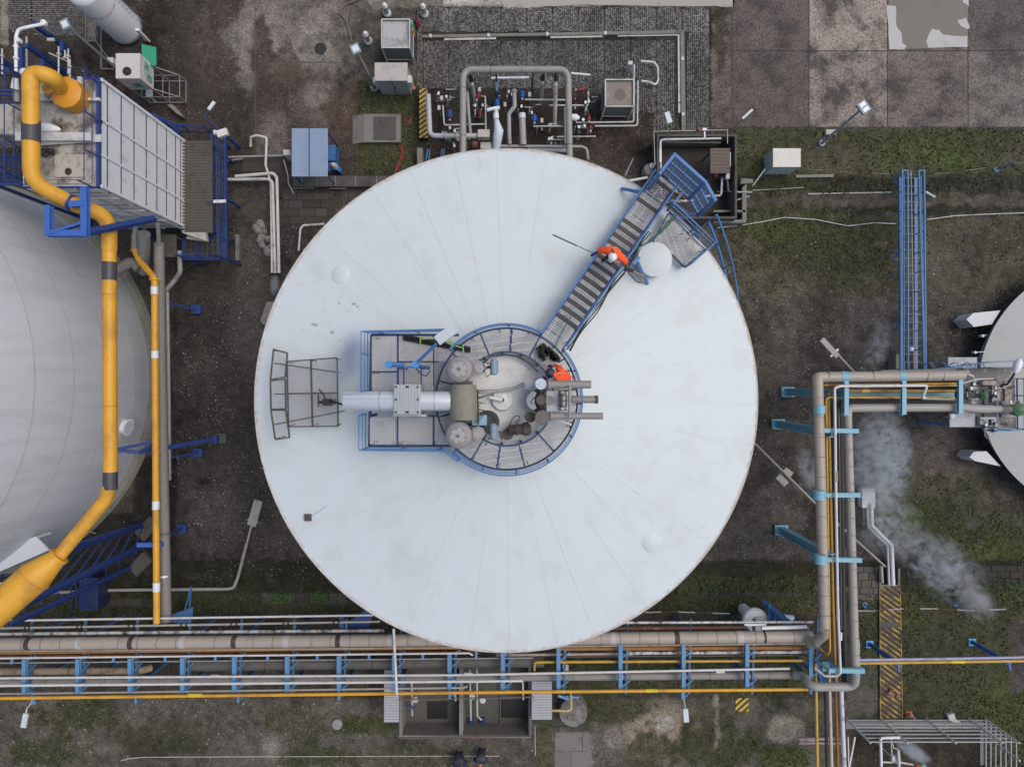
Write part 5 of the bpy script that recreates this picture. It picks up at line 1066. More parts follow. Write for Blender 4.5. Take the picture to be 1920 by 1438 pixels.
post_lamp('lamp post with a blue grey head between the manhole and the two cabinets', (703,166,0), (667,93), 4.8, .46, .5, R(-65), w=.12)
post_lamp('lamp post with a twin head on the right grass strip', (1540,270,0), (1619,202), 4.6, .62, .5, R(35), mt=mat('post_blue_grey', (.26,.31,.34)), twin=True)
m = MB(); a, b = W(1549,252,.25), W(1568,243,.25); m.box(a.x,b.x,a.y,b.y,0,.25); tag(m.build('stone_block', lconc), 'pale block at the foot of the twin lamp post', 'block')
v = thing('white_riser', 'thick white curved pipe at the top left corner', 'pipe', W(30,130,0)); m = MB(); m.tube([W(30,135,4.6), W(30,70,4.8), W(34,56,4.8), W(50,52,4.8), W(84,45,4.6)], .085, 12, .5); m.rev(W(84,45,4.5),(0,0,1),[(.15,0),(.15,.15),(.08,.2)],14); m.build('pipe_body', white, v); m = MB(); m.box(*[W(32,78,4.9).x, W(37,78,4.9).x, W(32,79,4.9).y, W(32,72,4.9).y], 4.7, 4.95); m.flange(W(30,88,4.7),(0,1,0),.14); m.flange(W(30,110,4.7),(0,1,0),.14); m.bar(W(84,45,4.5), W(108,75,.1), .12, .12); m.build('flange', white, v)
v = thing('pipe_portal', 'dark blue portal frame with small pipes above the tower', 'frame', W(80,115,0)); m = MB()
for b_, t_ in (((122,136),(45,90)),((133,98),(116,80)),((60,150),(18,118))): pb = W(*b_); m.bar(pb, Vector((pb.x, pb.y, 3.2)), .22, .22)
m.bar(W(40,90,3.2), W(40,145,3.2), .2, .2); m.bar(W(117,80,2.0), W(117,98,2.0), .2, .2); m.bar(W(80,112,3.0), W(80,140,3.0), .14, .14); m.bar(W(0,170,3.4), W(45,170,3.4), .1, .1); m.bar(W(0,178,3.4), W(45,178,3.4), .1, .1); m.build('beam', dblue, v)
m = MB()
for x_, y0, y1 in ((110,88,150),(131,112,150),(122,95,110),(50,70,140),(4,92,140),(128,92,140)): m.tube([W(x_,y0,2.6), W(x_,y1,2.6)], .045, 8); m.flange(W(x_,y0+14,2.6),(0,1,0),.11,.04,6)
m.tube([W(92,100,2.4), W(132,118,2.4)], .04, 6); m.bar(W(89,75,2.6), W(102,75,2.6), .16, .1); m.build('small_pipe', dwhite, v)
m = MB(); m.rev(W(50,139,5.2),(0,0,1),[(.22,0),(.25,.1),(.2,.25),(.05,.33)],16); tag(m.build('valve_hood', insul), 'small white rounded hood left of the yellow elbow', 'hood')
m = MB(); m.tube([W(29,148,4.6), W(28,166,4.4)], [.14,.2], 12); tag(m.build('wrapped_valve', insul), 'white foil wrapped valve at the far left above the gangway', 'valve'); m = MB(); m.tube([W(30,168,4.2), W(31,190,4.0)], .15, 12); tag(m.build('grey_pot', greyp), 'short grey pot under the foil wrapped valve', 'pot')
m = MB(); a, b = W(165,134,.04), W(190,76,.04)
for p_, q_ in (((161,0),(161,78)),((161,78),(182,78)),((190,40),(190,130)),((190,130),(214,130)),((160,10),(178,8))): m.bar(W(*p_, .05), W(*q_, .05), .09, .08)
tag(m.build('cable_duct', mat('duct_lid', (.15,.15,.145))), 'low grey cable duct on the ground left of the white vessel', 'duct')
m = MB(); m.tube([W(x,y,.15) for x, y in ((180,42),(177,60),(180,78),(192,95),(203,110))], .03, 6, .5); tag(m.build('cable', steel), 'thin pale cable running from the white vessel to the small box', 'cable')
# canopy, pipes in the gravel
v = thing('corrugated_canopy', 'pale blue corrugated plastic canopy on the brown yard', 'canopy', W(580,286,0)); a, b = W(546.5,331,2.4), W(614,241,2.4); m = MB(); n_ = 34
for k in range(n_):
    x0 = a.x+(b.x-a.x)*k/n_; x1 = a.x+(b.x-a.x)*(k+1)/n_; xm = (x0+x1)/2; m.add([(x0,a.y,2.36),(xm,a.y,2.41),(x1,a.y,2.36),(x0,b.y,2.36),(xm,b.y,2.41),(x1,b.y,2.36),(x0,a.y,2.34),(x1,a.y,2.34),(x0,b.y,2.34),(x1,b.y,2.34)], [(0,1,4,3),(1,2,5,4),(6,8,9,7)])
m.build('roof_sheet', pblue, v, flat=True); m = MB()
for x_ in (a.x+.08, b.x-.08):
    for y_ in (a.y+.1, b.y-.1): m.bar((x_,y_,0),(x_,y_,2.33),.06,.06)
m.bar(((a.x+b.x)/2,a.y,2.44),((a.x+b.x)/2,b.y,2.44),.03,.02); m.build('post', dblue, v)
m = MB(); a, b = W(614,301,.9), W(629,272,.9); m.box(a.x,b.x,a.y,b.y,.0,.9); m.prism([W(*p,.6) for p in ((614,300),(628,300),(640,318),(638,324),(628,316),(615,322))], 0, .6); tag(m.build('blue_tarp', mat('tarp_blue', (.035,.12,.32), .5, .5, (.10,.18,.30), 4)), 'crumpled blue tarp under the right edge of the pale canopy', 'tarp'); m = MB(); c = W(623,307,1.2); m.rev((c.x,c.y,.6),(0,0,1),[(.17,0),(.17,.3),(.1,.5),(.02,.55)],14); tag(m.build('paint_bucket', dwhite), 'small white bucket on the crumpled blue tarp', 'bucket')
m = MB(); a, b = W(531,291,1.2), W(543,281,1.2); m.box(a.x,b.x,a.y,b.y,0,1.2); tag(m.build('meter_box', dwhite), 'small white meter box left of the pale canopy', 'box')
gp = 'white pipe loops on the gravel by the tower'
pipe('outer of the pale twin pipes turning south by the gravel', [(441,331,.8),(500,326,.8),(512,325,.8),(519,333,.8),(523,512,.5)], 6, dwhite, bend=1.5, group=gp)
pipe('inner of the pale twin pipes turning south by the gravel', [(428,337,.7),(503,336,.7),(511,342,.7),(516,512,.4)], 6, dwhite, bend=1.5, group=gp)
pipe('kinked thin pipe dropping past the pale canopy to the twin pipes', [(470,275,.5),(470,258,.8),(480,254,.9),(500,258,.9),(498,310,.9),(508,345,.6),(510,512,.4)], 4.5, dwhite, bend=1.2, group=gp)
pipe('thin horizontal pipe between walkway and meter box', [(426,295,.5),(531,292,.5)], 4, greyp, bend=0); pipe('short thin pipe lying under the thin horizontal pipe', [(426,302,.4),(455,298,.4)], 3, greyp, bend=0)
pipe('thin hose drooping from the meter box', [(532,300,.5),(540,330,.3),(541,345,.2),(551,364,.2)], 3, greyp, bend=2, name='hose', cat='hose')
pipe('short white vertical pipe at the left gravel just touching the big tank', [(560,470,.3),(563,430,.5),(568,423,.5),(608,420,.5)], 4, dwhite, bend=1.2)
m = MB(); random.seed(9)
for k in range(14): c = W(485+random.uniform(-9,9)+k*1.2, 418+k*4.0, .25); m.rev((c.x,c.y,0),(random.uniform(-.5,.5),random.uniform(-.5,.5),1),[(random.uniform(.12,.3),0),(random.uniform(.15,.3),.15),(.05,.32)],7)
tag(m.build('rag_heap', mat('rag_grey', (.21,.20,.185), .9, .6, (.12,.11,.09), 6)), 'heap of grey rags on the gravel left of the pale pipes', 'rags')
m = MB(); a, b = W(441,488,.2), W(448,440,.2); m.box(a.x,b.x,a.y,b.y,0,.2); tag(m.build('kerb_stone', conc), 'loose kerb stone standing by the walkway corner', 'kerb stone')
# ground items at the top
m = MB(); c = W(601,92); m.rev((c.x,c.y,.004),(0,0,1),[(.34,0),(.34,.03),(.28,.032),(.28,.018),(.01,.018)],28); 
for k in range(-3,4): m.bar((c.x-.25,c.y+k*.07,.02),(c.x+.25,c.y+k*.07,.02),.02,.02)
tag(m.build('manhole_cover', dark), 'dark round manhole cover in the brown yard', 'manhole cover')
def ibc(label, px0, py0, px1, py1, z, inner, legs=True, fl=.5):
    a, b = W(px0,py1,z), W(px1,py0,z); v = thing('open_tank', label, 'tank', ((a.x+b.x)/2,(a.y+b.y)/2,0)); m = MB()
    for x0,x1,y0,y1 in ((a.x,b.x,a.y,a.y+.03),(a.x,b.x,b.y-.03,b.y),(a.x,a.x+.03,a.y+.03,b.y-.03),(b.x-.03,b.x,a.y+.03,b.y-.03)): m.box(x0,x1,y0,y1,.5,z-.02)
    m.build('side_wall', mat('tank_glass_wall', (.14,.17,.165), .4, .4, (.07,.08,.07), 2), v); m = MB(); frame(m, [(a.x,a.y,z),(b.x,a.y,z),(b.x,b.y,z),(a.x,b.y,z)], .06, .06)
    for x_ in (a.x,b.x):
        for y_ in (a.y,b.y): m.bar((x_,y_,0),(x_,y_,z-.02),.07,.07)
    frame(m, [(a.x,a.y,.5),(b.x,a.y,.5),(b.x,b.y,.5),(a.x,b.y,.5)], .05, .05); m.build('frame', dwhite, v)
    m = MB(); m.box(a.x+.03,b.x-.03,a.y+.03,b.y-.03,.5,z-.12); m.build('contents', inner, v); return v
ibc('open framed tank with chalky white crust above the cabinet', 716,37,768,90,1.9, mat('chalky', (.40,.40,.40), .7, .8, (.14,.14,.14), 1.1, thr=.5))
ibc('open framed tank with brown scummy water beside the cobbles', 1135,150,1188,200,1.9, mat('scum', (.17,.145,.125), .35, .8, (.33,.30,.27), 1.6, thr=.52))
m = MB(); c = W(1163,178,1.8); m.rev((c.x,c.y,1.785),(0,0,1),[(.32,0),(.32,.006)],24); tag(m.build('scum_patch', mat('murky_water', (.11,.10,.09), .15, .3, (.16,.145,.13), 3)), 'round darker murky patch on the brown scummy water', 'water')
v = thing('steel_cabinet', 'grey double door cabinet below the chalky open tank', 'cabinet', W(740,170,0)); a, b = W(702.5,152,2.05), W(764,118,2.05); m = MB(); m.box(a.x+.05,b.x-.05,a.y+.04,b.y,.12,2.0); m.build('cabinet_body', mat('cabinet_grey', (.30,.34,.36), .45, .3, (.22,.24,.25), 2), v); m = MB(); m.box(a.x,b.x,a.y,b.y,2.0,2.06); m.build('top', mat('cabinet_top', (.42,.41,.39), .7, .7, (.24,.24,.21), 2), v)
m = MB(); xm = (a.x+b.x)/2; m.box(xm-.012,xm+.012,a.y+.025,a.y+.04,.2,1.95); m.box(xm+.04,xm+.08,a.y+.01,a.y+.04,1.0,1.2)
for x_ in (a.x+.15,b.x-.15): m.box(x_-.04,x_+.04,a.y+.1,a.y+.2,0,.12)
m.build('door_gap', dark, v); m = MB(); m.box(b.x-.05,b.x+.16,a.y+.1,a.y+.5,1.0,1.6); m.box(a.x-.2,a.x+.05,a.y+.1,a.y+.4,1.2,1.6); m.build('side_box', dwhite, v)
def gascyl(px, py, label):
    b = W(px, py); v = thing('gas_cylinder', label, 'cylinder', b, 'clear white bottles standing at the top'); m = MB(); m.rev((b.x,b.y,0),(0,0,1),[(.22,0),(.24,.1),(.24,.22),(.13,.3),(.14,.8),(.17,.86),(.17,.95),(.1,1.0)],18); m.build('bottle_body', mat('milky_plastic', (.40,.41,.41), .35, .5, (.24,.24,.23), 5), v); m = MB(); m.rev((b.x,b.y,1.0),(0,0,1),[(.1,0),(.1,.1),(.05,.14)],12); m.build('cap', white, v)
gascyl(727,28,'milky bottle bollard just above the chalky open tank'); gascyl(692,80,'milky bollard right of the blue grey lamp head'); gascyl(797,29,'milky bollard at the top edge of the cobbles')
m = MB(); c = W(771,47,1.0); m.box(c.x-.1,c.x+.1,c.y,c.y+.25,.0,1.0); tag(m.build('green_can', green), 'green can beside the right edge of the chalky tank', 'can'); m = MB(); c = W(771,54,.9); m.box(c.x-.1,c.x+.1,c.y-.12,c.y+.1,0,.9); tag(m.build('yellow_can', yel2), 'yellow can just below the green can', 'can')
m = MB(); c = W(782,49); m.rev((c.x,c.y,0),(0,0,1),[(.2,0),(.2,.3),(.1,.5),(.04,.75)],14); tag(m.build('fire_extinguisher', red), 'red extinguisher beside the chalky tank', 'fire extinguisher')
m = MB(); c = W(775,165); m.rev((c.x,c.y,0),(0,0,1),[(.15,0),(.12,.06),(.03,.08)],10); tag(m.build('red_stopper', mat('pale_red_cap', (.40,.13,.10))), 'small red cap on the grass right of the grey cabinet', 'cap')
v = thing('concrete_plinth', 'low concrete plinth with a sloped ramp end on the moss', 'plinth', W(705,240,0)); m = MB(); a, b = W(683,267,.3), W(751,214,.3); m.box(a.x,b.x,a.y,b.y,0,.3); p_ = W(661,214,.05); m.add([(p_.x,b.y,.0),(a.x,b.y,0),(a.x,b.y,.3),(p_.x,a.y,.0),(a.x,a.y,0),(a.x,a.y,.3)], [(0,2,5,3),(0,1,2),(3,5,4),(1,4,5,2),(0,3,4,1)]); m.build('plinth_body', conc, v); m = MB(); a2, b2 = W(700,262,.36), W(742,219,.36); m.box(a2.x,b2.x,a2.y,b2.y,.3,.33); m.box(*[W(718,258,.36).x,W(736,258,.36).x,W(718,258,.36).y,W(718,240,.36).y],.33,.345); m.build('lid', dconc, v)
m = MB(); m.tube([W(x,y,.08) for x, y in ((748,270),(754,285),(750,300),(742,318),(740,332))], .035, 8, .5); m.tube([W(x,y,.08) for x, y in ((752,272),(757,288),(753,302),(744,320))], .03, 8, .5); tag(m.build('hose', mat('red_hose', (.30,.02,.03))), 'red hose lying on the moss below the plinth', 'hose')
m = MB(); random.seed(4); c0 = W(765,226,.08)
for k in range(7): m.tube([c0+Vector((random.uniform(-.3,.3),random.uniform(-.4,.4),0)) for _ in range(4)], .02, 5, .1)
tag(m.build('hose', mat('old_red_hose', (.16,.06,.05))), 'tangled faded red hose right of the concrete plinth', 'hose')
m = MB(); m.tube([W(660,80,.1),W(650,40,.1),W(636,24,.1),W(645,10,.1),(W(680,-4,.1))], .04, 6, 1); tag(m.build('ground_cable', mat('cable_grey', (.17,.16,.155))), 'grey cable curving over the yard to the blue grey lamp', 'cable')
# ledge strip under the yard
m = MB(); m.pbox(550,330,740,350,0,.5); tag(m.build('channel_cover', dconc), 'dark panelled channel cover left above the big tank', 'channel cover'); m = MB()
for x_ in (566,594,628,666,706): m.pbox(x_-1,331,x_+1,349,.5,.56)
m.bar(W(550,353,.3),W(590,353,.3),.05,.05); m.bar(W(618,354,.3),W(650,354,.3),.05,.05); tag(m.build('cover_joint', conc), 'pale joints across the dark channel cover', 'joint')
# ================================================================ PUMP PAD AT THE TOP
pipe('wide grey pipe loop framing the pump pad, going under the tank', [(868,300,3.2),(868,131,3.2),(1065,131,3.2),(1068,300,3.2)], 12.5, mat('loop_grey', (.27,.265,.25), .5, .4, (.18,.17,.155), 1.8), bend=1.6, name='header_pipe', bands=[(868,166,3.2,1.2,dgrey,(0,1,0)),(868,255,3.2,1.2,dgrey,(0,1,0)),(1067,272,3.2,1.5,dgrey,(0,1,0)),(978,131,3.2,1.2,dgrey,(1,0,0)),(920,131,3.2,1.2,dgrey,(1,0,0))])
m = MB()
for x_, y_ in ((868,150),(868,250),(1066,150),(1067,250),(930,131),(1000,131)): p = W(x_,y_,3.05); m.bar((p.x,p.y,0),p,.1,.1)
tag(m.build('header_post', dgrey), 'thin dark posts under the wide grey pipe loop', 'post')
pipe('pale pipe bending right beside the yellow striped plate', [(803,178,1.6),(806,255,1.6),(900,255,1.6)], 9.5, mat('pale_lagging', (.42,.43,.44), .5, .4, (.28,.28,.27), 2), bend=1.3, name='insulated_pipe', flan=[(856,255,1.6,(1,0,0)),(836,255,1.6,(1,0,0))])
ub = 'upright grey pipes leaning out over the pump pad'
def riser(label, b, t_, zt_, w, mt, cap=True):
    pb, pt_ = W(*b), W(*t_, zt_); v = thing('riser_pipe', label, 'pipe', pb, ub); m = MB(); r = L(w/2, zt_*.6); m.tube([pb, pt_], r, 14); m.build('pipe_body', mt, v)
    if cap: 
        m = MB(); dd = (pt_-pb).normalized(); m.rev(pt_, dd, [(r*.5,0),(r*.5,.12),(r*.8,.14),(r*.8,.2)], 14); m.build('white_neck', white, v); m = MB(); m.rev(pt_+dd*.2, dd, [(r*.8,0),(r,.1),(r*.8,.35),(r*.4,.5)], 14); m.build('black_valve', dark, v)
riser('pale upright pipe with a black top at the left of the pad', (893,205,.3), (885,158), 2.2, 8, greyp); riser('pale upright pipe at the centre right, shorter one', (1013,195,.3), (1017,155), 2.2, 8, greyp); riser('tall pale upright pipe right of the centre', (1040,235,.3), (1042,158), 2.6, 8, dwhite)
pipe('grey slanting pipe just inside the left leg of the loop', [(876,172,1.6),(879,215,1.5),(882,250,1.2)], 6, greyp, bend=.5)
pipe('grey pipe with an S bend in the middle of the pad', [(964,168,1.8),(965,200,1.7),(954,214,1.6),(955,262,1.4),(956,270,1.3)], 8, greyp, bend=.8, name='insulated_pipe', flan=[(964,172,1.8,(0,1,0))])
pipe('thick grey wrapped pipe right of the S bend', [(979,222,1.5),(981,272,1.4)], 12.5, greyp, bend=0, name='insulated_pipe', bands=[(979,218,1.5,9,insul,(0,1,0))])
pipe('vertical grey pipe just left of the right loop leg', [(1060,202,1.4),(1061,272,1.4)], 6, greyp, bend=0)
pipe('long grey pipe along the top rim of the tank', [(915,274,1.2),(1090,275,1.2),(1100,279,1.2),(1103,300,1.2)], 5, greyp, bend=1.5); pipe('short thick pipe just behind the tank top edge', [(990,281,1.0),(1062,282,1.0)], 9, greyp, bend=0)
v = thing('wrapped_vessel', 'bulky white foil wrapped fitting in the middle of the pump pad', 'vessel', W(933,250,0)); m = MB(); m.tube([W(930,206,2.0), W(930,222,1.9), W(932,232,1.8), W(935,245,1.7), W(933,258,1.6), W(930,280,1.2)], [.13,.12,.17,.27,.27,.2], 16); m.build('wrap', mat('blue_white_wrap', (.52,.60,.69), .5, .3, (.40,.45,.5), 2, bump=.3), v); m = MB(); m.tube([W(913,207,1.9), W(925,204,1.9), W(937,202,1.9)], .1, 10); m.rev(W(930,223,1.95),(0,1,0),[(.16,0),(.16,.28)],12); m.build('white_tee', white, v)
def motor(px, py, z, mt, label, r=.14, l=.42, ax=(0,1,0), group='small pump motors on the pad'):
    c = W(px, py, z); v = thing('pump_motor', label, 'motor', (c.x,c.y,0), group); ax = Vector(ax).normalized(); m = MB(); m.rev(c-ax*l/2, ax, [(r*.5,0),(r,.05),(r,l-.08),(r*.8,l-.03),(r*.4,l)], 18); mb_ = m.build('motor_body', mt, v)
    m = MB()
    for k in range(6): m.rev(c-ax*(l/2-.08-.05*k), ax, [(r*1.07,0),(r*1.07,.015)], 18)
    m.build('cooling_fin', mt, mb_); m = MB(); m.bar((c.x,c.y,0),(c.x,c.y,z-r*.8),.1,.1); m.rev(c-ax*(l/2+.12), ax, [(.07,0),(.07,.14)], 10); m.build('stand', steel, v)
motor(932,193,1.5,mblue,'bright blue motor on top of the white wrapped fitting'); motor(979,177,1.6,mblue,'bright blue motor right of the S bend pipe'); motor(1002,222,1.4,mblue,'blue motor with a grey flange low in the pad centre'); motor(843,215,1.0,mat('motor_blue_dull', (.03,.07,.22)),'dull blue motor at the left of the pad',.2,.5)
motor(829,190,1.0,mat('motor_brown', (.10,.045,.04)),'brownish motor at the left edge of the pad',.14,.4,(1,0,0)); motor(900,213,.9,red,'dark red motor below the cluttered valve pair',.13,.36); motor(897,180,1.3,red,'red motor under the white box at the left middle',.12,.4,(.4,1,0))
motor(1089,168,1.2,red,'red motor in the upper right valve group',.12,.45,(1,.1,0)); motor(1078,198,.8,red,'red cap motor left below the right valve group',.11,.2); motor(1104,222,1.2,red,'upper red motor in the lower right valve group',.11,.3); motor(1107,240,1.2,red,'lower red motor in the lower right valve group',.11,.3)
def valvegroup(label, cx_, cy_, seed, w=26, h=22, z=.9):
    random.seed(seed); v = thing('valve_group', label, 'valves', W(cx_,cy_,0), 'small valve groups on the pad'); m, m2, m3 = MB(), MB(), MB()
    for k in range(5):
        a = W(cx_+random.uniform(-w,w)/2, cy_+random.uniform(-h,h)/2, z); b = a + (Vector((random.uniform(.3,.9),0,0)) if k % 2 else Vector((0,random.uniform(-.7,-.3),0)))
        m.tube([a, b], .03, 6); m2.rev(a, (b-a), [(.05,0),(.08,.04),(.08,.12),(.05,.16)], 10); m2.rev(b, (0,0,1), [(.03,-.1),(.03,.16),(.1,.17),(.1,.19)], 12); m3.box(a.x-.06,a.x+.06,a.y-.08,a.y+.08,a.z+.05,a.z+.14) if k < 2 else None
    for x_ in (-w/2, w/2): p = W(cx_+x_, cy_, z); m.bar((p.x,p.y,0), p, .05, .05)
    m.build('small_pipe', dwhite, v); m2.build('valve', dark, v); m3.build('white_box', white, v)
for i, (lb, x_, y_) in enumerate((('dark small valves above the dull blue motor',832,178),('dark small valves with a white box at the left leg foot',842,248),('dark small valves beside the red motor left of the wrap',900,197),('dark valves between wrap and S bend pipe',948,180),('dark valves low between the two blue motors',985,205),('dark valves right of the lowest blue motor',1020,240),('dark valves in the upper right corner of the pad',1092,185),('dark valves with gauges at the lower right',1092,238),('dark valves behind the tank edge at left',862,268),('dark valves at the foot of the tall pale pipe',1040,262))): valvegroup(lb, x_, y_, 100+i)
tb = 'thin white pipe runs on the pump pad'
for lb, P_ in (('thin white pipe running right at the top of the pad centre', [(984,187,1.2),(1062,188,1.2)]), ('thin white L pipe left of the dull blue motor', [(830,198,1.1),(833,235,1.1),(912,233,1.1)]), ('thin white pipe from the red motor down to the wrap', [(890,180,1.2),(910,181,1.2),(911,245,1.2)]), ('thin white pipe low right of the lowest blue motor', [(1000,237,1.0),(1070,237,1.0)]), ('thin rectangular pipe loop below the scummy tank', [(1082,237,.8),(1195,236,.8),(1196,152,.8)]), ('thin pipe from the valves round the scummy tank', [(1080,230,.9),(1188,229,.9),(1189,122,.9)]), ('thin grey pipe frame low at the right of the pad', [(1032,272,.5),(1032,257,.5),(1117,256,.5)]), ('thin white pipe curl right of the red upper motor', [(1030,198,.9),(1103,198,.9),(1103,172,.9)]), ('thin black and white conduit left of the scummy tank', [(1114,150,.6),(1115,240,.6)])): pipe(lb, P_, 3, dwhite if 'black' not in lb else dark, bend=1.5, group=tb, seg=8)
pipe('white strip tube lying over the cobbles by the loop top', [(921,147,1.8),(992,146,1.8)], 4.5, white, bend=0, cat='tube lamp', name='tube_lamp'); pipe('white strip tube right of the loop top corner', [(1071,138,1.8),(1107,141,1.8)], 4, white, bend=0, cat='tube lamp', name='tube_lamp')
m = MB(); m.bar(W(932,139,1.6), W(932,172,1.6), .14, .14); p = W(932,168,1.5); m.bar((p.x,p.y,0),p,.12,.12); tag(m.build('blue_post', mat('grey_blue', (.09,.20,.30))), 'grey blue post under the white strip tube', 'post')
m = MB(); a, b = W(896,257,1.9), W(918,243,1.9); m.box(a.x,b.x,a.y,b.y,1.4,1.9); tag(m.build('pipe_box', mat('cabinet_top')), 'pale metal box on the pipe left of the wrapped fitting', 'box'); m = MB(); a, b = W(901,279,1.3), W(921,267,1.3); m.box(a.x,b.x,a.y,b.y,.4,1.3); tag(m.build('pipe_box', mat('cabinet_top')), 'pale metal box just above the tank rim', 'box')
m = MB(); m.rev(W(1072,220,1.2),(1,-.1,0),[(.17,0),(.19,.25),(.1,.4),(.04,.45)],16); tag(m.build('white_cone', white), 'white cone shaped fitting right of the loop leg', 'fitting'); m = MB(); c = W(1093.5,225,1.3); m.rev(c,(0,0,1),[(.08,0),(.08,.05)],16); m.bar((c.x,c.y,0),c,.03,.03); tag(m.build('pressure_gauge', white), 'tiny white round gauge at the lower right of the pad', 'gauge')
for x_, y_, lb in ((993,177,'white tag box right of the upper blue motor'),(1016,226,'white tag box right of the lowest blue motor'),(828,184,'white tag box left of the brownish motor'),(823,202,'white tag box beside the thin L pipe'),(899,168,'white tag box above the red motor'),(947,196,'white tag box on a thin post left of the S bend')): m = MB(); c = W(x_,y_,1.2); m.box(c.x-.08,c.x+.08,c.y-.12,c.y+.12,1.1,1.2); m.bar((c.x,c.y,0),(c.x,c.y,1.1),.03,.03); tag(m.build('tag_box', dwhite), lb, 'box')
def cone(px, py, label, mt=None, s=1, name='traffic_cone'):
    c = W(px, py); v = thing(name, label, 'cone', c, 'small cones'); m = MB(); m.box(c.x-.17*s,c.x+.17*s,c.y-.17*s,c.y+.17*s,.005,.05); m.rev((c.x,c.y,.05),(0,0,1),[(.14*s,0),(.03*s,.6*s)],16); m.build('cone_body', mt or mat('cone_red', (.50,.12,.09), .6, .5, (.45,.30,.27), 6), v); m = MB(); m.rev((c.x,c.y,.05),(0,0,1),[(.115*s,.2*s),(.08*s,.38*s)],16); m.rev((c.x,c.y,.05),(0,0,1),[(.06*s,.47*s),(.045*s,.55*s)],16); m.build('white_band', mat('cone_band', (.62,.55,.55)), v)
cone(841,262,'green based cone by the pump pad behind the tank rim', mgreen, .9); cone(890,272,'red and white cone behind the tank rim at the pad', None, .9)
v = thing('striped_plate', 'worn yellow and black striped plate at the left of the pump pad', 'hazard plate', W(795,212,0)); sy = mat('worn_stripe_yellow', (.48,.28,.03), .6, .6, (.16,.10,.04), 2.5); sk = mat('stripe_black', (.035,.035,.03), .7, .5, (.10,.09,.06), 2)
def striped(v, P0, n, slope, zt_, bw=.5):
    (x0,y0),(x1,y1) = P0; a, b = W(x0,y1,zt_), W(x1,y0,zt_); m = MB(); m.box(a.x,b.x,a.y,b.y,.006,zt_); m.build('plate', sk, v); m = MB(); hh = (b.y-a.y); wd = b.x-a.x; st_ = (hh+wd*abs(slope))/n
    for k in range(-1, n+1):
        yb_ = a.y - (wd*slope if slope > 0 else 0) + k*st_; P_ = [(a.x, yb_), (b.x, yb_+wd*slope), (b.x, yb_+wd*slope+st_*bw), (a.x, yb_+st_*bw)]
        def cl(poly, axis_y, keep_gt):
            out = []
            for i in range(len(poly)):
                p, q = poly[i], poly[(i+1) % len(poly)]; ip = (p[1] > axis_y) == keep_gt; iq = (q[1] > axis_y) == keep_gt
                if ip: out.append(p)
                if ip != iq: t = (axis_y-p[1])/(q[1]-p[1]); out.append((p[0]+(q[0]-p[0])*t, axis_y))
            return out
        P_ = cl(cl(P_, a.y, True), b.y, False) if P_ else P_
        if len(P_) > 2: m.prism(P_, zt_, zt_+.004)
    m.build('stripe', sy, v)
striped(v, ((786,166),(802,259)), 11, .7, .5)
m = MB(); a, b = W(782,307,.8), W(792,277,.8); m.box(a.x,b.x,a.y,b.y,0,.8); tag(m.build('concrete_post', conc), 'short concrete post under the striped plate', 'post')
for x_ in (799, 826): m = MB(); m.bar(W(x_,300,.5), W(x_+3,280,.6), .06, .06); m.bar(W(x_+5,300,.5), W(x_+7,280,.6), .06, .06); tag(m.build('blue_rail', blue), 'pair of blue bars at the tank rim %s the white posts' % ('left of' if x_ == 799 else 'right of'), 'bars')
# hose loop right of the scummy tank
pipe('pale hose loop right of the scummy open tank', [(1201,115,.6),(1226,117,.4),(1233,126,.3),(1234,150,.3),(1230,160,.3),(1216,154,.5),(1202,152,.6)], 4, dwhite, bend=2, name='hose', cat='hose')
m = MB(); c = W(1182,118,1.0); m.box(c.x-.12,c.x+.12,c.y-.1,c.y+.1,0,1.0); tag(m.build('switch_box', dwhite), 'small pale switch box above the scummy tank', 'box')
# pit with pump house at upper right
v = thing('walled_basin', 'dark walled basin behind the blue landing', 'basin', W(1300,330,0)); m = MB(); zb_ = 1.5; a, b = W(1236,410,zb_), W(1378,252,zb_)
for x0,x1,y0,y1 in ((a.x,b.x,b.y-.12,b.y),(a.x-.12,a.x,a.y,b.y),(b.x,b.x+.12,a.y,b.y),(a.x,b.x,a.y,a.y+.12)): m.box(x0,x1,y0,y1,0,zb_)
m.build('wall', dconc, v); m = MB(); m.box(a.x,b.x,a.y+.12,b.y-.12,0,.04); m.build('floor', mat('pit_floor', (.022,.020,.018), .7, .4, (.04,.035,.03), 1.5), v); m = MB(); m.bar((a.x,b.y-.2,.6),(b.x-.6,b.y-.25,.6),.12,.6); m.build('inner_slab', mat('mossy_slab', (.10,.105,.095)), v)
m = MB(); frame(m, [W(1226,247,1.55), W(1364,244,1.55), W(1364,270,1.5)], .03, .03, False); frame(m, [W(1226,247,1.55), W(1228,310,1.5)], .03, .03, False); tag(m.build('thin_rail', steel), 'thin grey rail along the top of the dark basin', 'rail')
pipe('white pipe along the left and top inside the dark basin', [(1240,400,1.0),(1238,262,1.6),(1352,260,1.6)], 4, dwhite, bend=1.5, name='insulated_pipe', bands=[(1238,285,1.5,40,white,(0,1,0))])
v = thing('pump_shelter', 'small brown corrugated roof at the right of the dark basin', 'roof', W(1350,300,0)); a, b = W(1332,325,1.9), W(1369,278,1.9); m = MB()
for k in range(18): y = a.y+(b.y-a.y)*(k+.5)/18; m.box(a.x,b.x,y-.028,y+.028,1.82,1.9)
m.box(a.x,b.x-.01,a.y+.01,b.y-.01,1.8,1.84); m.build('roof_sheet', mat('brown_sheet', (.15,.12,.10), .7, .6, (.07,.055,.05), 3), v); m = MB()
for x_ in (a.x+.1,b.x-.1):
    for y_ in (a.y+.1,b.y-.1): m.bar((x_,y_,0),(x_,y_,1.8),.07,.07)
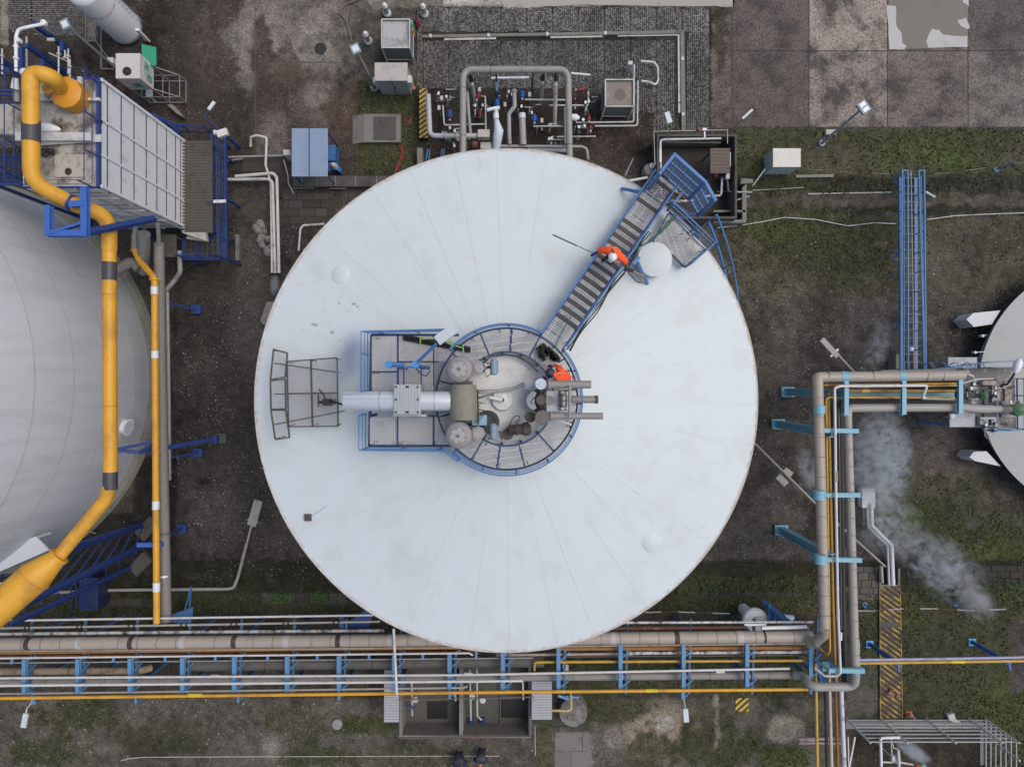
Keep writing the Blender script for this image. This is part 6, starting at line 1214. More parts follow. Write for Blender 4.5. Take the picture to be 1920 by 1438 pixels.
m.build('post', dblue, v); m = MB(); m.box(b.x,b.x+.16,a.y+.5,b.y-.1,1.2,1.5); m.box(b.x,b.x+.2,a.y-.1,a.y+.4,.9,1.2); m.build('side_box', dwhite, v)
v = thing('pot_tank', 'round grey pot with a white lidded neck left of the blue landing', 'pot', W(1218,318,0)); c = W(1219,317,.8); m = MB(); m.rev((c.x,c.y,0),(0,0,1),[(.36,0),(.38,.6),(.3,.75),(.1,.8)],28); m.build('pot_body', mat('pot_grey', (.24,.24,.23), .7, .6, (.13,.12,.11), 3), v); m = MB(); m.rev((c.x+.1,c.y+.15,.8),(0,0,1),[(.15,-.1),(.15,.15),(.09,.18),(.09,.1)],16); m.build('neck', white, v)
pipe('short white bar pointing right to the round grey pot', [(1176,340,1.0),(1214,333,.8)], 5, dwhite, bend=0); pipe('broken chain like thin pipe leaning over the tank rim', [(1172,330,1.2),(1180,312,1.1),(1187,298,.9)], 2.5, steel, bend=.5)
m = MB(); m.tube([W(1255,353,.1),W(1278,366,.1),W(1290,376,.1)],.12,10); tag(m.build('orange_drum_ring', mat('old_orange', (.30,.13,.03))), 'rusty orange ring seen through the landing grating', 'ring')
pipe('white pipe crossing below the landing grating', [(1245,378,.9),(1300,377,.9)], 5, mat('pink_white', (.50,.44,.43)), bend=0)
pipe('pale bent pipe right of the landing', [(1322,368,.8),(1352,367,.8),(1354,333,.8)], 4, dwhite, bend=1.5); pipe('grey bent pipe below the brown corrugated roof', [(1363,327,.9),(1366,360,.9),(1410,361,.9)], 3.5, steel, bend=1.5)
m = MB(); m.rev(W(1341,331,.8),(0,0,1),[(.15,0),(.1,.2)],10); tag(m.build('red_valve', red), 'small dark red valve just under the brown roof', 'valve'); m = MB(); m.rev(W(1309,244,1.6),(0,0,1),[(.08,0),(.08,.2)],10); tag(m.build('red_valve', red), 'tiny red valve on the rail above the basin', 'valve'); m = MB(); m.bar(W(1317,243,1.8),W(1325,243,1.8),.12,.12); m.bar(W(1321,244,1.6),W(1321,262,1.5),.08,.08); tag(m.build('hand_lever', white), 'white handled blue post at the basin top', 'handle')
def flatlamp(label, pts, ha, hb, mt=steel, w=.26, hm=lamp): v = thing('arm_lamp', label, 'lamp', W(*pts[0]), 'flat lamp heads on arms'); m = MB(); m.tube([W(*p) for p in pts], .035, 8, .1); m.build('arm', mt, v); m = MB(); m.bar(W(*ha), W(*hb), w, .1); m.build('lamp_head', hm, v)
flatlamp('white flat lamp on a cranked arm over the top left of the basin', [(1249,262,0),(1249,258,1.4),(1259,240,3.0),(1257,230,3.4)], (1256,231,3.5), (1250,211,3.5))
flatlamp('thin double tube lamp on a pole at the top right of the basin', [(1368,252,0),(1369,248,1.2),(1393,222,3.0)], (1392,223,3.1), (1411,206,3.2), w=.12)
v = thing('walled_basin', 'small angular concrete trough right below the landing', 'basin', W(1370,380,0)); m = MB(); 
for P_ in ([(1338,418),(1398,418),(1400,412),(1338,412)],[(1392,412),(1400,412),(1400,345),(1392,352)],[(1388,345),(1412,343),(1412,336),(1390,334)],[(1338,398),(1398,398),(1398,394),(1338,394)]): m.prism([W(*p,.9) for p in P_], 0, .9)
m.build('wall', conc, v); m = MB(); m.pbox(1338,352,1392,412,.0,.05); m.build('floor', mat('pit_floor'), v)
pipe('thin pale pipe inside the angular trough', [(1370,379,.8),(1405,368,.8)], 3, greyp, bend=0)
v = thing('beige_cabinet', 'beige topped cabinet on the grass strip at the right', 'cabinet', W(1465,305,0)); a, b = W(1450,313,1.6), W(1502,278,1.6); m = MB(); m.box(a.x+.03,b.x-.03,a.y+.03,b.y-.02,.1,1.5); m.build('cabinet_body', mat('pale_blue_side', (.40,.46,.52), .5, .3, (.3,.33,.36), 2), v); m = MB(); m.box(a.x,b.x,a.y,b.y,1.5,1.56); m.build('top', mat('beige_top', (.62,.60,.56), .6, .6, (.50,.46,.39), 1.5), v); m = MB(); m.box(a.x+.1,b.x-.1,a.y+.1,b.y-.1,0,.1); m.build('plinth', dconc, v)
pipe('thin white rod leaning on the beige cabinet', [(1411,349,.2),(1434,318,1.0)], 2.5, white, bend=0, name='rod', cat='rod')
# ================================================================ BOTTOM PIPE RACK
RG = 'pipes of the long bottom rack'
def rp_(label, pts, w, mt, **k): return pipe(label, pts, w, mt, group=RG, bend=k.pop('bend', 0), **k)
wt = mat('rack_white_pipe', (.60,.60,.59), .45, .4, (.28,.26,.23), 2.5)
def sleeves(xs, y0, y1, x0, x1, z, ln, mt): return [(x, y0+(y1-y0)*(x-x0)/(x1-x0), z, ln, mt, (1,0,0)) for x in xs]
rp_('topmost thin white pipe of the left bottom rack', [(20,1163,4.0),(700,1153,4.0)], 4, wt, bands=sleeves((224,552),1163,1153,20,700,4.0,18,dwhite))
rp_('second thin grey pipe of the left bottom rack with clamps', [(-30,1178,3.9),(712,1165,3.9)], 4.2, mat('putty_pipe', (.36,.34,.31), .5, .5, (.2,.17,.15), 2), bands=sleeves((48,56,146,154,242,252,340,350,434,444,532,541,626,636),1178,1165,-30,712,3.9,3,dark))
rp_('peeling rust and white pipe above the broad left beige pipe', [(-30,1189,3.7),(330,1185,3.7),(720,1182,3.7)], 6, peel)
BP = [(x, 1207.5 - 14.5*(x+30)/1540, 4.3) for x in (-30, 1512)]
bb = [(x, 1207.5-14.5*(x+30)/1540, 4.3, 9, bband, (1,0,0)) for x in (55,248,441,635,1268)] + [(x, 1207.5-14.5*(x+30)/1540, 4.3, 10, mat('silver_band', (.42,.42,.41), .5, .3, (.3,.3,.3), 4), (1,0,0)) for x in (151,344,538,733,1149,1387)] + [(x, 1207.5-14.5*(x+30)/1540, 4.3, 1, mat('joint_line', (.14,.12,.10)), (1,0,0)) for x in range(10, 1500, 36) if x % 5]
bb += [(1432,1194,4.3,4,dark,(1,0,0))]
rp_('broad beige lagged pipe with brown bands along the bottom rack', BP + [(1522,1194,4.3)], 22, beige, bands=bb, name='lagged_pipe', seg=20)
pipe('beige lagged elbow joining the broad bottom pipe to the right rack', [(1512,1193,4.3),(1521,1208,4.8),(1545,1190,5.6),(1546,1175,6)], 19, beige, bend=.35, name='lagged_elbow', bands=[(1527,1206,5.1,2,dgrey,(1,.5,.6))])
rp_('upper of the twin thin tan pipes under the broad beige one', [(-30,1221,3.9),(900,1213,3.9),(1530,1206,3.9)], 3.6, mat('tan_pipe', (.38,.29,.21), .6, .7, (.14,.08,.05), 3)); rp_('lower of the twin thin tan pipes under the broad beige one', [(-30,1225,3.7),(560,1218,3.7),(860,1215,3.7)], 4, orust)
rp_('thin bright white pipe carrying the blue brackets at left', [(-30,1234,4.0),(880,1224,4.0),(886,1228,3.9)], 3.6, wt); rp_('very thin grey pipe just below the bright white one', [(-30,1243,3.6),(1000,1233,3.6)], 2.6, greyp)
rp_('brown stained pipe ending in an elbow at the far left of the rack', [(-30,1259,3.0),(262,1257,3.0),(284,1252,2.6)], 13, mat('stained_tan', (.30,.24,.175), .7, .8, (.14,.075,.045), 2), name='stained_pipe', bend=1, bands=[(132,1258,3.0,2,brown,(1,0,0)),(258,1257,3.0,2,brown,(1,0,0))])
rp_('broad dark dusty pipe in the middle of the rack', [(362,1248,3.0),(1020,1240,3.0)], 20, mat('dusty_dark', (.12,.113,.105), .7, .6, (.07,.065,.06), 2), name='lagged_pipe', bands=[(500,1246,3.0,1,dark,(1,0,0)),(700,1244,3.0,1,dark,(1,0,0))])
rp_('upper of two white conduits below the blue brackets', [(-30,1271,4.2),(870,1265,4.2),(1480,1253,4.2)], 4.4, wt, bands=sleeves((404,878,1350),1271,1258,-30,1480,4.2,16,dwhite))
rp_('lower of two white conduits below the blue brackets', [(0,1285,4.25),(886,1277,4.25),(980,1276,4.2)], 4.8, wt, bands=sleeves((457,889),1285,1276,0,980,4.25,16,dwhite))
rp_('dull grey lagged pipe lying behind the white conduits', [(-30,1279,3.2),(900,1270,3.2),(1492,1265,3.2)], 14, mat('dull_lagging', (.25,.24,.225), .6, .5, (.15,.14,.13), 2), name='lagged_pipe', bands=[(x,1279-14*(x+30)/1522,3.2,1,dgrey,(1,0,0)) for x in (90,200,300,480,600,760,1075,1180,1330,1440)])
pipe('grey lagged pipe loop with two bends at the lower right rack corner', [(1490,1265,3.4),(1508,1267,3.8),(1520,1287,4.6),(1602,1287,4.6),(1604,1262,5.2),(1603,1200,5.5)], 16, mat('loop_pale', (.33,.325,.31), .5, .4, (.22,.21,.19), 2), bend=1.1, name='lagged_elbow', bands=[(1500,1266,3.6,1,dark,(1,0,0))])
rp_('thin grey pipe just above the bright yellow bottom pipe', [(-30,1301,3.9),(870,1289,3.9),(876,1286,3.8)], 3.8, mat('putty_pipe'))
rp_('long bright yellow pipe at the lower edge of the rack', [(-30,1309,4.2),(960,1297,4.2),(1515,1292,4.2)], 6, yel, name='gas_pipe', bands=[(366,1303,4.2,24,mat('tag_yellow', (.62,.50,.03)),(1,0,0)),(1221,1294.5,4.2,22,mat('tag_yellow'),(1,0,0))])
rp_('dull yellow pipe rising beside the tin roof and running right', [(1002,1256,3.4),(1002,1242,3.6),(1010,1241,3.6),(1520,1238,3.6)], 5, yel2, bend=1.2); rp_('rusty brown pipe right of the tank bottom edge', [(1050,1216,3.4),(1525,1214,3.4)], 7, orust); rp_('peeling dark pipe below the rusty brown one', [(1180,1224,3.4),(1525,1222,3.4)], 6, peel); rp_('pinkish pipe emerging from the tank bottom edge', [(930,1228,3.3),(1180,1225,3.3)], 5, mat('pinkish_pipe', (.40,.33,.29), .6, .4, (.24,.17,.14), 2), bands=[(1182,1225,3.3,12,dwhite,(1,0,0))]); rp_('thin dark cable line right below the peeling pipe', [(1060,1231,3.2),(1525,1228,3.2)], 2.4, dgrey)
rp_('peeling white pipe at the top of the right part of the rack', [(1170,1167,4.0),(1525,1166,4.0)], 4.5, peel); rp_('rust red pipe above the beige one right of the tank', [(1140,1178,3.8),(1400,1176,3.8)], 6, mat('rust_red', (.13,.06,.045), .8, .5, (.42,.42,.42), 2, thr=.56)); rp_('glossy white pipe piece near the right end of the rack', [(1428,1177,4.4),(1512,1175,4.4)], 7, white); rp_('short white pipe piece under the white dish', [(1396,1171,4.2),(1436,1171,4.2)], 4, white)
rp_('dark rusty pipe deep behind the broad beige pipe', [(-30,1231,2.6),(900,1222,2.6)], 6, rust); rp_('dark pipe under the peeling one at left', [(-30,1195,3.1),(760,1189,3.1)], 6, dgrey)
# racks: portal frames with posts
k_ = 0
for i, (x, yt, yb) in enumerate(((47,1235,1300),(147,1234,1299),(245,1233,1298),(343,1232,1297),(440,1230,1296),(539,1229,1295),(636,1228,1294),(739,1227,1293),(843,1224,1292),(943,1223,1291),(1047,1212,1290),(1163,1206,1289),(1281,1204,1288),(1400,1203,1287),(1519,1215,1270))):
    side = ('%s of the fifteen rack frames counting from the left' % ('first','second','third','fourth','fifth','sixth','seventh','eighth','ninth','tenth','eleventh','twelfth','thirteenth','fourteenth','last')[i])
    v = thing('pipe_rack', 'blue steel rack frame, ' + side, 'pipe support', W(x+8, 1235, 0), 'blue frames of the bottom pipe rack'); z = 3.9; a = W(x,yt,z); b = W(x,yb,z); m = MB()
    m.ibeam(a, b, .20, .18, None, .05); m.build('main_beam', mat('rack_blue', (.10,.25,.47), .5, .45, (.20,.26,.32), 3), v)
    m = MB(); p1 = W(x+14, 1196, 3.5); p2 = W(x+10, 1286, 3.4); 
    for p in (p1, p2): m.ibeam(Vector((p.x,p.y,0)), p, .18, .18, (1,0,0), .04)
    m.build('column', mat('rack_blue_dark', (.07,.15,.26), .6, .5, (.05,.06,.07), 3), v)
    m = MB(); m.bar(W(x+14,1160,3.45), W(x+10,1300,3.35), .12, .14); m.build('cross_beam', mat('rack_blue_dark'), v)
    m = MB(); m.bar(W(x+2,yt+2,3.9), W(x+20,yt-6,3.4), .07, .08); m.bar(W(x+2,yb-2,3.9), W(x+18,yb-14,3.3), .07, .08); m.bar(W(x+4,yt+26,3.85), W(x+20,yt+10,3.2), .07, .08); m.build('brace', mat('rack_blue'), v)
for i, (x, y) in enumerate(((23,1235),(213,1232),(310,1231),(404,1230),(502,1229),(595,1228),(692,1227),(793,1225),(893,1224))):
    m = MB(); m.bar(W(x,y-3,3.8), W(x,y+9,3.8), .12, .1); tag(m.build('small_bracket', mat('rack_blue')), 'small blue hanger on the bright white pipe, %s from the left' % ('first','second','third','fourth','fifth','sixth','seventh','eighth','ninth')[i], 'bracket', 'small hangers on the white pipe')
for i, (x, y, lb) in enumerate(((90,452,''),)): pass
# lamps hanging off the rack
for lb, P_, ha, hb, arms in (('white flat lamp on a bent arm below the far left rack', [(62,1310,3.8),(58,1318,3.7),(50,1328,3.5),(49,1338,3.5)], (49,1337,3.5), (44,1363,3.5), (58,1296,64,1318)), ('white flat lamp hanging below the rack right of the sandy patch', [(1281,1308,3.8),(1284,1320,3.6),(1285,1330,3.5)], (1285,1328,3.5), (1287,1353,3.5), (1281,1292,1280,1308))):
    flatlamp(lb, P_, ha, hb, dwhite); m = MB(); m.bar(W(arms[0],arms[1],3.9), W(arms[2],arms[3],3.9), .16, .12); m.bar(W(arms[2],arms[3],3.9), W(arms[2]+8,arms[3]-6,3.4), .1, .1); tag(m.build('lamp_bracket', mat('rack_blue')), 'blue bracket holding the ' + ('far left lamp below the rack' if ha[0] < 100 else 'lamp right of the sandy patch'), 'bracket')
for x, y, lb in ((636,1304,'below the seventh frame'),(255,1312,'below the third frame'),(447,1309,'below the fifth frame'),(843,1302,'over the left basin')): m = MB(); m.bar(W(x,y-10,3.8), W(x,y+7,3.8), .1, .08); m.bar(W(x,y+2,3.8), W(x+8,y,3.3), .08, .08); tag(m.build('drop_bracket', mat('rack_blue')), 'short blue drop bracket ' + lb, 'bracket')
pipe('slim white vertical mast crossing all pipes at the tank edge', [(738,1178,4.8),(741,1240,4.9),(744,1302,4.9)], 5, wt, bend=0, name='mast', cat='mast')
v = thing('blue_lean_bracket', 'blue bracket with thin arms above the left rack', 'bracket', W(350,1150,0)); m = MB(); m.prism([W(*p,2.6) for p in ((318,1166),(322,1152),(362,1138),(358,1170))], 2.5, 2.6); m.bar(W(356,1140,2.6), W(358,1100,3.2), .07, .07); m.bar(W(346,1146,2.6), W(358,1102,3.2), .06, .06); m.bar(W(340,1160,0.1), W(340,1160,2.5), .12, .12); m.build('plate', mat('mid_blue', (.05,.15,.33)), v)
v = thing('blue_lean_bracket', 'dark blue bracket tucked beside the tank at the seventh frame', 'bracket', W(668,1165,0)); m = MB(); m.prism([W(*p,2.6) for p in ((646,1180),(648,1170),(685,1143),(700,1150),(690,1178))], 2.5, 2.6); m.bar(W(641,1150,3.4), W(641,1176,3.4), .25, .2); m.bar(W(660,1170,0), W(660,1170,2.5), .12, .12); m.build('plate', mat('deep_blue', (.03,.08,.25)), v)
v = thing('blue_chute', 'blue sloping steel chute above the white dish', 'chute', W(1450,1145,0)); m = MB(); m.bar(W(1434,1130,1.0), W(1478,1168,3.4), .35, .2); m.bar(W(1442,1134,1.6), W(1442,1166,2.4), .14, .14); m.bar(W(1451,1142,1.6), W(1451,1166,2.4), .14, .14); p = W(1462,1152,2.0); m.bar((p.x,p.y,0),p,.14,.14); m.build('beam', mat('mid_blue2', (.06,.17,.40), .5, .4, (.05,.08,.14), 3), v)
v = thing('white_dish', 'round white dish shaped lid behind the right part of the rack', 'dish', W(1418,1158,0)); c = W(1418,1165,2.2); m = MB(); m.rev((c.x,c.y,0),(0,0,1),[(.3,0),(.3,1.8),(L(23,2.2),1.85),(L(23,2.2),2.05),(L(21,2.2),2.12),(L(19,2.2),2.05),(.02,2.2)],40); m.build('dish_body', white, v); m = MB(); m.box(c.x-.05,c.x+.4,c.y-.1,c.y+.25,2.1,2.3); m.build('box', dwhite, v)
m = MB(); m.prism([W(*p,1.8) for p in ((1472,1153),(1489,1155),(1490,1160),(1486,1164),(1476,1160))],1.6,1.8); tag(m.build('loose_sheet', mat('pale_sheet', (.42,.52,.58))), 'pale loose sheet right of the blue chute', 'sheet')
# dashed barrier tape with posts on the grass
def tape(label, segs, z=.9):
    m = MB()
    P_ = [p for s_ in segs for p in s_]; vs = []
    for p in P_: q = W(*p, z); vs += [(q.x,q.y+.02,z-.04),(q.x,q.y-.02,z+.04)]
    for i in range(len(P_)-1): m.add([], [(2*i,2*i+2,2*i+3,2*i+1)], i % 2)
    m.v = vs; m.f = [(2*i,2*i+2,2*i+3,2*i+1) for i in range(len(P_)-1)]
    return tag(m.build('barrier_tape', [mat('tape_white', (.50,.49,.47)), mat('tape_red', (.13,.055,.045))], None, True), label, 'tape')
tape('white and red barrier tape above the right blue rack on the grass', [((1515,317),(1545,320)),((1574,322),(1605,324)),((1634,325),(1670,327)),((1703,327),(1722,328)),((1752,326),(1780,324)),((1812,320),(1849,315)),((1900,306),(1917,306))])
tape('barrier tape between the tank and the white dish', [((1210,1148),(1240,1147)),((1272,1147),(1303,1148)),((1336,1149),(1368,1150))]); tape('barrier tape right of the pipe rack over the striped crossing', [((1606,1145),(1641,1145)),((1665,1143),(1694,1141)),((1725,1141),(1759,1141)),((1795,1143),(1828,1145)),((1856,1143),(1886,1142))])
for x0, y0, x1, y1, lb in ((1621,1133,1640,1144,'blue tape post left of the striped crossing'),(1792,1132,1820,1144,'blue tape post in the drifting steam'),(1868,319,1902,306,'blue tape post at the far right grass')): m = MB(); m.bar(W(x0,y0,.05), W(x1,y1,1.0), .06, .06); c = W(x0,y0,0); m.cyl(c,.15,0,.05,12); tag(m.build('tape_post', blue), lb, 'post')
# basins below the rack
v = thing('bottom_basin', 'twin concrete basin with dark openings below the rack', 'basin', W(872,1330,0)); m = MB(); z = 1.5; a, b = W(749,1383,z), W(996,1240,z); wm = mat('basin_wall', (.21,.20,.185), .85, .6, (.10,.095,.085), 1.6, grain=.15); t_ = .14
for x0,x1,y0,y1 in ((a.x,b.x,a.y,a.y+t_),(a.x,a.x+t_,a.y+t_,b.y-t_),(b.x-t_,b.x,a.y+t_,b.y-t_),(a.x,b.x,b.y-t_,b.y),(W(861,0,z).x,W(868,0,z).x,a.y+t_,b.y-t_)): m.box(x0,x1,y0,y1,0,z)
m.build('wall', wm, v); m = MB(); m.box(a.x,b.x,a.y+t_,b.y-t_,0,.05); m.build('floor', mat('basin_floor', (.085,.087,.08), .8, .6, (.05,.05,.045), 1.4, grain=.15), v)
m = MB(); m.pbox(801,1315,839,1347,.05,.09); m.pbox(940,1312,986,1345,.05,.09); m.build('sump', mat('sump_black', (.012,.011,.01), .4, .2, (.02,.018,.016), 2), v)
m = MB()
for x_ in (770, 842, 876, 938): m.bar(W(x_,1300,.3), W(x_,1265,.3), .05, .05)
m.bar(W(938,1305,.12), W(938,1370,.12), .05, .12); m.build('beam', dgrey, v)
m = MB(); m.bar(W(748,1311,1.9), W(1000,1306,1.9), .06, .06); m.bar(W(749,1383,1.55), W(749,1300,1.55), .05, .05); m.bar(W(749,1383,1.55), W(996,1380,1.55), .05, .05); m.bar(W(994,1300,1.55), W(994,1380,1.55), .05, .05); tag(m.build('basin_rail', mat('rust_rail', (.15,.105,.09))), 'thin brown rail round the twin basin', 'rail')
for lb, P_ in (('left thin white pipe down into the twin basin',[(772,1280,1.6),(773,1341,.6)]),('white pipe at the middle wall of the twin basin',[(853,1276,1.6),(854,1313,1.4)]),('straight grey pipe right of the middle basin wall',[(881,1255,1.6),(883,1350,.4)]),('kinked grey pipe at the right of the twin basin',[(894,1250,1.6),(895,1342,.6),(903,1349,.4)]),('thin white pipe beside the tin sheet at right',[(980,1270,1.9),(981,1311,1.7)])): pipe(lb, P_, 3.4, dwhite, bend=1, group='thin pipes in the twin basin', seg=8)
for x, y, lb in ((779,1311,'left white round handwheel in the twin basin'),(885,1305,'middle small handwheel in the twin basin'),(905,1312,'right white round handwheel in the twin basin')): m = MB(); c = W(x,y,1.3); m.rev(c,(0,0,1),[(.17,0),(.17,.05),(.03,.08)],18); m.bar((c.x,c.y,.1),c,.05,.05); tag(m.build('handwheel', dwhite), lb, 'handwheel')
for x, y, lb in ((883,1351,'left dark pump shoe on the basin floor'),(904,1350,'right dark pump shoe on the basin floor')): m = MB(); c = W(x,y,.15); m.box(c.x-.18,c.x+.18,c.y-.14,c.y+.14,.05,.2); m.cyl(c,.08,.2,.45,12); tag(m.build('pump_shoe', navy), lb, 'pump')
m = MB(); m.bar(W(760,1322,1.0), W(778,1326,1.0), .06, .06); m.bar(W(771,1318,1.0), W(774,1330,1.0), .05, .05); tag(m.build('blue_lever', dblue), 'small blue cross lever in the left basin', 'lever')
def tin(label, x0, y0, x1, y1, z=1.9):
    a, b = W(x0,y1,z), W(x1,y0,z); v = thing('tin_canopy', label, 'roof', ((a.x+b.x)/2,(a.y+b.y)/2,0), 'white corrugated roof strips'); m = MB(); n_ = int((b.y-a.y)/.085)
    for k in range(n_): y = a.y+(b.y-a.y)*(k+.5)/n_; m.box(a.x,b.x,y-.026,y+.026,z-.07,z)
    m.box(a.x,b.x-.01,a.y+.01,b.y-.01,z-.1,z-.06); m.build('roof_sheet', mat('white_tin', (.46,.48,.52), .5, .4, (.28,.28,.27), 2.5), v); m = MB()
    for y_ in (a.y+.1,b.y-.1): m.bar(((a.x+b.x)/2,y_,0),((a.x+b.x)/2,y_,z-.1),.06,.06)
    m.build('post', dgrey, v)
tin('white corrugated roof strip left of the twin basin', 720, 1256, 748, 1354); tin('white corrugated roof strip right of the twin basin', 997, 1262, 1035, 1349)
v = thing('concrete_cover', 'grimy round concrete lid with a pale pipe below the rack', 'lid', W(1076,1336,0)); c = W(1075,1336,.8); m = MB(); m.rev((c.x,c.y,0),(0,0,1),[(L(27,.8),0),(L(27,.8),.7),(L(26,.8),.8),(.02,.86)],40); m.build('lid_body', mat('grimy_lid', (.20,.195,.185), .8, .9, (.07,.065,.06), 1.8, thr=.47, grain=.2), v)
pipe('pale yellow pipe looping down onto the grimy round lid', [(1003,1296,1.6),(1003,1322,1.4),(1012,1331,1.3),(1066,1332,1.3),(1071,1328,1.2),(1070,1300,1.4)], 5, mat('pale_yellow', (.46,.37,.16), .5, .5, (.3,.22,.1), 3), bend=1.2); m = MB(); m.bar(W(1046,1303,1.6), W(1066,1310,1.3), .14, .1); m.bar(W(1060,1305,1.3), W(1085,1307,1.1), .12, .1); tag(m.build('blue_clip', mat('rack_blue')), 'blue bracket at the top of the grimy round lid', 'bracket')
pipe('thin green hose below the grimy round lid', [(1000,1354,.1),(1030,1362,.1),(1075,1362,.1),(1100,1360,.1),(1112,1374,.1)], 1.6, hose_m, bend=3, name='hose', cat='hose')
m = MB(); c = W(633,1356); m.rev((c.x,c.y,0),(0,0,1),[(.3,0),(.29,.14),(.01,.17)],24); m.bar((c.x-.15,c.y+.08,.17),(c.x+.15,c.y-.12,.17),.06,.04); tag(m.build('drain_cover', mat('drain_lid_grey', (.27,.27,.265))), 'small round grey lid alone on the lower gravel', 'lid')
v = thing('hazard_square', 'small yellow and black striped square right of the pale patch', 'hazard plate', W(1391,1321,0)); sy = mat('bright_stripe_yellow', (.55,.38,.03), .6, .4, (.25,.15,.03), 3); striped(v, ((1379,1308),(1404,1333)), 4, .9, .06)
m = MB(); a, b = W(1053,1257,.6), W(1066,1246,.6); m.box(a.x,b.x,a.y,b.y,.4,.6); m.box(a.x+.02,a.x+.2,a.y+.02,b.y-.02,.6,.64); tag(m.build('small_box', dwhite), 'little white box visible between rack pipes right of the tin roof', 'box')
# ================================================================ RIGHT PIPE RACK
lb_ = mat('light_blue_steel', (.18,.40,.51), .5, .35, (.24,.36,.42), 2.5)
QG = 'pipes of the right hand rack'; jl = mat('joint_line')
def vb(x, ys, z, mt=jl, ln=1): return [(x, y, z, ln, mt, (0,1,0)) for y in ys]
pipe('broad beige pipe along the left and top of the right rack', [(1546,1176,6.0),(1533,715,6.0),(1533,707,6.0),(1545,707,6.0),(1806,704,6.0)], 19.5, beige, bend=.55, group=QG, name='lagged_pipe', seg=20, bands=[(1534.5+ (y-740)*.027, y, 6.0, 1, jl, (.0,1,0)) for y in range(745,1170,37)] + [(x,705.5,6.0,1,jl,(1,0,0)) for x in (1551,1634,1735,1765)] + [(1582,706.3,6.0,13,lb_,(1,0,0)),(1690,705.3,6.0,12,lb_,(1,0,0))])
pipe('beige pipe end curving away beside the right gantry', [(1802,704,6.0),(1812,698,5.4),(1796,697,4.6),(1650,700,4.6)], 13, mat('greyer_beige', (.27,.25,.235)), bend=.8, group=QG)
pipe('second beige pipe on the inner side of the right rack', [(1604,1262,5.6),(1589,778,5.6),(1590,766,5.6),(1602,765,5.6),(1805,764,5.6),(1838,767,5.4),(1856,767,5.3)], 15.5, mat('grey_beige', (.33,.315,.29), .5, .4, (.21,.19,.165), 2), bend=.9, group=QG, name='lagged_pipe', seg=18, bands=[(1590.5+(y-800)*.031, y, 5.6, 1, jl, (0,1,0)) for y in range(810,1250,32)])
pipe('white cable pipe with boxes running down the right rack', [(1736,746,6.2),(1730,746,6.2),(1738,724,6.3),(1734,723,6.3),(1576,724,6.3),(1565,727,6.3),(1567,900,6.3),(1571,1140,6.3),(1576,1260,6.3),(1570,1267,6.2),(1546,1267,6.0),(1528,1252,5.6)], 4.8, wt, bend=1.3, group=QG, bands=[(1571.5,1152,6.3,20,dwhite,(0,1,0)),(1568,893,6.3,20,mat('tan_box', (.34,.24,.12)),(0,1,0)),(1620,724,6.3,20,dwhite,(1,0,0))])
pipe('small white tube joining the bracket on the lower right rack', [(1577,1185,6.2),(1577,1200,6.2)], 4, white, bend=0)
pipe('left thin yellow pipe inside the right rack', [(1790,746,5.4),(1555,745,5.4),(1549,748,5.4),(1549,760,5.4),(1556,1218,5.4),(1552,1228,5.2),(1535,1214,4.8)], 4, yel2, bend=1.2, group=QG); pipe('right thicker rusty yellow pipe inside the right rack', [(1790,733,5.2),(1580,733,5.2),(1556,735,5.2),(1553,742,5.2),(1562,1140,5.2),(1566,1245,5.0)], 5.5, mat('rust_yellow', (.36,.20,.03), .6, .7, (.17,.08,.02), 3), bend=1.2, group=QG, bands=[(1622,733,5.2,14,yel,(1,0,0)),(1665,733,5.2,3,yel,(1,0,0))]); pipe('uppermost thin yellow pipe under the top beige pipe', [(1792,719,5.4),(1545,722,5.4)], 4, yel, bend=0, group=QG); pipe('second thin yellow pipe under the top beige pipe', [(1792,723,5.3),(1640,725,5.3)], 3, yel2, bend=0, group=QG)
pipe('dark grey pipe in the gap of the right rack', [(1800,752,4.4),(1580,755,4.4),(1576,760,4.4),(1583,1280,4.4)], 9, mat('gap_dark', (.03,.03,.032), .7, .4, (.06,.055,.05), 3), bend=1, group=QG); pipe('thin dark conduit next to the white cable pipe', [(1560,760,4.6),(1566,1250,4.6)], 6, mat('gap_dark'), bend=0, group=QG); pipe('thin pale conduit in the dark gap of the right rack', [(1573,765,4.9),(1578,1180,4.9)], 2, greyp, bend=0, group=QG); pipe('kinked thin grey conduit near the gantry', [(1729,748,6.0),(1800,749,5.9)], 3, greyp, bend=0)
v = thing('cable_trough', 'light blue steel trough between the yellow pipes on the right rack', 'trough', W(1700,742,0)); m = MB(); m.box(W(1590,744,5).x, W(1795,744,5).x, W(0,746,5).y, W(0,736,5).y, 4.7, 4.78); m.build('trough_body', mat('trough_teal', (.12,.26,.29), .6, .5, (.08,.13,.14), 3), v)
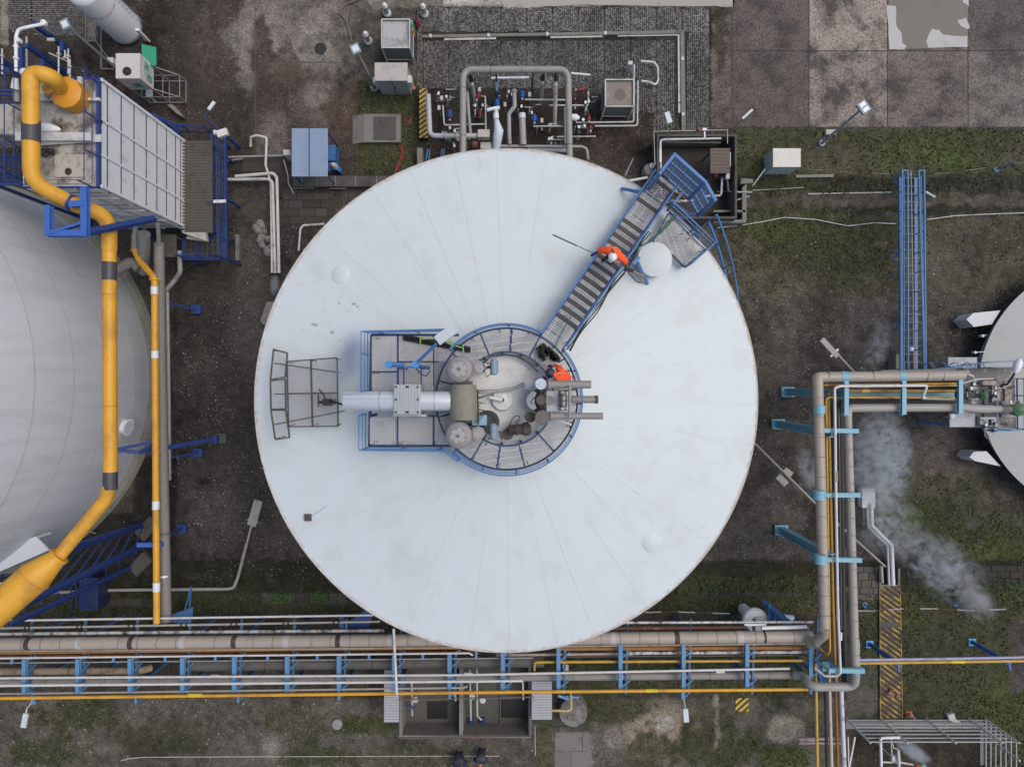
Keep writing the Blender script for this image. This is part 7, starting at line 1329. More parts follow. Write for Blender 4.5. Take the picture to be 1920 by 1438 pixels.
for a_, b_, lb in (((1586,712),(1586,778),'first upright cross beam on the horizontal run'),((1694,712),(1694,777),'second upright cross beam on the horizontal run'),((1800,711),(1800,775),'third upright cross beam beside the gantry'),((1540,807),(1609,808),'topmost level cross beam on the vertical run'),((1527,928),(1612,928),'level cross beam with the twin box light on its left'),((1529,1048),(1615,1050),'level cross beam beside the striped crossing top'),((1553,1256),(1620,1257),'lowest level cross beam at the rack corner')):
    v = thing('rack_beam', 'light blue ' + lb, 'beam', W(a_[0],a_[1],0), 'light blue beams of the right rack'); m = MB(); m.ibeam(W(*a_,6.05), W(*b_,6.05), L(8,6), .14, None, .04); m.build('main_beam', lb_, v); m = MB()
    for p_ in (a_, b_): q = W(*p_, 6.05); m.bar(q-Vector((0,0,.1)), q-Vector((0,0,.8)), .1, .1)
    m.build('hanger', lb_, v); m = MB()
    if a_[0] < 1540: c = W(a_[0]+9, a_[1], 6.3); r_ = L(11,6.3); m.rev(c-Vector((0,.22,0)), (0,1,0), [(r_,0),(r_,.44)], 20); m.build('pipe_saddle', lb_, v)
    if a_[1] == 807: c = W(1536,768,6.3); r_ = L(10.6,6.3); m.rev(c-Vector((0,.2,0)), (0,1,0), [(r_,0),(r_,.40)], 20); m.build('pipe_saddle', lb_, v)
def aframe(label, bx, by, tx, ty, z=5.9, w=.36):
    b, t_ = W(bx,by), W(tx,ty,z); v = thing('rack_stand', label, 'support', b, 'light blue stands of the right rack'); m = MB(); m.box(b.x-.42,b.x+.42,b.y-.32,b.y+.32,0,.1); m.build('concrete_pad', dconc, v); m = MB(); m.box(b.x-.36,b.x+.36,b.y-.28,b.y+.28,.1,.14); m.bolts((b.x,b.y,.14),.32,4,.04,.06); m.build('base_plate', lb_, v)
    m = MB(); m.ibeam(b+Vector((0,0,.14)), t_, w, w, (0,1,0), .05); m.build('column', mat('stand_blue', (.14,.34,.46), .55, .4, (.2,.3,.35), 2), v)
aframe('light blue stand with square foot nearest the rack top corner', 1476, 735, 1586, 738); aframe('light blue stand second from the top at the right rack', 1458, 795, 1560, 812); aframe('light blue stand leaning at the lower part of the right rack', 1464, 993, 1560, 1046)
# lower continuation of the vertical run
SG = 'pipes leaving the frame at the lower right'
for lb, x0, x1, w_, mt_, z, y0 in (('dull yellow pipe leaving downwards below the rack corner',1529,1533,5.5,yel2,3.4,1243),('cream pipe leaving downwards below the rack corner',1554,1560,6,mat('cream_pipe', (.46,.42,.37), .6, .5, (.24,.20,.16), 3),3.4,1250),('orange rusty pipe leaving downwards',1566,1572,7,orust,3.2,1245),('white peeling pipe leaving downwards',1577,1584,8,mat('white_peel_dark', (.55,.57,.60), .5, 1, (.06,.055,.06), 1.5, thr=.55),3.4,1290),('dark brown pipe leaving downwards',1548,1551,6,mat('dark_brown_pipe', (.05,.035,.03)),2.8,1290)): pipe(lb, [(x0,y0,z),(x1,1460,z)], w_, mt_, bend=0, group=SG)
v = thing('rusty_channel', 'rusty white channel piece crossing the lower right pipes', 'beam', W(1540,1388,0)); m = MB(); m.bar(W(1497,1384,1.2), W(1578,1384,1.2), .1, .16); m.bar(W(1497,1392,1.2), W(1578,1392,1.2), .1, .16); m.bar(W(1499,1388,1.15), W(1530,1388,1.15), .3, .1); m.build('channel', mat('rusty_white', (.34,.29,.27), .7, 1, (.14,.05,.04), 3, thr=.5), v)
v = thing('corner_bracket', 'deep blue diagonal bracket at the rack corner', 'bracket', W(1535,1240,0)); m = MB(); m.bar(W(1514,1175,3.9), W(1520,1300,3.9)*1.0, .14, .12); m.bar(W(1532,1240,3.4), W(1543,1278,3.0), .3, .14); m.bar(W(1524,1236,4), W(1540,1250,3), .08, .08); m.bar(W(1552,1240,5), W(1580,1262,5.5), .12, .12); p = W(1540,1275,3.0); m.bar((p.x,p.y,0),p,.16,.16); m.build('beam', mat('mid_blue2'), v)
m = MB(); a, b = W(1546,1258,4.6), W(1552,1240,4.6); m.box(a.x-.1,b.x+.1,a.y,b.y,4.3,4.6); tag(m.build('teal_box', mat('teal_box', (.12,.32,.28))), 'small teal box at the rack corner', 'box')
# right going yellow pipe with purple cable
pipe('yellow pipe running off to the right edge of the photo', [(1606,1243,3.1),(1960,1238,3.1)], 5.5, yel2, bend=0, name='gas_pipe', bands=[(1795,1240.4,3.1,24,mat('tag_yellow'),(1,0,0))]); pipe('bluish white cable bundle above the right going yellow pipe', [(1606,1237,3.25),(1760,1235,3.25),(1960,1231,3.25)], 5, mat('violet_white', (.36,.37,.52), .6, .8, (.06,.05,.20), 5, thr=.5, stretch=(.5,3,1)), bend=0, name='cable_bundle', cat='cables')
for bx, by, tx, ty, lb in ((1630,1207,1682,1243,'blue leaning post across the striped crossing'),(1822,1203,1890,1242,'blue leaning post at the far right')):
    b = W(bx,by); v = thing('cable_post', lb, 'post', b, 'blue posts of the yellow pipe'); t_ = W(tx,ty,3.0); m = MB(); m.box(b.x-.21,b.x+.21,b.y-.21,b.y+.21,0,.06); m.build('base_plate', mat('bright_plate_blue', (.10,.36,.62)), v); m = MB(); m.tube([b+Vector((0,0,.06)), t_], .12, 12); m.build('post', mat('post_blue', (.04,.13,.36), .5, .3, (.05,.08,.16), 3), v); m = MB(); m.bar(t_+Vector((0,.25,.0)), t_+Vector((.1,-.4,.0)), .12, .1); m.build('arm', mat('post_blue'), v)
# striped crossing
v = thing('striped_crossing', 'long worn yellow and black striped metal crossing on the grass', 'hazard plate', W(1668,1220,0)); sy = mat('crossing_yellow', (.40,.27,.035), .65, .97, (.075,.062,.035), 1.6, thr=.40); sk = mat('crossing_black', (.04,.032,.028), .8, .5, (.10,.09,.06), 2); striped(v, ((1650,1099),(1689,1346)), 27, -.72, .10, .45)
m = MB()
for x0, y0, x1, y1 in ((1649.5,1099,1650.5,1345),(1688,1099,1692,1345)): m.bar(W(x0,y0,.11), W(x1,y1,.11), .05, .03)
m.build('edge_line', sy, v); m = MB(); m.pbox(1650,1166,1689,1176,.1,.115); m.build('muddy_joint', mat('mud', (.045,.04,.03)), v)
cone(1664,1297,'pinkish cone on the striped crossing, left one'); cone(1680,1302,'smaller pinkish cone on the striped crossing, right one', None, .8); cone(1704,1338,'pinkish cone on the grass right of the striped crossing')
m = MB(); m.box(*[W(1667,1302,.2).x,W(1676,1302,.2).x,W(1667,1302,.2).y,W(1667,1292,.2).y],.104,.25); tag(m.build('brown_lump', rust), 'dark red lump between the two cones on the crossing', 'lump')
# steam trench pipes
m = MB(); m.prism([W(*p,.5) for p in ((1616,916),(1641,916),(1641,952),(1617,952))],0,.5); tag(m.build('steam_box', mat('steam_box', (.66,.68,.70))), 'pale square box at the source of the steam', 'box')
pipe('bright white outer pipe bending down to the striped crossing', [(1634,945,.6),(1635,985,.6),(1672,1022,.6),(1675,1096,.3)], 6.5, white, bend=1); pipe('duller inner pipe parallel to the bright white one', [(1627,950,.5),(1628,988,.5),(1664,1022,.5),(1667,1096,.25)], 4.5, dwhite, bend=1); pipe('thin guard rod beside the steam box', [(1619,950,.3),(1620,984,.2)], 2, greyp, bend=0)
m = MB(); m.pbox(1649,1066,1652,1098,0,.15); m.pbox(1684,1066,1688,1098,0,.15); m.pbox(1652,1096,1684,1099,0,.12); tag(m.build('trench_edge', conc), 'concrete trench edges above the striped crossing', 'edge')
# blue frames at upper right
v = thing('blue_pipe_bridge', 'long blue railed cable bridge running down the right gravel', 'bridge', W(1708,500,0)); m = MB(); z = 2.0
for x0, x1, w_, zz, mt_ in ((1682,1688,.13,2.0,0),(1711,1715,.16,1.2,0)): m.bar(W(x0+5,334,zz), W(x1+2,692,zz), w_, .14)
m.build('main_beam', mat('bridge_blue', (.07,.17,.38), .55, .4, (.08,.12,.2), 3), v); m = MB()
for x0, x1, zz in ((1692,1689,3.0),(1702,1703,3.0),(1723,1733,3.0),(1733,1736,3.0)): m.tube([W(x0,320,zz), W(x1,692,zz)], .045, 8)
for x0, x1, zz in ((1695,1695,2.4),(1727,1734,2.4)): m.tube([W(x0,330,zz), W(x1,692,zz)], .03, 8)
for k in range(11):
    y = 322+k*37
    for x in (1691,1734): p = W(x,y,3.0); m.bar(p, (p.x,p.y,2.0), .05, .05)
m.build('railing', mat('bridge_light', (.10,.24,.46), .5, .3, (.16,.24,.34), 3), v); m = MB()
for k in range(24): y = 334+k*15; m.bar(W(1690,y,1.7), W(1728,y,1.7), .03, .03)
for y in (330,470,598): m.bar(W(1676,y+14,1.7), W(1690,y,2.0), .1, .1)
m.bar(W(1690,320,3.0), W(1703,320,3.0), .06, .06); m.bar(W(1723,320,3.0), W(1735,320,3.0), .06, .06); m.build('rung', mat('bridge_blue'), v)
m = MB(); m.tube([W(1708,320,1.5), W(1714,692,1.5)], .03, 6); tag(m.build('thin_conduit', mat('pinkish_pipe')), 'thin pinkish conduit inside the blue cable bridge', 'conduit')
m = MB(); a, b = W(1680,693,.8), W(1697,664,.8); m.box(a.x,b.x,a.y,b.y,0,.8); tag(m.build('concrete_block', conc), 'concrete block at the lower end of the blue bridge', 'block'); m = MB(); a, b = W(1699,678,.9), W(1710,668,.9); m.box(a.x,b.x,a.y,b.y,0,.9); tag(m.build('rusty_box', rust), 'small rusty box right of the concrete block', 'box'); m = MB(); m.rev(W(1707,655,1.6),(0,0,1),[(.12,0),(.12,.15),(.05,.22)],14); tag(m.build('white_bell', white), 'little white bell on the blue cable bridge', 'bell')
pipe('thin white hose across the slope right of the landing', [(1345,427,.3),(1380,424,.1),(1430,416,.1),(1470,408,.1),(1530,412,.1),(1590,424,.1),(1640,418,.1),(1680,420,.1)], 1.8, dwhite, bend=2, name='hose', cat='hose'); pipe('thin white hose right of the blue cable bridge', [(1738,412,.1),(1790,405,.1),(1850,402,.1),(1930,399,.1)], 1.8, dwhite, bend=2, name='hose', cat='hose')
m = MB(); m.bar(W(1735,360,2.0), W(1752,370,1.4), .1, .1); tag(m.build('side_strut', mat('pale_strut', (.36,.44,.48))), 'short pale strut right of the bridge top', 'strut'); m = MB(); m.bar(W(1492,331,.08),W(1563,330,.08),.16,.06); tag(m.build('plank', mat('mossy_plank', (.16,.18,.15))), 'grey plank on the bank right of the beige cabinet', 'plank'); m = MB(); m.bar(W(1515,364,.06),W(1672,361,.06),.07,.05); tag(m.build('pipe_on_bank', greyp), 'long thin pale pipe lying along the dark bank', 'pipe')
pipe('long white lying pipe crossing the bank at far right', [(1345,360,.2),(1400,358,.1),(1508,352,.1)], 1.8, greyp, bend=1)
# ================================================================ RIGHT TANK
cx_, rz_ = 2072, 1.4; c = W(cx_,728,rz_); v = thing('low_tank', 'grey roofed round tank cut by the right edge', 'storage tank', (c.x,c.y,0)); r_ = L(237,rz_); gr_ = mat('grey_tank_roof', (.37,.39,.38), .6, .4, (.29,.305,.295), .8, grain=.05)
m = MB(); m.rev((c.x,c.y,0),(0,0,1),[(r_,rz_-.03),(r_,rz_),(r_*.5,rz_+.5),(.02,rz_+1.0)],160); m.build('roof', gr_, v); m = MB(); m.rev((c.x,c.y,0),(0,0,1),[(6.35,0),(6.35,rz_+.05),(6.3,rz_+.05)],120); m.build('shell', mat('shell_pale', (.42,.46,.50)), v)
for P_, lb in (([(1812,599),(1825,587),(1876,582),(1860,608),(1826,613)],'white angular buttress above the gantry at the right tank'),([(1818,857),(1826,847),(1850,846),(1876,874),(1828,864)],'white angular buttress below the gantry at the right tank')):
    m = MB(); m.prism([W(*p,1.2) for p in P_],0,1.2); tag(m.build('buttress', mat('buttress_white', (.52,.54,.57), .5, .3, (.33,.35,.38), 2)), lb, 'buttress')
m = MB(); 
for y_ in (630,661): m.bar(W(1826 if y_ > 650 else 1840,y_,rz_+.1), W(1850,y_-2,rz_+.2), .05, .05); m.cyl(W(1826 if y_ > 650 else 1840,y_,1.5), .08, 1.4, 1.65, 10)
tag(m.build('rim_stub', dwhite), 'two small pegs on the right tank rim', 'pegs')
v = thing('gantry', 'blue railed gantry with pipes at the right tank', 'gantry', W(1850,745,0)); z = 3.0; m = MB(); P_ = [W(*p,z) for p in ((1806,690),(1902,690),(1905,803),(1780,801),(1780,773),(1806,773))]; m.prism([(p.x,p.y) for p in P_], z-.08, z); m.build('deck', mat('gantry_deck', (.15,.145,.135), .7, .9, (.42,.41,.39), 1.4, thr=.52, grain=.2), v)
m = MB(); m.pbox(1781,772,1828,800,z,z+.1); m.pbox(1838,782,1868,796,z,z+.25); m.build('white_plate', mat('plate_grey_white', (.40,.43,.47)), v); m = MB(); m.pbox(1778,670,1832,690,2.0,2.1); m.build('side_plate', mat('plate_grey_white'), v); m = MB(); m.pbox(1842,714,1872,722,z,z+.3); m.pbox(1860,722,1875,755,z,z+.15); m.pbox(1884,716,1897,756,z,z+.1); m.build('crusted_box', mat('crusted', (.36,.33,.30), .8, .9, (.16,.10,.07), 3, thr=.48), v)
m = MB(); rail(m, [W(1733,694,3.2),W(1833,680,3.2),W(1902,677,3.2)],1.1,(.55,),.03,1.0); rail(m, [W(1905,710,z),W(1906,803,z),W(1842,806,z)],1.1,(.55,),.03,.9); rail(m, [W(1843,712,z),W(1843,800,z)],1.1,(),.03,1.3); rail(m, [W(1835,690,z),W(1900,690,z)],1.1,(.55,),.03,.9); m.build('railing', mat('bridge_light'), v)
m = MB()
for k in range(5): x = 1737+k*24; P_ = [W(x-8,694,3.2), W(x-4,684,4.2), W(x+8,678,4.6), W(x+14,690,4.2), W(x+16,694,3.2)]; m.tube(P_, .025, 6, .3)
m.build('hoop', mat('bridge_light'), v); m = MB()
for x_, y_ in ((1810,700),(1898,700),(1898,798),(1785,796)): p = W(x_,y_,z); m.bar((p.x,p.y,0), p-Vector((0,0,.08)), .14, .14)
m.build('leg', mat('bridge_blue'), v)
m = MB(); m.tube([W(1812,701,5.0), W(1824,705,4.2), W(1828,716,3.6), W(1822,735,3.4), W(1822,755,3.4)], .06, 10, .2); m.tube([W(1790,723,4.0), W(1832,711,4.0), W(1862,710,4.0)], .045, 8, .2); m.rev(W(1822,745,3.3),(0,1,0),[(.08,0),(.16,.04),(.16,.12),(.08,.16)],12); m.rev(W(1822,757,3.3),(0,1,0),[(.08,0),(.16,.04),(.16,.12),(.08,.16)],12); m.tube([W(1808,705,3.8), W(1812,698,3.9), W(1818,706,3.8)], .05, 8); tag(m.build('small_piping', dwhite), 'twisted small white piping on the gantry', 'pipes')
for x_, y_, r_2, lb in ((1847,742,.2,'small green valve head in the middle of the gantry'),(1914,768,.34,'larger green valve head at the right edge of the gantry')):
    c2 = W(x_,y_,4.0); v2 = thing('green_valve', lb, 'valve', (c2.x,c2.y,3.0)); m = MB(); m.rev((c2.x,c2.y,3.7),(0,0,1),[(r_2*.6,0),(r_2,.08),(r_2,.2),(r_2*.55,.34),(r_2*.2,.4)],24); m.bolts((c2.x,c2.y,3.9),r_2*.85,8,.03,.05); m.build('valve_head', mgreen, v2); m = MB(); m.rev((c2.x,c2.y,3.0),(0,0,1),[(.12,0),(.12,.7)],12); m.box(c2.x-r_2*1.1,c2.x+r_2*1.1,c2.y-r_2*1.3,c2.y+r_2*1.2,3.0,3.12); m.build('valve_neck', greyp, v2)
pipe('grey curved pipe end on the gantry leading to the green valve', [(1812,766,4.4),(1822,768,4.4),(1835,766,4.4),(1862,767,4.4),(1875,767,3.6)], 14, greyp, bend=.8, name='lagged_pipe', bands=[(1824,767,4.4,4,steel,(1,0,0)),(1830,767,4.4,4,steel,(1,0,0))]); pipe('corroded brown pipe left of the larger green valve', [(1872,768,3.7),(1900,768,3.7)], 15, mat('corroded', (.14,.12,.11), .8, .8, (.22,.19,.17), 4), bend=0)
m = MB(); c = W(1787,780,3.2); m.rev((c.x,c.y,3.1),(0,0,1),[(.14,0),(.14,.08),(.1,.1)],20); tag(m.build('plastic_disc', white), 'white round cap on the gantry plate corner', 'cap')
v = thing('arm_lamp', 'glossy white oval lamp on a dark bent arm over the right tank', 'lamp', W(1885,722,3)); m = MB(); m.tube([W(1876,723,3.8),W(1888,721,4.4),W(1896,710,5.2),W(1904,697,5.6)], .05, 8, .3); m.build('arm', dark, v); m = MB(); m.rev(W(1903,700,5.6),(.35,1,0),[(.06,0),(.14,.1),(.2,.35),(.19,.6),(.1,.75)],18); m.build('lamp_head', mat('glossy_white', (.74,.77,.80), .2), v)
for i, (lb, x_, y_) in enumerate((('white and dark small valves at the gantry pipe end',1822,722),('dark clutter of valves in the middle of the gantry',1866,732),('dark valves beside the larger green valve head',1893,760),('small valves at the lower gantry rail',1856,788))): valvegroup(lb, x_, y_, 300+i, 20, 18, 3.5)
# lower right white louvre frame
v = thing('slatted_fence', 'white slatted frame fence around the dark lower right bay', 'frame', W(1740,1380,0)); m = MB(); z0_, z1_ = .2, 2.6; base_y = -20.3
fx0, fx1 = W(1586,0,0).x, W(1846,0,0).x; y_f = W(0,1348,0).y; top_y = W(0,1380,2.6).y
for k in range(7):
    z_ = .1+k*.40; y_ = y_f; m.bar((fx0,y_,z_),(fx1+.0,y_,z_),.05,.09)
x_r = fx1
for k in range(7): z_ = .1+k*.40; m.bar((x_r,y_f,z_),(x_r,y_f-4.5,z_),.05,.09)
m.build('slat', mat('slat_white', (.36,.37,.37), .5, .4, (.25,.25,.24), 3), v); m = MB()
for x_ in (fx0, fx0+2.0, fx0+4.6, fx0+7.1, fx1): m.bar((x_,y_f+.05,0),(x_,y_f+.05,2.75),.07,.07)
m.bar((x_r+.03,y_f-.9,0),(x_r+.03,y_f-.9,2.75),.07,.07); m.bar((x_r+.03,y_f-3.2,0),(x_r+.03,y_f-3.2,2.75),.07,.07); m.build('post', wt, v)
m = MB(); m.bar(W(1603,1381,2.5), W(1588,1460,2.5), .07, .07); m.bar(W(1590,1381,2.5), W(1592,1460,2.5), .05, .05); m.build('side_bar', wt, v)
m = MB(); m.pbox(1586,1352,1846,1366,0,.03); m.pbox(1838,1366,1846,1434,0,.03); o_ = struct(m, 'concrete_strip', mat('strip_conc', (.28,.27,.26), .85, .5, (.16,.15,.14), 2))
m = MB(); m.prism([W(*p,.04) for p in ((1773,1337),(1785,1334),(1788,1345),(1797,1350),(1797,1356),(1776,1347))],0,.25); tag(m.build('white_scrap', mat('scrap_white', (.50,.50,.48))), 'folded white sheet scrap lying above the slatted frame', 'scrap')
pipe('white square pipe frame inside the dark bay', [(1687,1382,2.4),(1653,1383,2.4),(1651,1386,2.4),(1653,1460,2.4)], 5, white, bend=1); pipe('thin white pipe inside the square pipe frame', [(1671,1385,2.0),(1672,1418,1.9)], 2.5, dwhite, bend=0); pipe('level white pipe at the bottom of the dark bay', [(1654,1428,1.8),(1690,1429,1.8),(1712,1433,1.8)], 3.5, dwhite, bend=0)
m = MB(); m.tube([W(1684,1405,2.1),W(1685,1422,2.1),W(1686,1446,2.0)],[.07,.09,.07],12); a, b = W(1673,1427,2.0), W(1682,1417,2.0); m.box(a.x,b.x,a.y,b.y,1.8,2.0); m.bar((a.x+.1,a.y+.1,0),(a.x+.1,a.y+.1,1.8),.05,.05); m.tube([W(1672,1390,2.2),W(1676,1402,2.2),W(1684,1404,2.2)],.03,6); tag(m.build('valve_set', dwhite), 'white valve set steaming in the dark lower right bay', 'valve')
m = MB(); m.rev(W(1718,1436,1.8),(0,0,1),[(.16,0),(.16,.2),(.08,.3)],14); tag(m.build('orange_motor', mat('motor_orange', (.45,.16,.05))), 'small orange motor at the bottom edge of the bay', 'motor'); m = MB(); m.rev(W(1729,1438,1.8),(0,0,1),[(.2,0),(.2,.15),(.1,.25)],14); tag(m.build('mint_dome', mat('mint', (.25,.42,.30))), 'mint green cap beside the orange motor', 'cap')
# ================================================================ PEOPLE
def skinned(name, verts, edges, radii, mt, parent, root=0, sub=2):
    o0 = ORG[parent.name]; me = bpy.data.meshes.new(name); me.from_pydata([tuple(Vector(p)-o0) for p in verts], edges, []); me.materials.append(mt)
    o = bpy.data.objects.new(name, me); COL.objects.link(o); o.parent = parent; ORG[o.name] = Vector(o0)
    s_ = o.modifiers.new('skin', 'SKIN'); s_.use_smooth_shade = True
    for i, r in enumerate(radii): me.skin_vertices[0].data[i].radius = r if isinstance(r, tuple) else (r, r)
    me.skin_vertices[0].data[root].use_root = True
    b = o.modifiers.new('sub', 'SUBSURF'); b.levels = sub; b.render_levels = sub; return o
def add_skinlayer(me):
    if not me.skin_vertices: pass
def person(label, base, face, pose, hat=True, strips=True, vest=orange, sleeves=True, body_m=cloth, hood=False):
    """pose: dict of joint name -> (right, forward, up) relative to the base; face: facing angle."""
    f = Vector((math.cos(face), math.sin(face), 0)); rt = Vector((f.y, -f.x, 0)); B = Vector(base)
    P_ = {k: B + rt*v_[0] + f*v_[1] + Vector((0,0,v_[2])) for k, v_ in pose.items()}
    v = thing('person', label, 'person', base)
    order = ['pelvis','spine','chest','neck','head','crown','shl','ell','wrl','shr','elr','wrr','hipl','knl','anl','tol','hipr','knr','anr','tor']
    ed = [('pelvis','spine'),('spine','chest'),('chest','neck'),('neck','head'),('head','crown'),('chest','shl'),('shl','ell'),('ell','wrl'),('chest','shr'),('shr','elr'),('elr','wrr'),('pelvis','hipl'),('hipl','knl'),('knl','anl'),('anl','tol'),('pelvis','hipr'),('hipr','knr'),('knr','anr'),('anr','tor')]
    rad = dict(pelvis=.15,spine=.14,chest=.165,neck=.062,head=.098,crown=.085,shl=.075,ell=.05,wrl=.034,shr=.075,elr=.05,wrr=.034,hipl=.10,knl=.068,anl=.048,tol=.045,hipr=.10,knr=.068,anr=.048,tor=.045)
    vs = [P_[k] for k in order]; es = [(order.index(a), order.index(b_)) for a, b_ in ed]; rs = [rad[k] for k in order]
    # five fingers per hand, curled
    for side, wr, el in ((-1,'wrl','ell'),(1,'wrr','elr')):
        d = (P_[wr]-P_[el]).normalized(); sd = d.cross(Vector((0,0,1))).normalized(); palm = P_[wr]+d*.08; i0 = len(vs); vs.append(palm); rs.append((.036,.018)); es.append((order.index(wr), i0))
        for q, (off, ln) in enumerate(((-.03,.065),(-.01,.078),(.012,.073),(.032,.058))):
            a = palm+sd*off+d*.02; b_ = a+d*ln*.6+Vector((0,0,-.012)); c_2 = b_+d*ln*.2+Vector((0,0,-.035)); j = len(vs); vs += [a,b_,c_2]; rs += [.011,.009,.008]; es += [(i0,j),(j,j+1),(j+1,j+2)]
        t0 = palm-sd*.045*side-d*.02; t1 = t0-sd*.02*side+d*.035+Vector((0,0,-.02)); j = len(vs); vs += [t0,t1]; rs += [.012,.01]; es += [(i0,j),(j,j+1)]
    body = skinned('body', vs, es, rs, body_m, v)
    hd, nk = P_['head'], P_['neck']; upv = (P_['crown']-nk).normalized(); fv = (f - upv*f.dot(upv)).normalized(); sv = fv.cross(upv)
    m = MB(); m.rev(hd-upv*.10, upv, [(.05,0),(.085,.05),(.095,.10),(.093,.15),(.07,.2),(.02,.22)], 20)
    fc = hd+fv*.088; m.rev(fc-upv*.0+fv*.0, fv, [(.018,0),(.010,.028),(.002,.032)], 8); m.rev(hd+sv*.092, sv, [(.03,0),(.02,.02)], 8); m.rev(hd-sv*.092, -sv, [(.03,0),(.02,.02)], 8); hv = m.build('head', skin, v)
    m = MB()
    for s in (-1, 1): m.rev(hd+fv*.082+sv*.034*s+upv*.022, fv, [(.012,0),(.004,.01)], 8)
    m.bar(hd+fv*.09-sv*.025-upv*.052, hd+fv*.09+sv*.025-upv*.052, .006, .01); m.build('face_detail', black, hv)
    if hat:
        hc = hd+upv*.045; m = MB(); m.rev(hc, upv, [(.155,-.01),(.15,.0),(.145,.05),(.125,.1),(.085,.14),(.03,.158),(.005,.16)], 28)
        m.bar(hc+fv*.10, hc+fv*.20, .17, .015, upv); m.bar(hc+upv*.155-fv*.1, hc+upv*.16+fv*.09, .025, .012); m.build('helmet', helm, v)
    if hood: m = MB(); m.rev(hd-upv*.06, upv, [(.14,0),(.17,.08),(.165,.18),(.11,.25),(.01,.28)], 20); m.build('hood', mat('navy_hood', (.02,.028,.05)), v)
    jo = ['pelvis','spine','chest','neck0','shl','elL','shr','elR']; P_['neck0'] = P_['chest'].lerp(P_['neck'], .55); P_['elL'] = P_['shl'].lerp(P_['ell'], 1.25 if sleeves else .6); P_['elR'] = P_['shr'].lerp(P_['elr'], 1.25 if sleeves else .6)
    if sleeves: P_['elL'] = P_['ell'].lerp(P_['wrl'], .55); P_['elR'] = P_['elr'].lerp(P_['wrr'], .55)
    vs = [P_['pelvis'],P_['spine'],P_['chest'],P_['neck0'],P_['shl'],P_['ell'],P_['elL'],P_['shr'],P_['elr'],P_['elR']]
    skinned('jacket', vs, [(0,1),(1,2),(2,3),(2,4),(4,5),(5,6),(2,7),(7,8),(8,9)], ([.22,.22,.25,.13,.16,.125,.10,.16,.125,.10] if sleeves else [.23,.25,.25,.13,.14,.09,.08,.14,.09,.08]), vest, v)
    m = MB()
    for a, b_ in (('shl','pelvis'),('shr','pelvis')):
        p = P_[a].lerp(P_['chest'], .45); q = P_[b_].lerp(P_[a], .12)
        back = -f*.21 + Vector((0,0,.05)); m.tube([p+Vector((0,0,.10))+f*.06, p+Vector((0,0,.12)), p+back*.9, q+back], .024, 6)
    if strips: m.build('reflective_strip', refl, v)
    for wr, el in (('wrl','ell'),('wrr','elr')): d = (P_[wr]-P_[el]).normalized(); m = MB(); m.tube([P_[wr]-d*.05, P_[wr]+d*.03, P_[wr]+d*.10, P_[wr]+d*.14], [.045,.05,.046,.03], 10); m.build('glove', glove, v)
    return v, P_
def wz(px, py):  # height of the walkway deck under a pixel
    best = None
    for k in range(101):
        p = WK(k/100, 0); q = (960+p.x*F/(H-p.z), 719-p.y*F/(H-p.z)); d = (q[0]-px)**2+(q[1]-py)**2
        if best is None or d < best[0]: best = (d, k/100)
    return WK(best[1], 0)
base = wz(1140, 484); base.z += .01
lan0, lan1 = W(1055,440,15.4), W(1190,516,15.0); ld = (lan1-lan0).normalized()
face = math.atan2(-ld.x*1.0, ld.y*1.0) + math.pi*0
fdir = Vector((ld.y, -ld.x, 0)); face = math.atan2(-.86, -.5)
pose = dict(pelvis=(0,-.05,.93), spine=(0,-.02,1.1), chest=(0,.08,1.36), neck=(0,.16,1.53), head=(0,.24,1.63), crown=(0,.29,1.73), shr=(.21,.08,1.44), elr=(.47,.16,1.27), wrr=(.60,.36,1.13), shl=(-.21,.08,1.44), ell=(-.46,.05,1.25), wrl=(-.62,.22,1.05), hipl=(-.1,-.04,.88), knl=(-.13,.05,.48), anl=(-.15,-.02,.09), tol=(-.16,.14,.05), hipr=(.1,-.04,.88), knr=(.14,.12,.48), anr=(.17,.10,.09), tor=(.19,.27,.05))
w1, PJ = person('worker in orange jacket and white helmet standing on the sloping walkway with a lance', base, face, pose)
hr, hl = PJ['wrr'], PJ['wrl']; ha = (hr if hr.x < hl.x else hl); hb = (hl if hr.x < hl.x else hr); dl = (hb-ha).normalized()
v = thing('cleaning_lance', 'long dark spray lance held across by the standing worker', 'lance', ha); m = MB(); m.tube([ha-dl*1.5, ha+dl*.02, hb], .016, 8); m.tube([ha-dl*1.5, ha-dl*.7], .028, 8); m.rev(ha-dl*1.5, -dl, [(.03,0),(.03,.08),(.012,.16)], 10); m.build('lance_tube', mat('lance_metal', (.10,.095,.09), .4), v)
m = MB(); m.tube([hb-dl*.35, hb+dl*.75], .032, 8); m.build('wooden_grip', mat('tan_wood', (.36,.24,.09), .7, .3, (.2,.13,.06), 6), v); m = MB(); m.tube([hb+dl*.1, hb+dl*.12+Vector((0,-.1,-.1)), hb+dl*.5+Vector((0,-.25,-.3)), hb+dl*.65+Vector((.05,-.2,-.45))], .02, 6, .2); m.bar(hb+dl*.05, hb+dl*.3, .11, .13); m.build('trigger', black, v)
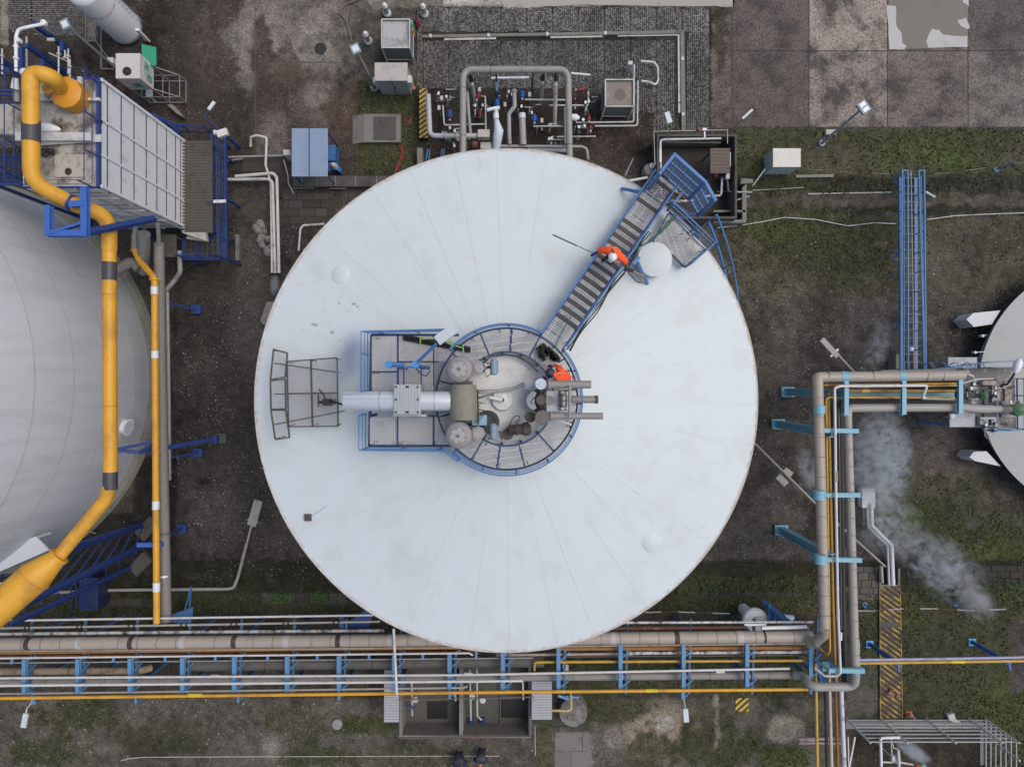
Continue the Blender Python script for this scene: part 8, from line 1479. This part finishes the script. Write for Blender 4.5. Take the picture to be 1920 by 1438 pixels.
# crouching worker
b2 = W(1035,700,15.02)
pose2 = dict(pelvis=(0,-.18,.42), spine=(0,-.10,.62), chest=(0,.12,.80), neck=(0,.30,.88), head=(0,.42,.90), crown=(0,.52,.92), shr=(.2,.12,.84), elr=(.34,.30,.62), wrr=(.26,.50,.45), shl=(-.2,.12,.84), ell=(-.36,.28,.62), wrl=(-.24,.52,.45), hipl=(-.1,-.16,.40), knl=(-.2,.22,.50), anl=(-.16,-.08,.09), tol=(-.18,.08,.04), hipr=(.1,-.16,.40), knr=(.2,.22,.50), anr=(.16,-.08,.09), tor=(.18,.08,.04))
w2, _ = person('worker in an orange vest and dark hood crouching on the ring platform', W(1052,708,15.02), math.atan2(.35,-1), pose2, hat=False, hood=True, sleeves=False, body_m=orange)
v = thing('tool_bag', 'black equipment bags piled behind the crouching worker', 'bag', W(1022,662,15.0)); m = MB(); random.seed(5)
for x_, y_, r_ in ((1012,660,.16),(1022,656,.2),(1034,664,.22),(1040,672,.16),(1017,670,.12)): c = W(x_,y_,15.1); a_ = random.uniform(0,3); dd = Vector((math.cos(a_),math.sin(a_),0))*r_*1.2; m.bar(c-dd, c+dd, r_*1.2, .25); m.tube([c-dd+Vector((0,0,.1)), c+Vector((.05,.05,.22)), c+dd+Vector((0,0,.05))], .025, 6)
m.build('bag_body', mat('bag_black', (.018,.018,.02), .85, .4, (.06,.055,.05), 6), v)
m = MB(); c = W(1050,684,15.1); m.box(c.x-.15,c.x+.12,c.y-.08,c.y+.08,15.0,15.16); tag(m.build('white_card', dwhite), 'small white box beside the crouching worker', 'box')
# people at the lower edge
pose3 = dict(pelvis=(0,-.02,.93), spine=(0,0,1.1), chest=(0,.02,1.38), neck=(0,.04,1.55), head=(0,.07,1.65), crown=(0,.08,1.76), shr=(.21,.02,1.45), elr=(.3,.02,1.17), wrr=(.3,.2,.98), shl=(-.21,.02,1.45), ell=(-.3,.0,1.17), wrl=(-.28,.2,.98), hipl=(-.1,-.02,.88), knl=(-.11,.05,.48), anl=(-.12,-.02,.09), tol=(-.12,.14,.05), hipr=(.1,-.02,.88), knr=(.12,.06,.48), anr=(.13,.02,.09), tor=(.14,.18,.05))
MATS['h2'] = helm
old = helm; helm = mat('red_helmet', (.60,.07,.05), .35, .2, (.6,.5,.5), 8); person('dark clothed person with a red helmet at the bottom edge', W(903,1404,0), R(-95), pose2, strips=False, vest=mat('navy_coat', (.02,.023,.045)))
helm = mat('dark_helmet', (.03,.035,.05), .5); person('dark clothed person left of the red helmet at the bottom edge', W(862,1410,0), R(-80), pose2, strips=False, vest=mat('navy_coat')); helm = old
# ================================================================ STEAM
def steam(label, px, py, z, rx, ry, rz, ang, dens, sc=1.6, thr=.42, col=(.86,.93,1.0), fall=1.3, seed=0):
    c = W(px, py, z); m = MB(); n_ = 16; vs = []; 
    bm_ = bmesh.new(); bmesh.ops.create_icosphere(bm_, subdivisions=3, radius=1.0); me = bpy.data.meshes.new('steam_cloud'); bm_.to_mesh(me); bm_.free()
    o = bpy.data.objects.new('steam_cloud', me); COL.objects.link(o); o.location = c; o.scale = (L(rx,z), L(ry,z), rz); o.rotation_euler = (0,0,ang); o['kind'] = 'stuff'; tag(o, label, 'steam')
    mt = bpy.data.materials.new('steam_volume'); mt.use_nodes = True; t = mt.node_tree; N = t.nodes; K = t.links; N.clear(); out = N.new('ShaderNodeOutputMaterial'); pv = N.new('ShaderNodeVolumePrincipled'); pv.inputs['Color'].default_value = (*col, 1); pv.inputs['Anisotropy'].default_value = .2; K.new(pv.outputs[0], out.inputs['Volume'])
    tc = N.new('ShaderNodeTexCoord'); geo = N.new('ShaderNodeNewGeometry')
    ns = N.new('ShaderNodeTexNoise'); ns.noise_dimensions = '4D'; ns.inputs['W'].default_value = seed; ns.inputs['Scale'].default_value = sc*1.25; ns.inputs['Detail'].default_value = 6; ns.inputs['Roughness'].default_value = .68; ns.inputs['Distortion'].default_value = 1.1; K.new(geo.outputs['Position'], ns.inputs['Vector'])
    ln = N.new('ShaderNodeVectorMath'); ln.operation = 'LENGTH'; K.new(tc.outputs['Object'], ln.inputs[0])
    fo = N.new('ShaderNodeMapRange'); fo.interpolation_type = 'SMOOTHSTEP'; fo.inputs['From Min'].default_value = 1.0; fo.inputs['From Max'].default_value = .15; K.new(ln.outputs['Value'], fo.inputs['Value'])
    nr = N.new('ShaderNodeMapRange'); nr.inputs['From Min'].default_value = thr; nr.inputs['From Max'].default_value = thr+.22; nr.inputs['To Max'].default_value = dens*3.0; K.new(ns.outputs['Fac'], nr.inputs['Value'])
    mu = N.new('ShaderNodeMath'); mu.operation = 'MULTIPLY'; K.new(fo.outputs[0], mu.inputs[0]); K.new(nr.outputs[0], mu.inputs[1]); K.new(mu.outputs[0], pv.inputs['Density']); me.materials.append(mt); return o
steam('dense bluish steam billowing right of the rack above the pale box', 1650, 862, 1.6, 68, 112, 1.5, 0, 3.0, 1.6, .46, seed=1)
steam('steam around the pale box and white pipes', 1668, 985, 1.2, 70, 72, 1.1, R(-30), 1.2, 1.5, .47, seed=2)
steam('grey steam trail drifting to the lower right', 1765, 1062, 1.3, 128, 62, 1.1, R(-38), 1.5, 1.4, .47, col=(.86,.91,.98), seed=3)
steam('thin fading end of the steam trail over the grass', 1830, 1128, 1.2, 50, 34, .9, R(-50), .8, 1.2, .42, col=(.85,.87,.90), seed=8)
steam('thin wisp of steam above the right rack', 1645, 650, 1.2, 28, 62, .8, R(-14), 1.0, 1.2, .45, seed=4)
steam('faint steam left of the right rack', 1516, 880, 1.0, 26, 52, .8, R(14), 1.0, 1.3, .44, seed=5)
steam('bluish vapour rising from the end of the shiny duct', 655, 670, 14.8, 26, 72, .5, R(-14), 1.5, 2.2, .36, col=(.74,.82,1.0), seed=6)
steam('small steam puff over the valve set in the dark bay', 1712, 1408, 2.0, 46, 17, .7, R(-32), 1.6, 1.6, .40, seed=7)
steam('small white puff by the left tank edge', 515, 535, .8, 9, 24, .5, R(-5), 2.4, 2.5, .38, seed=9)
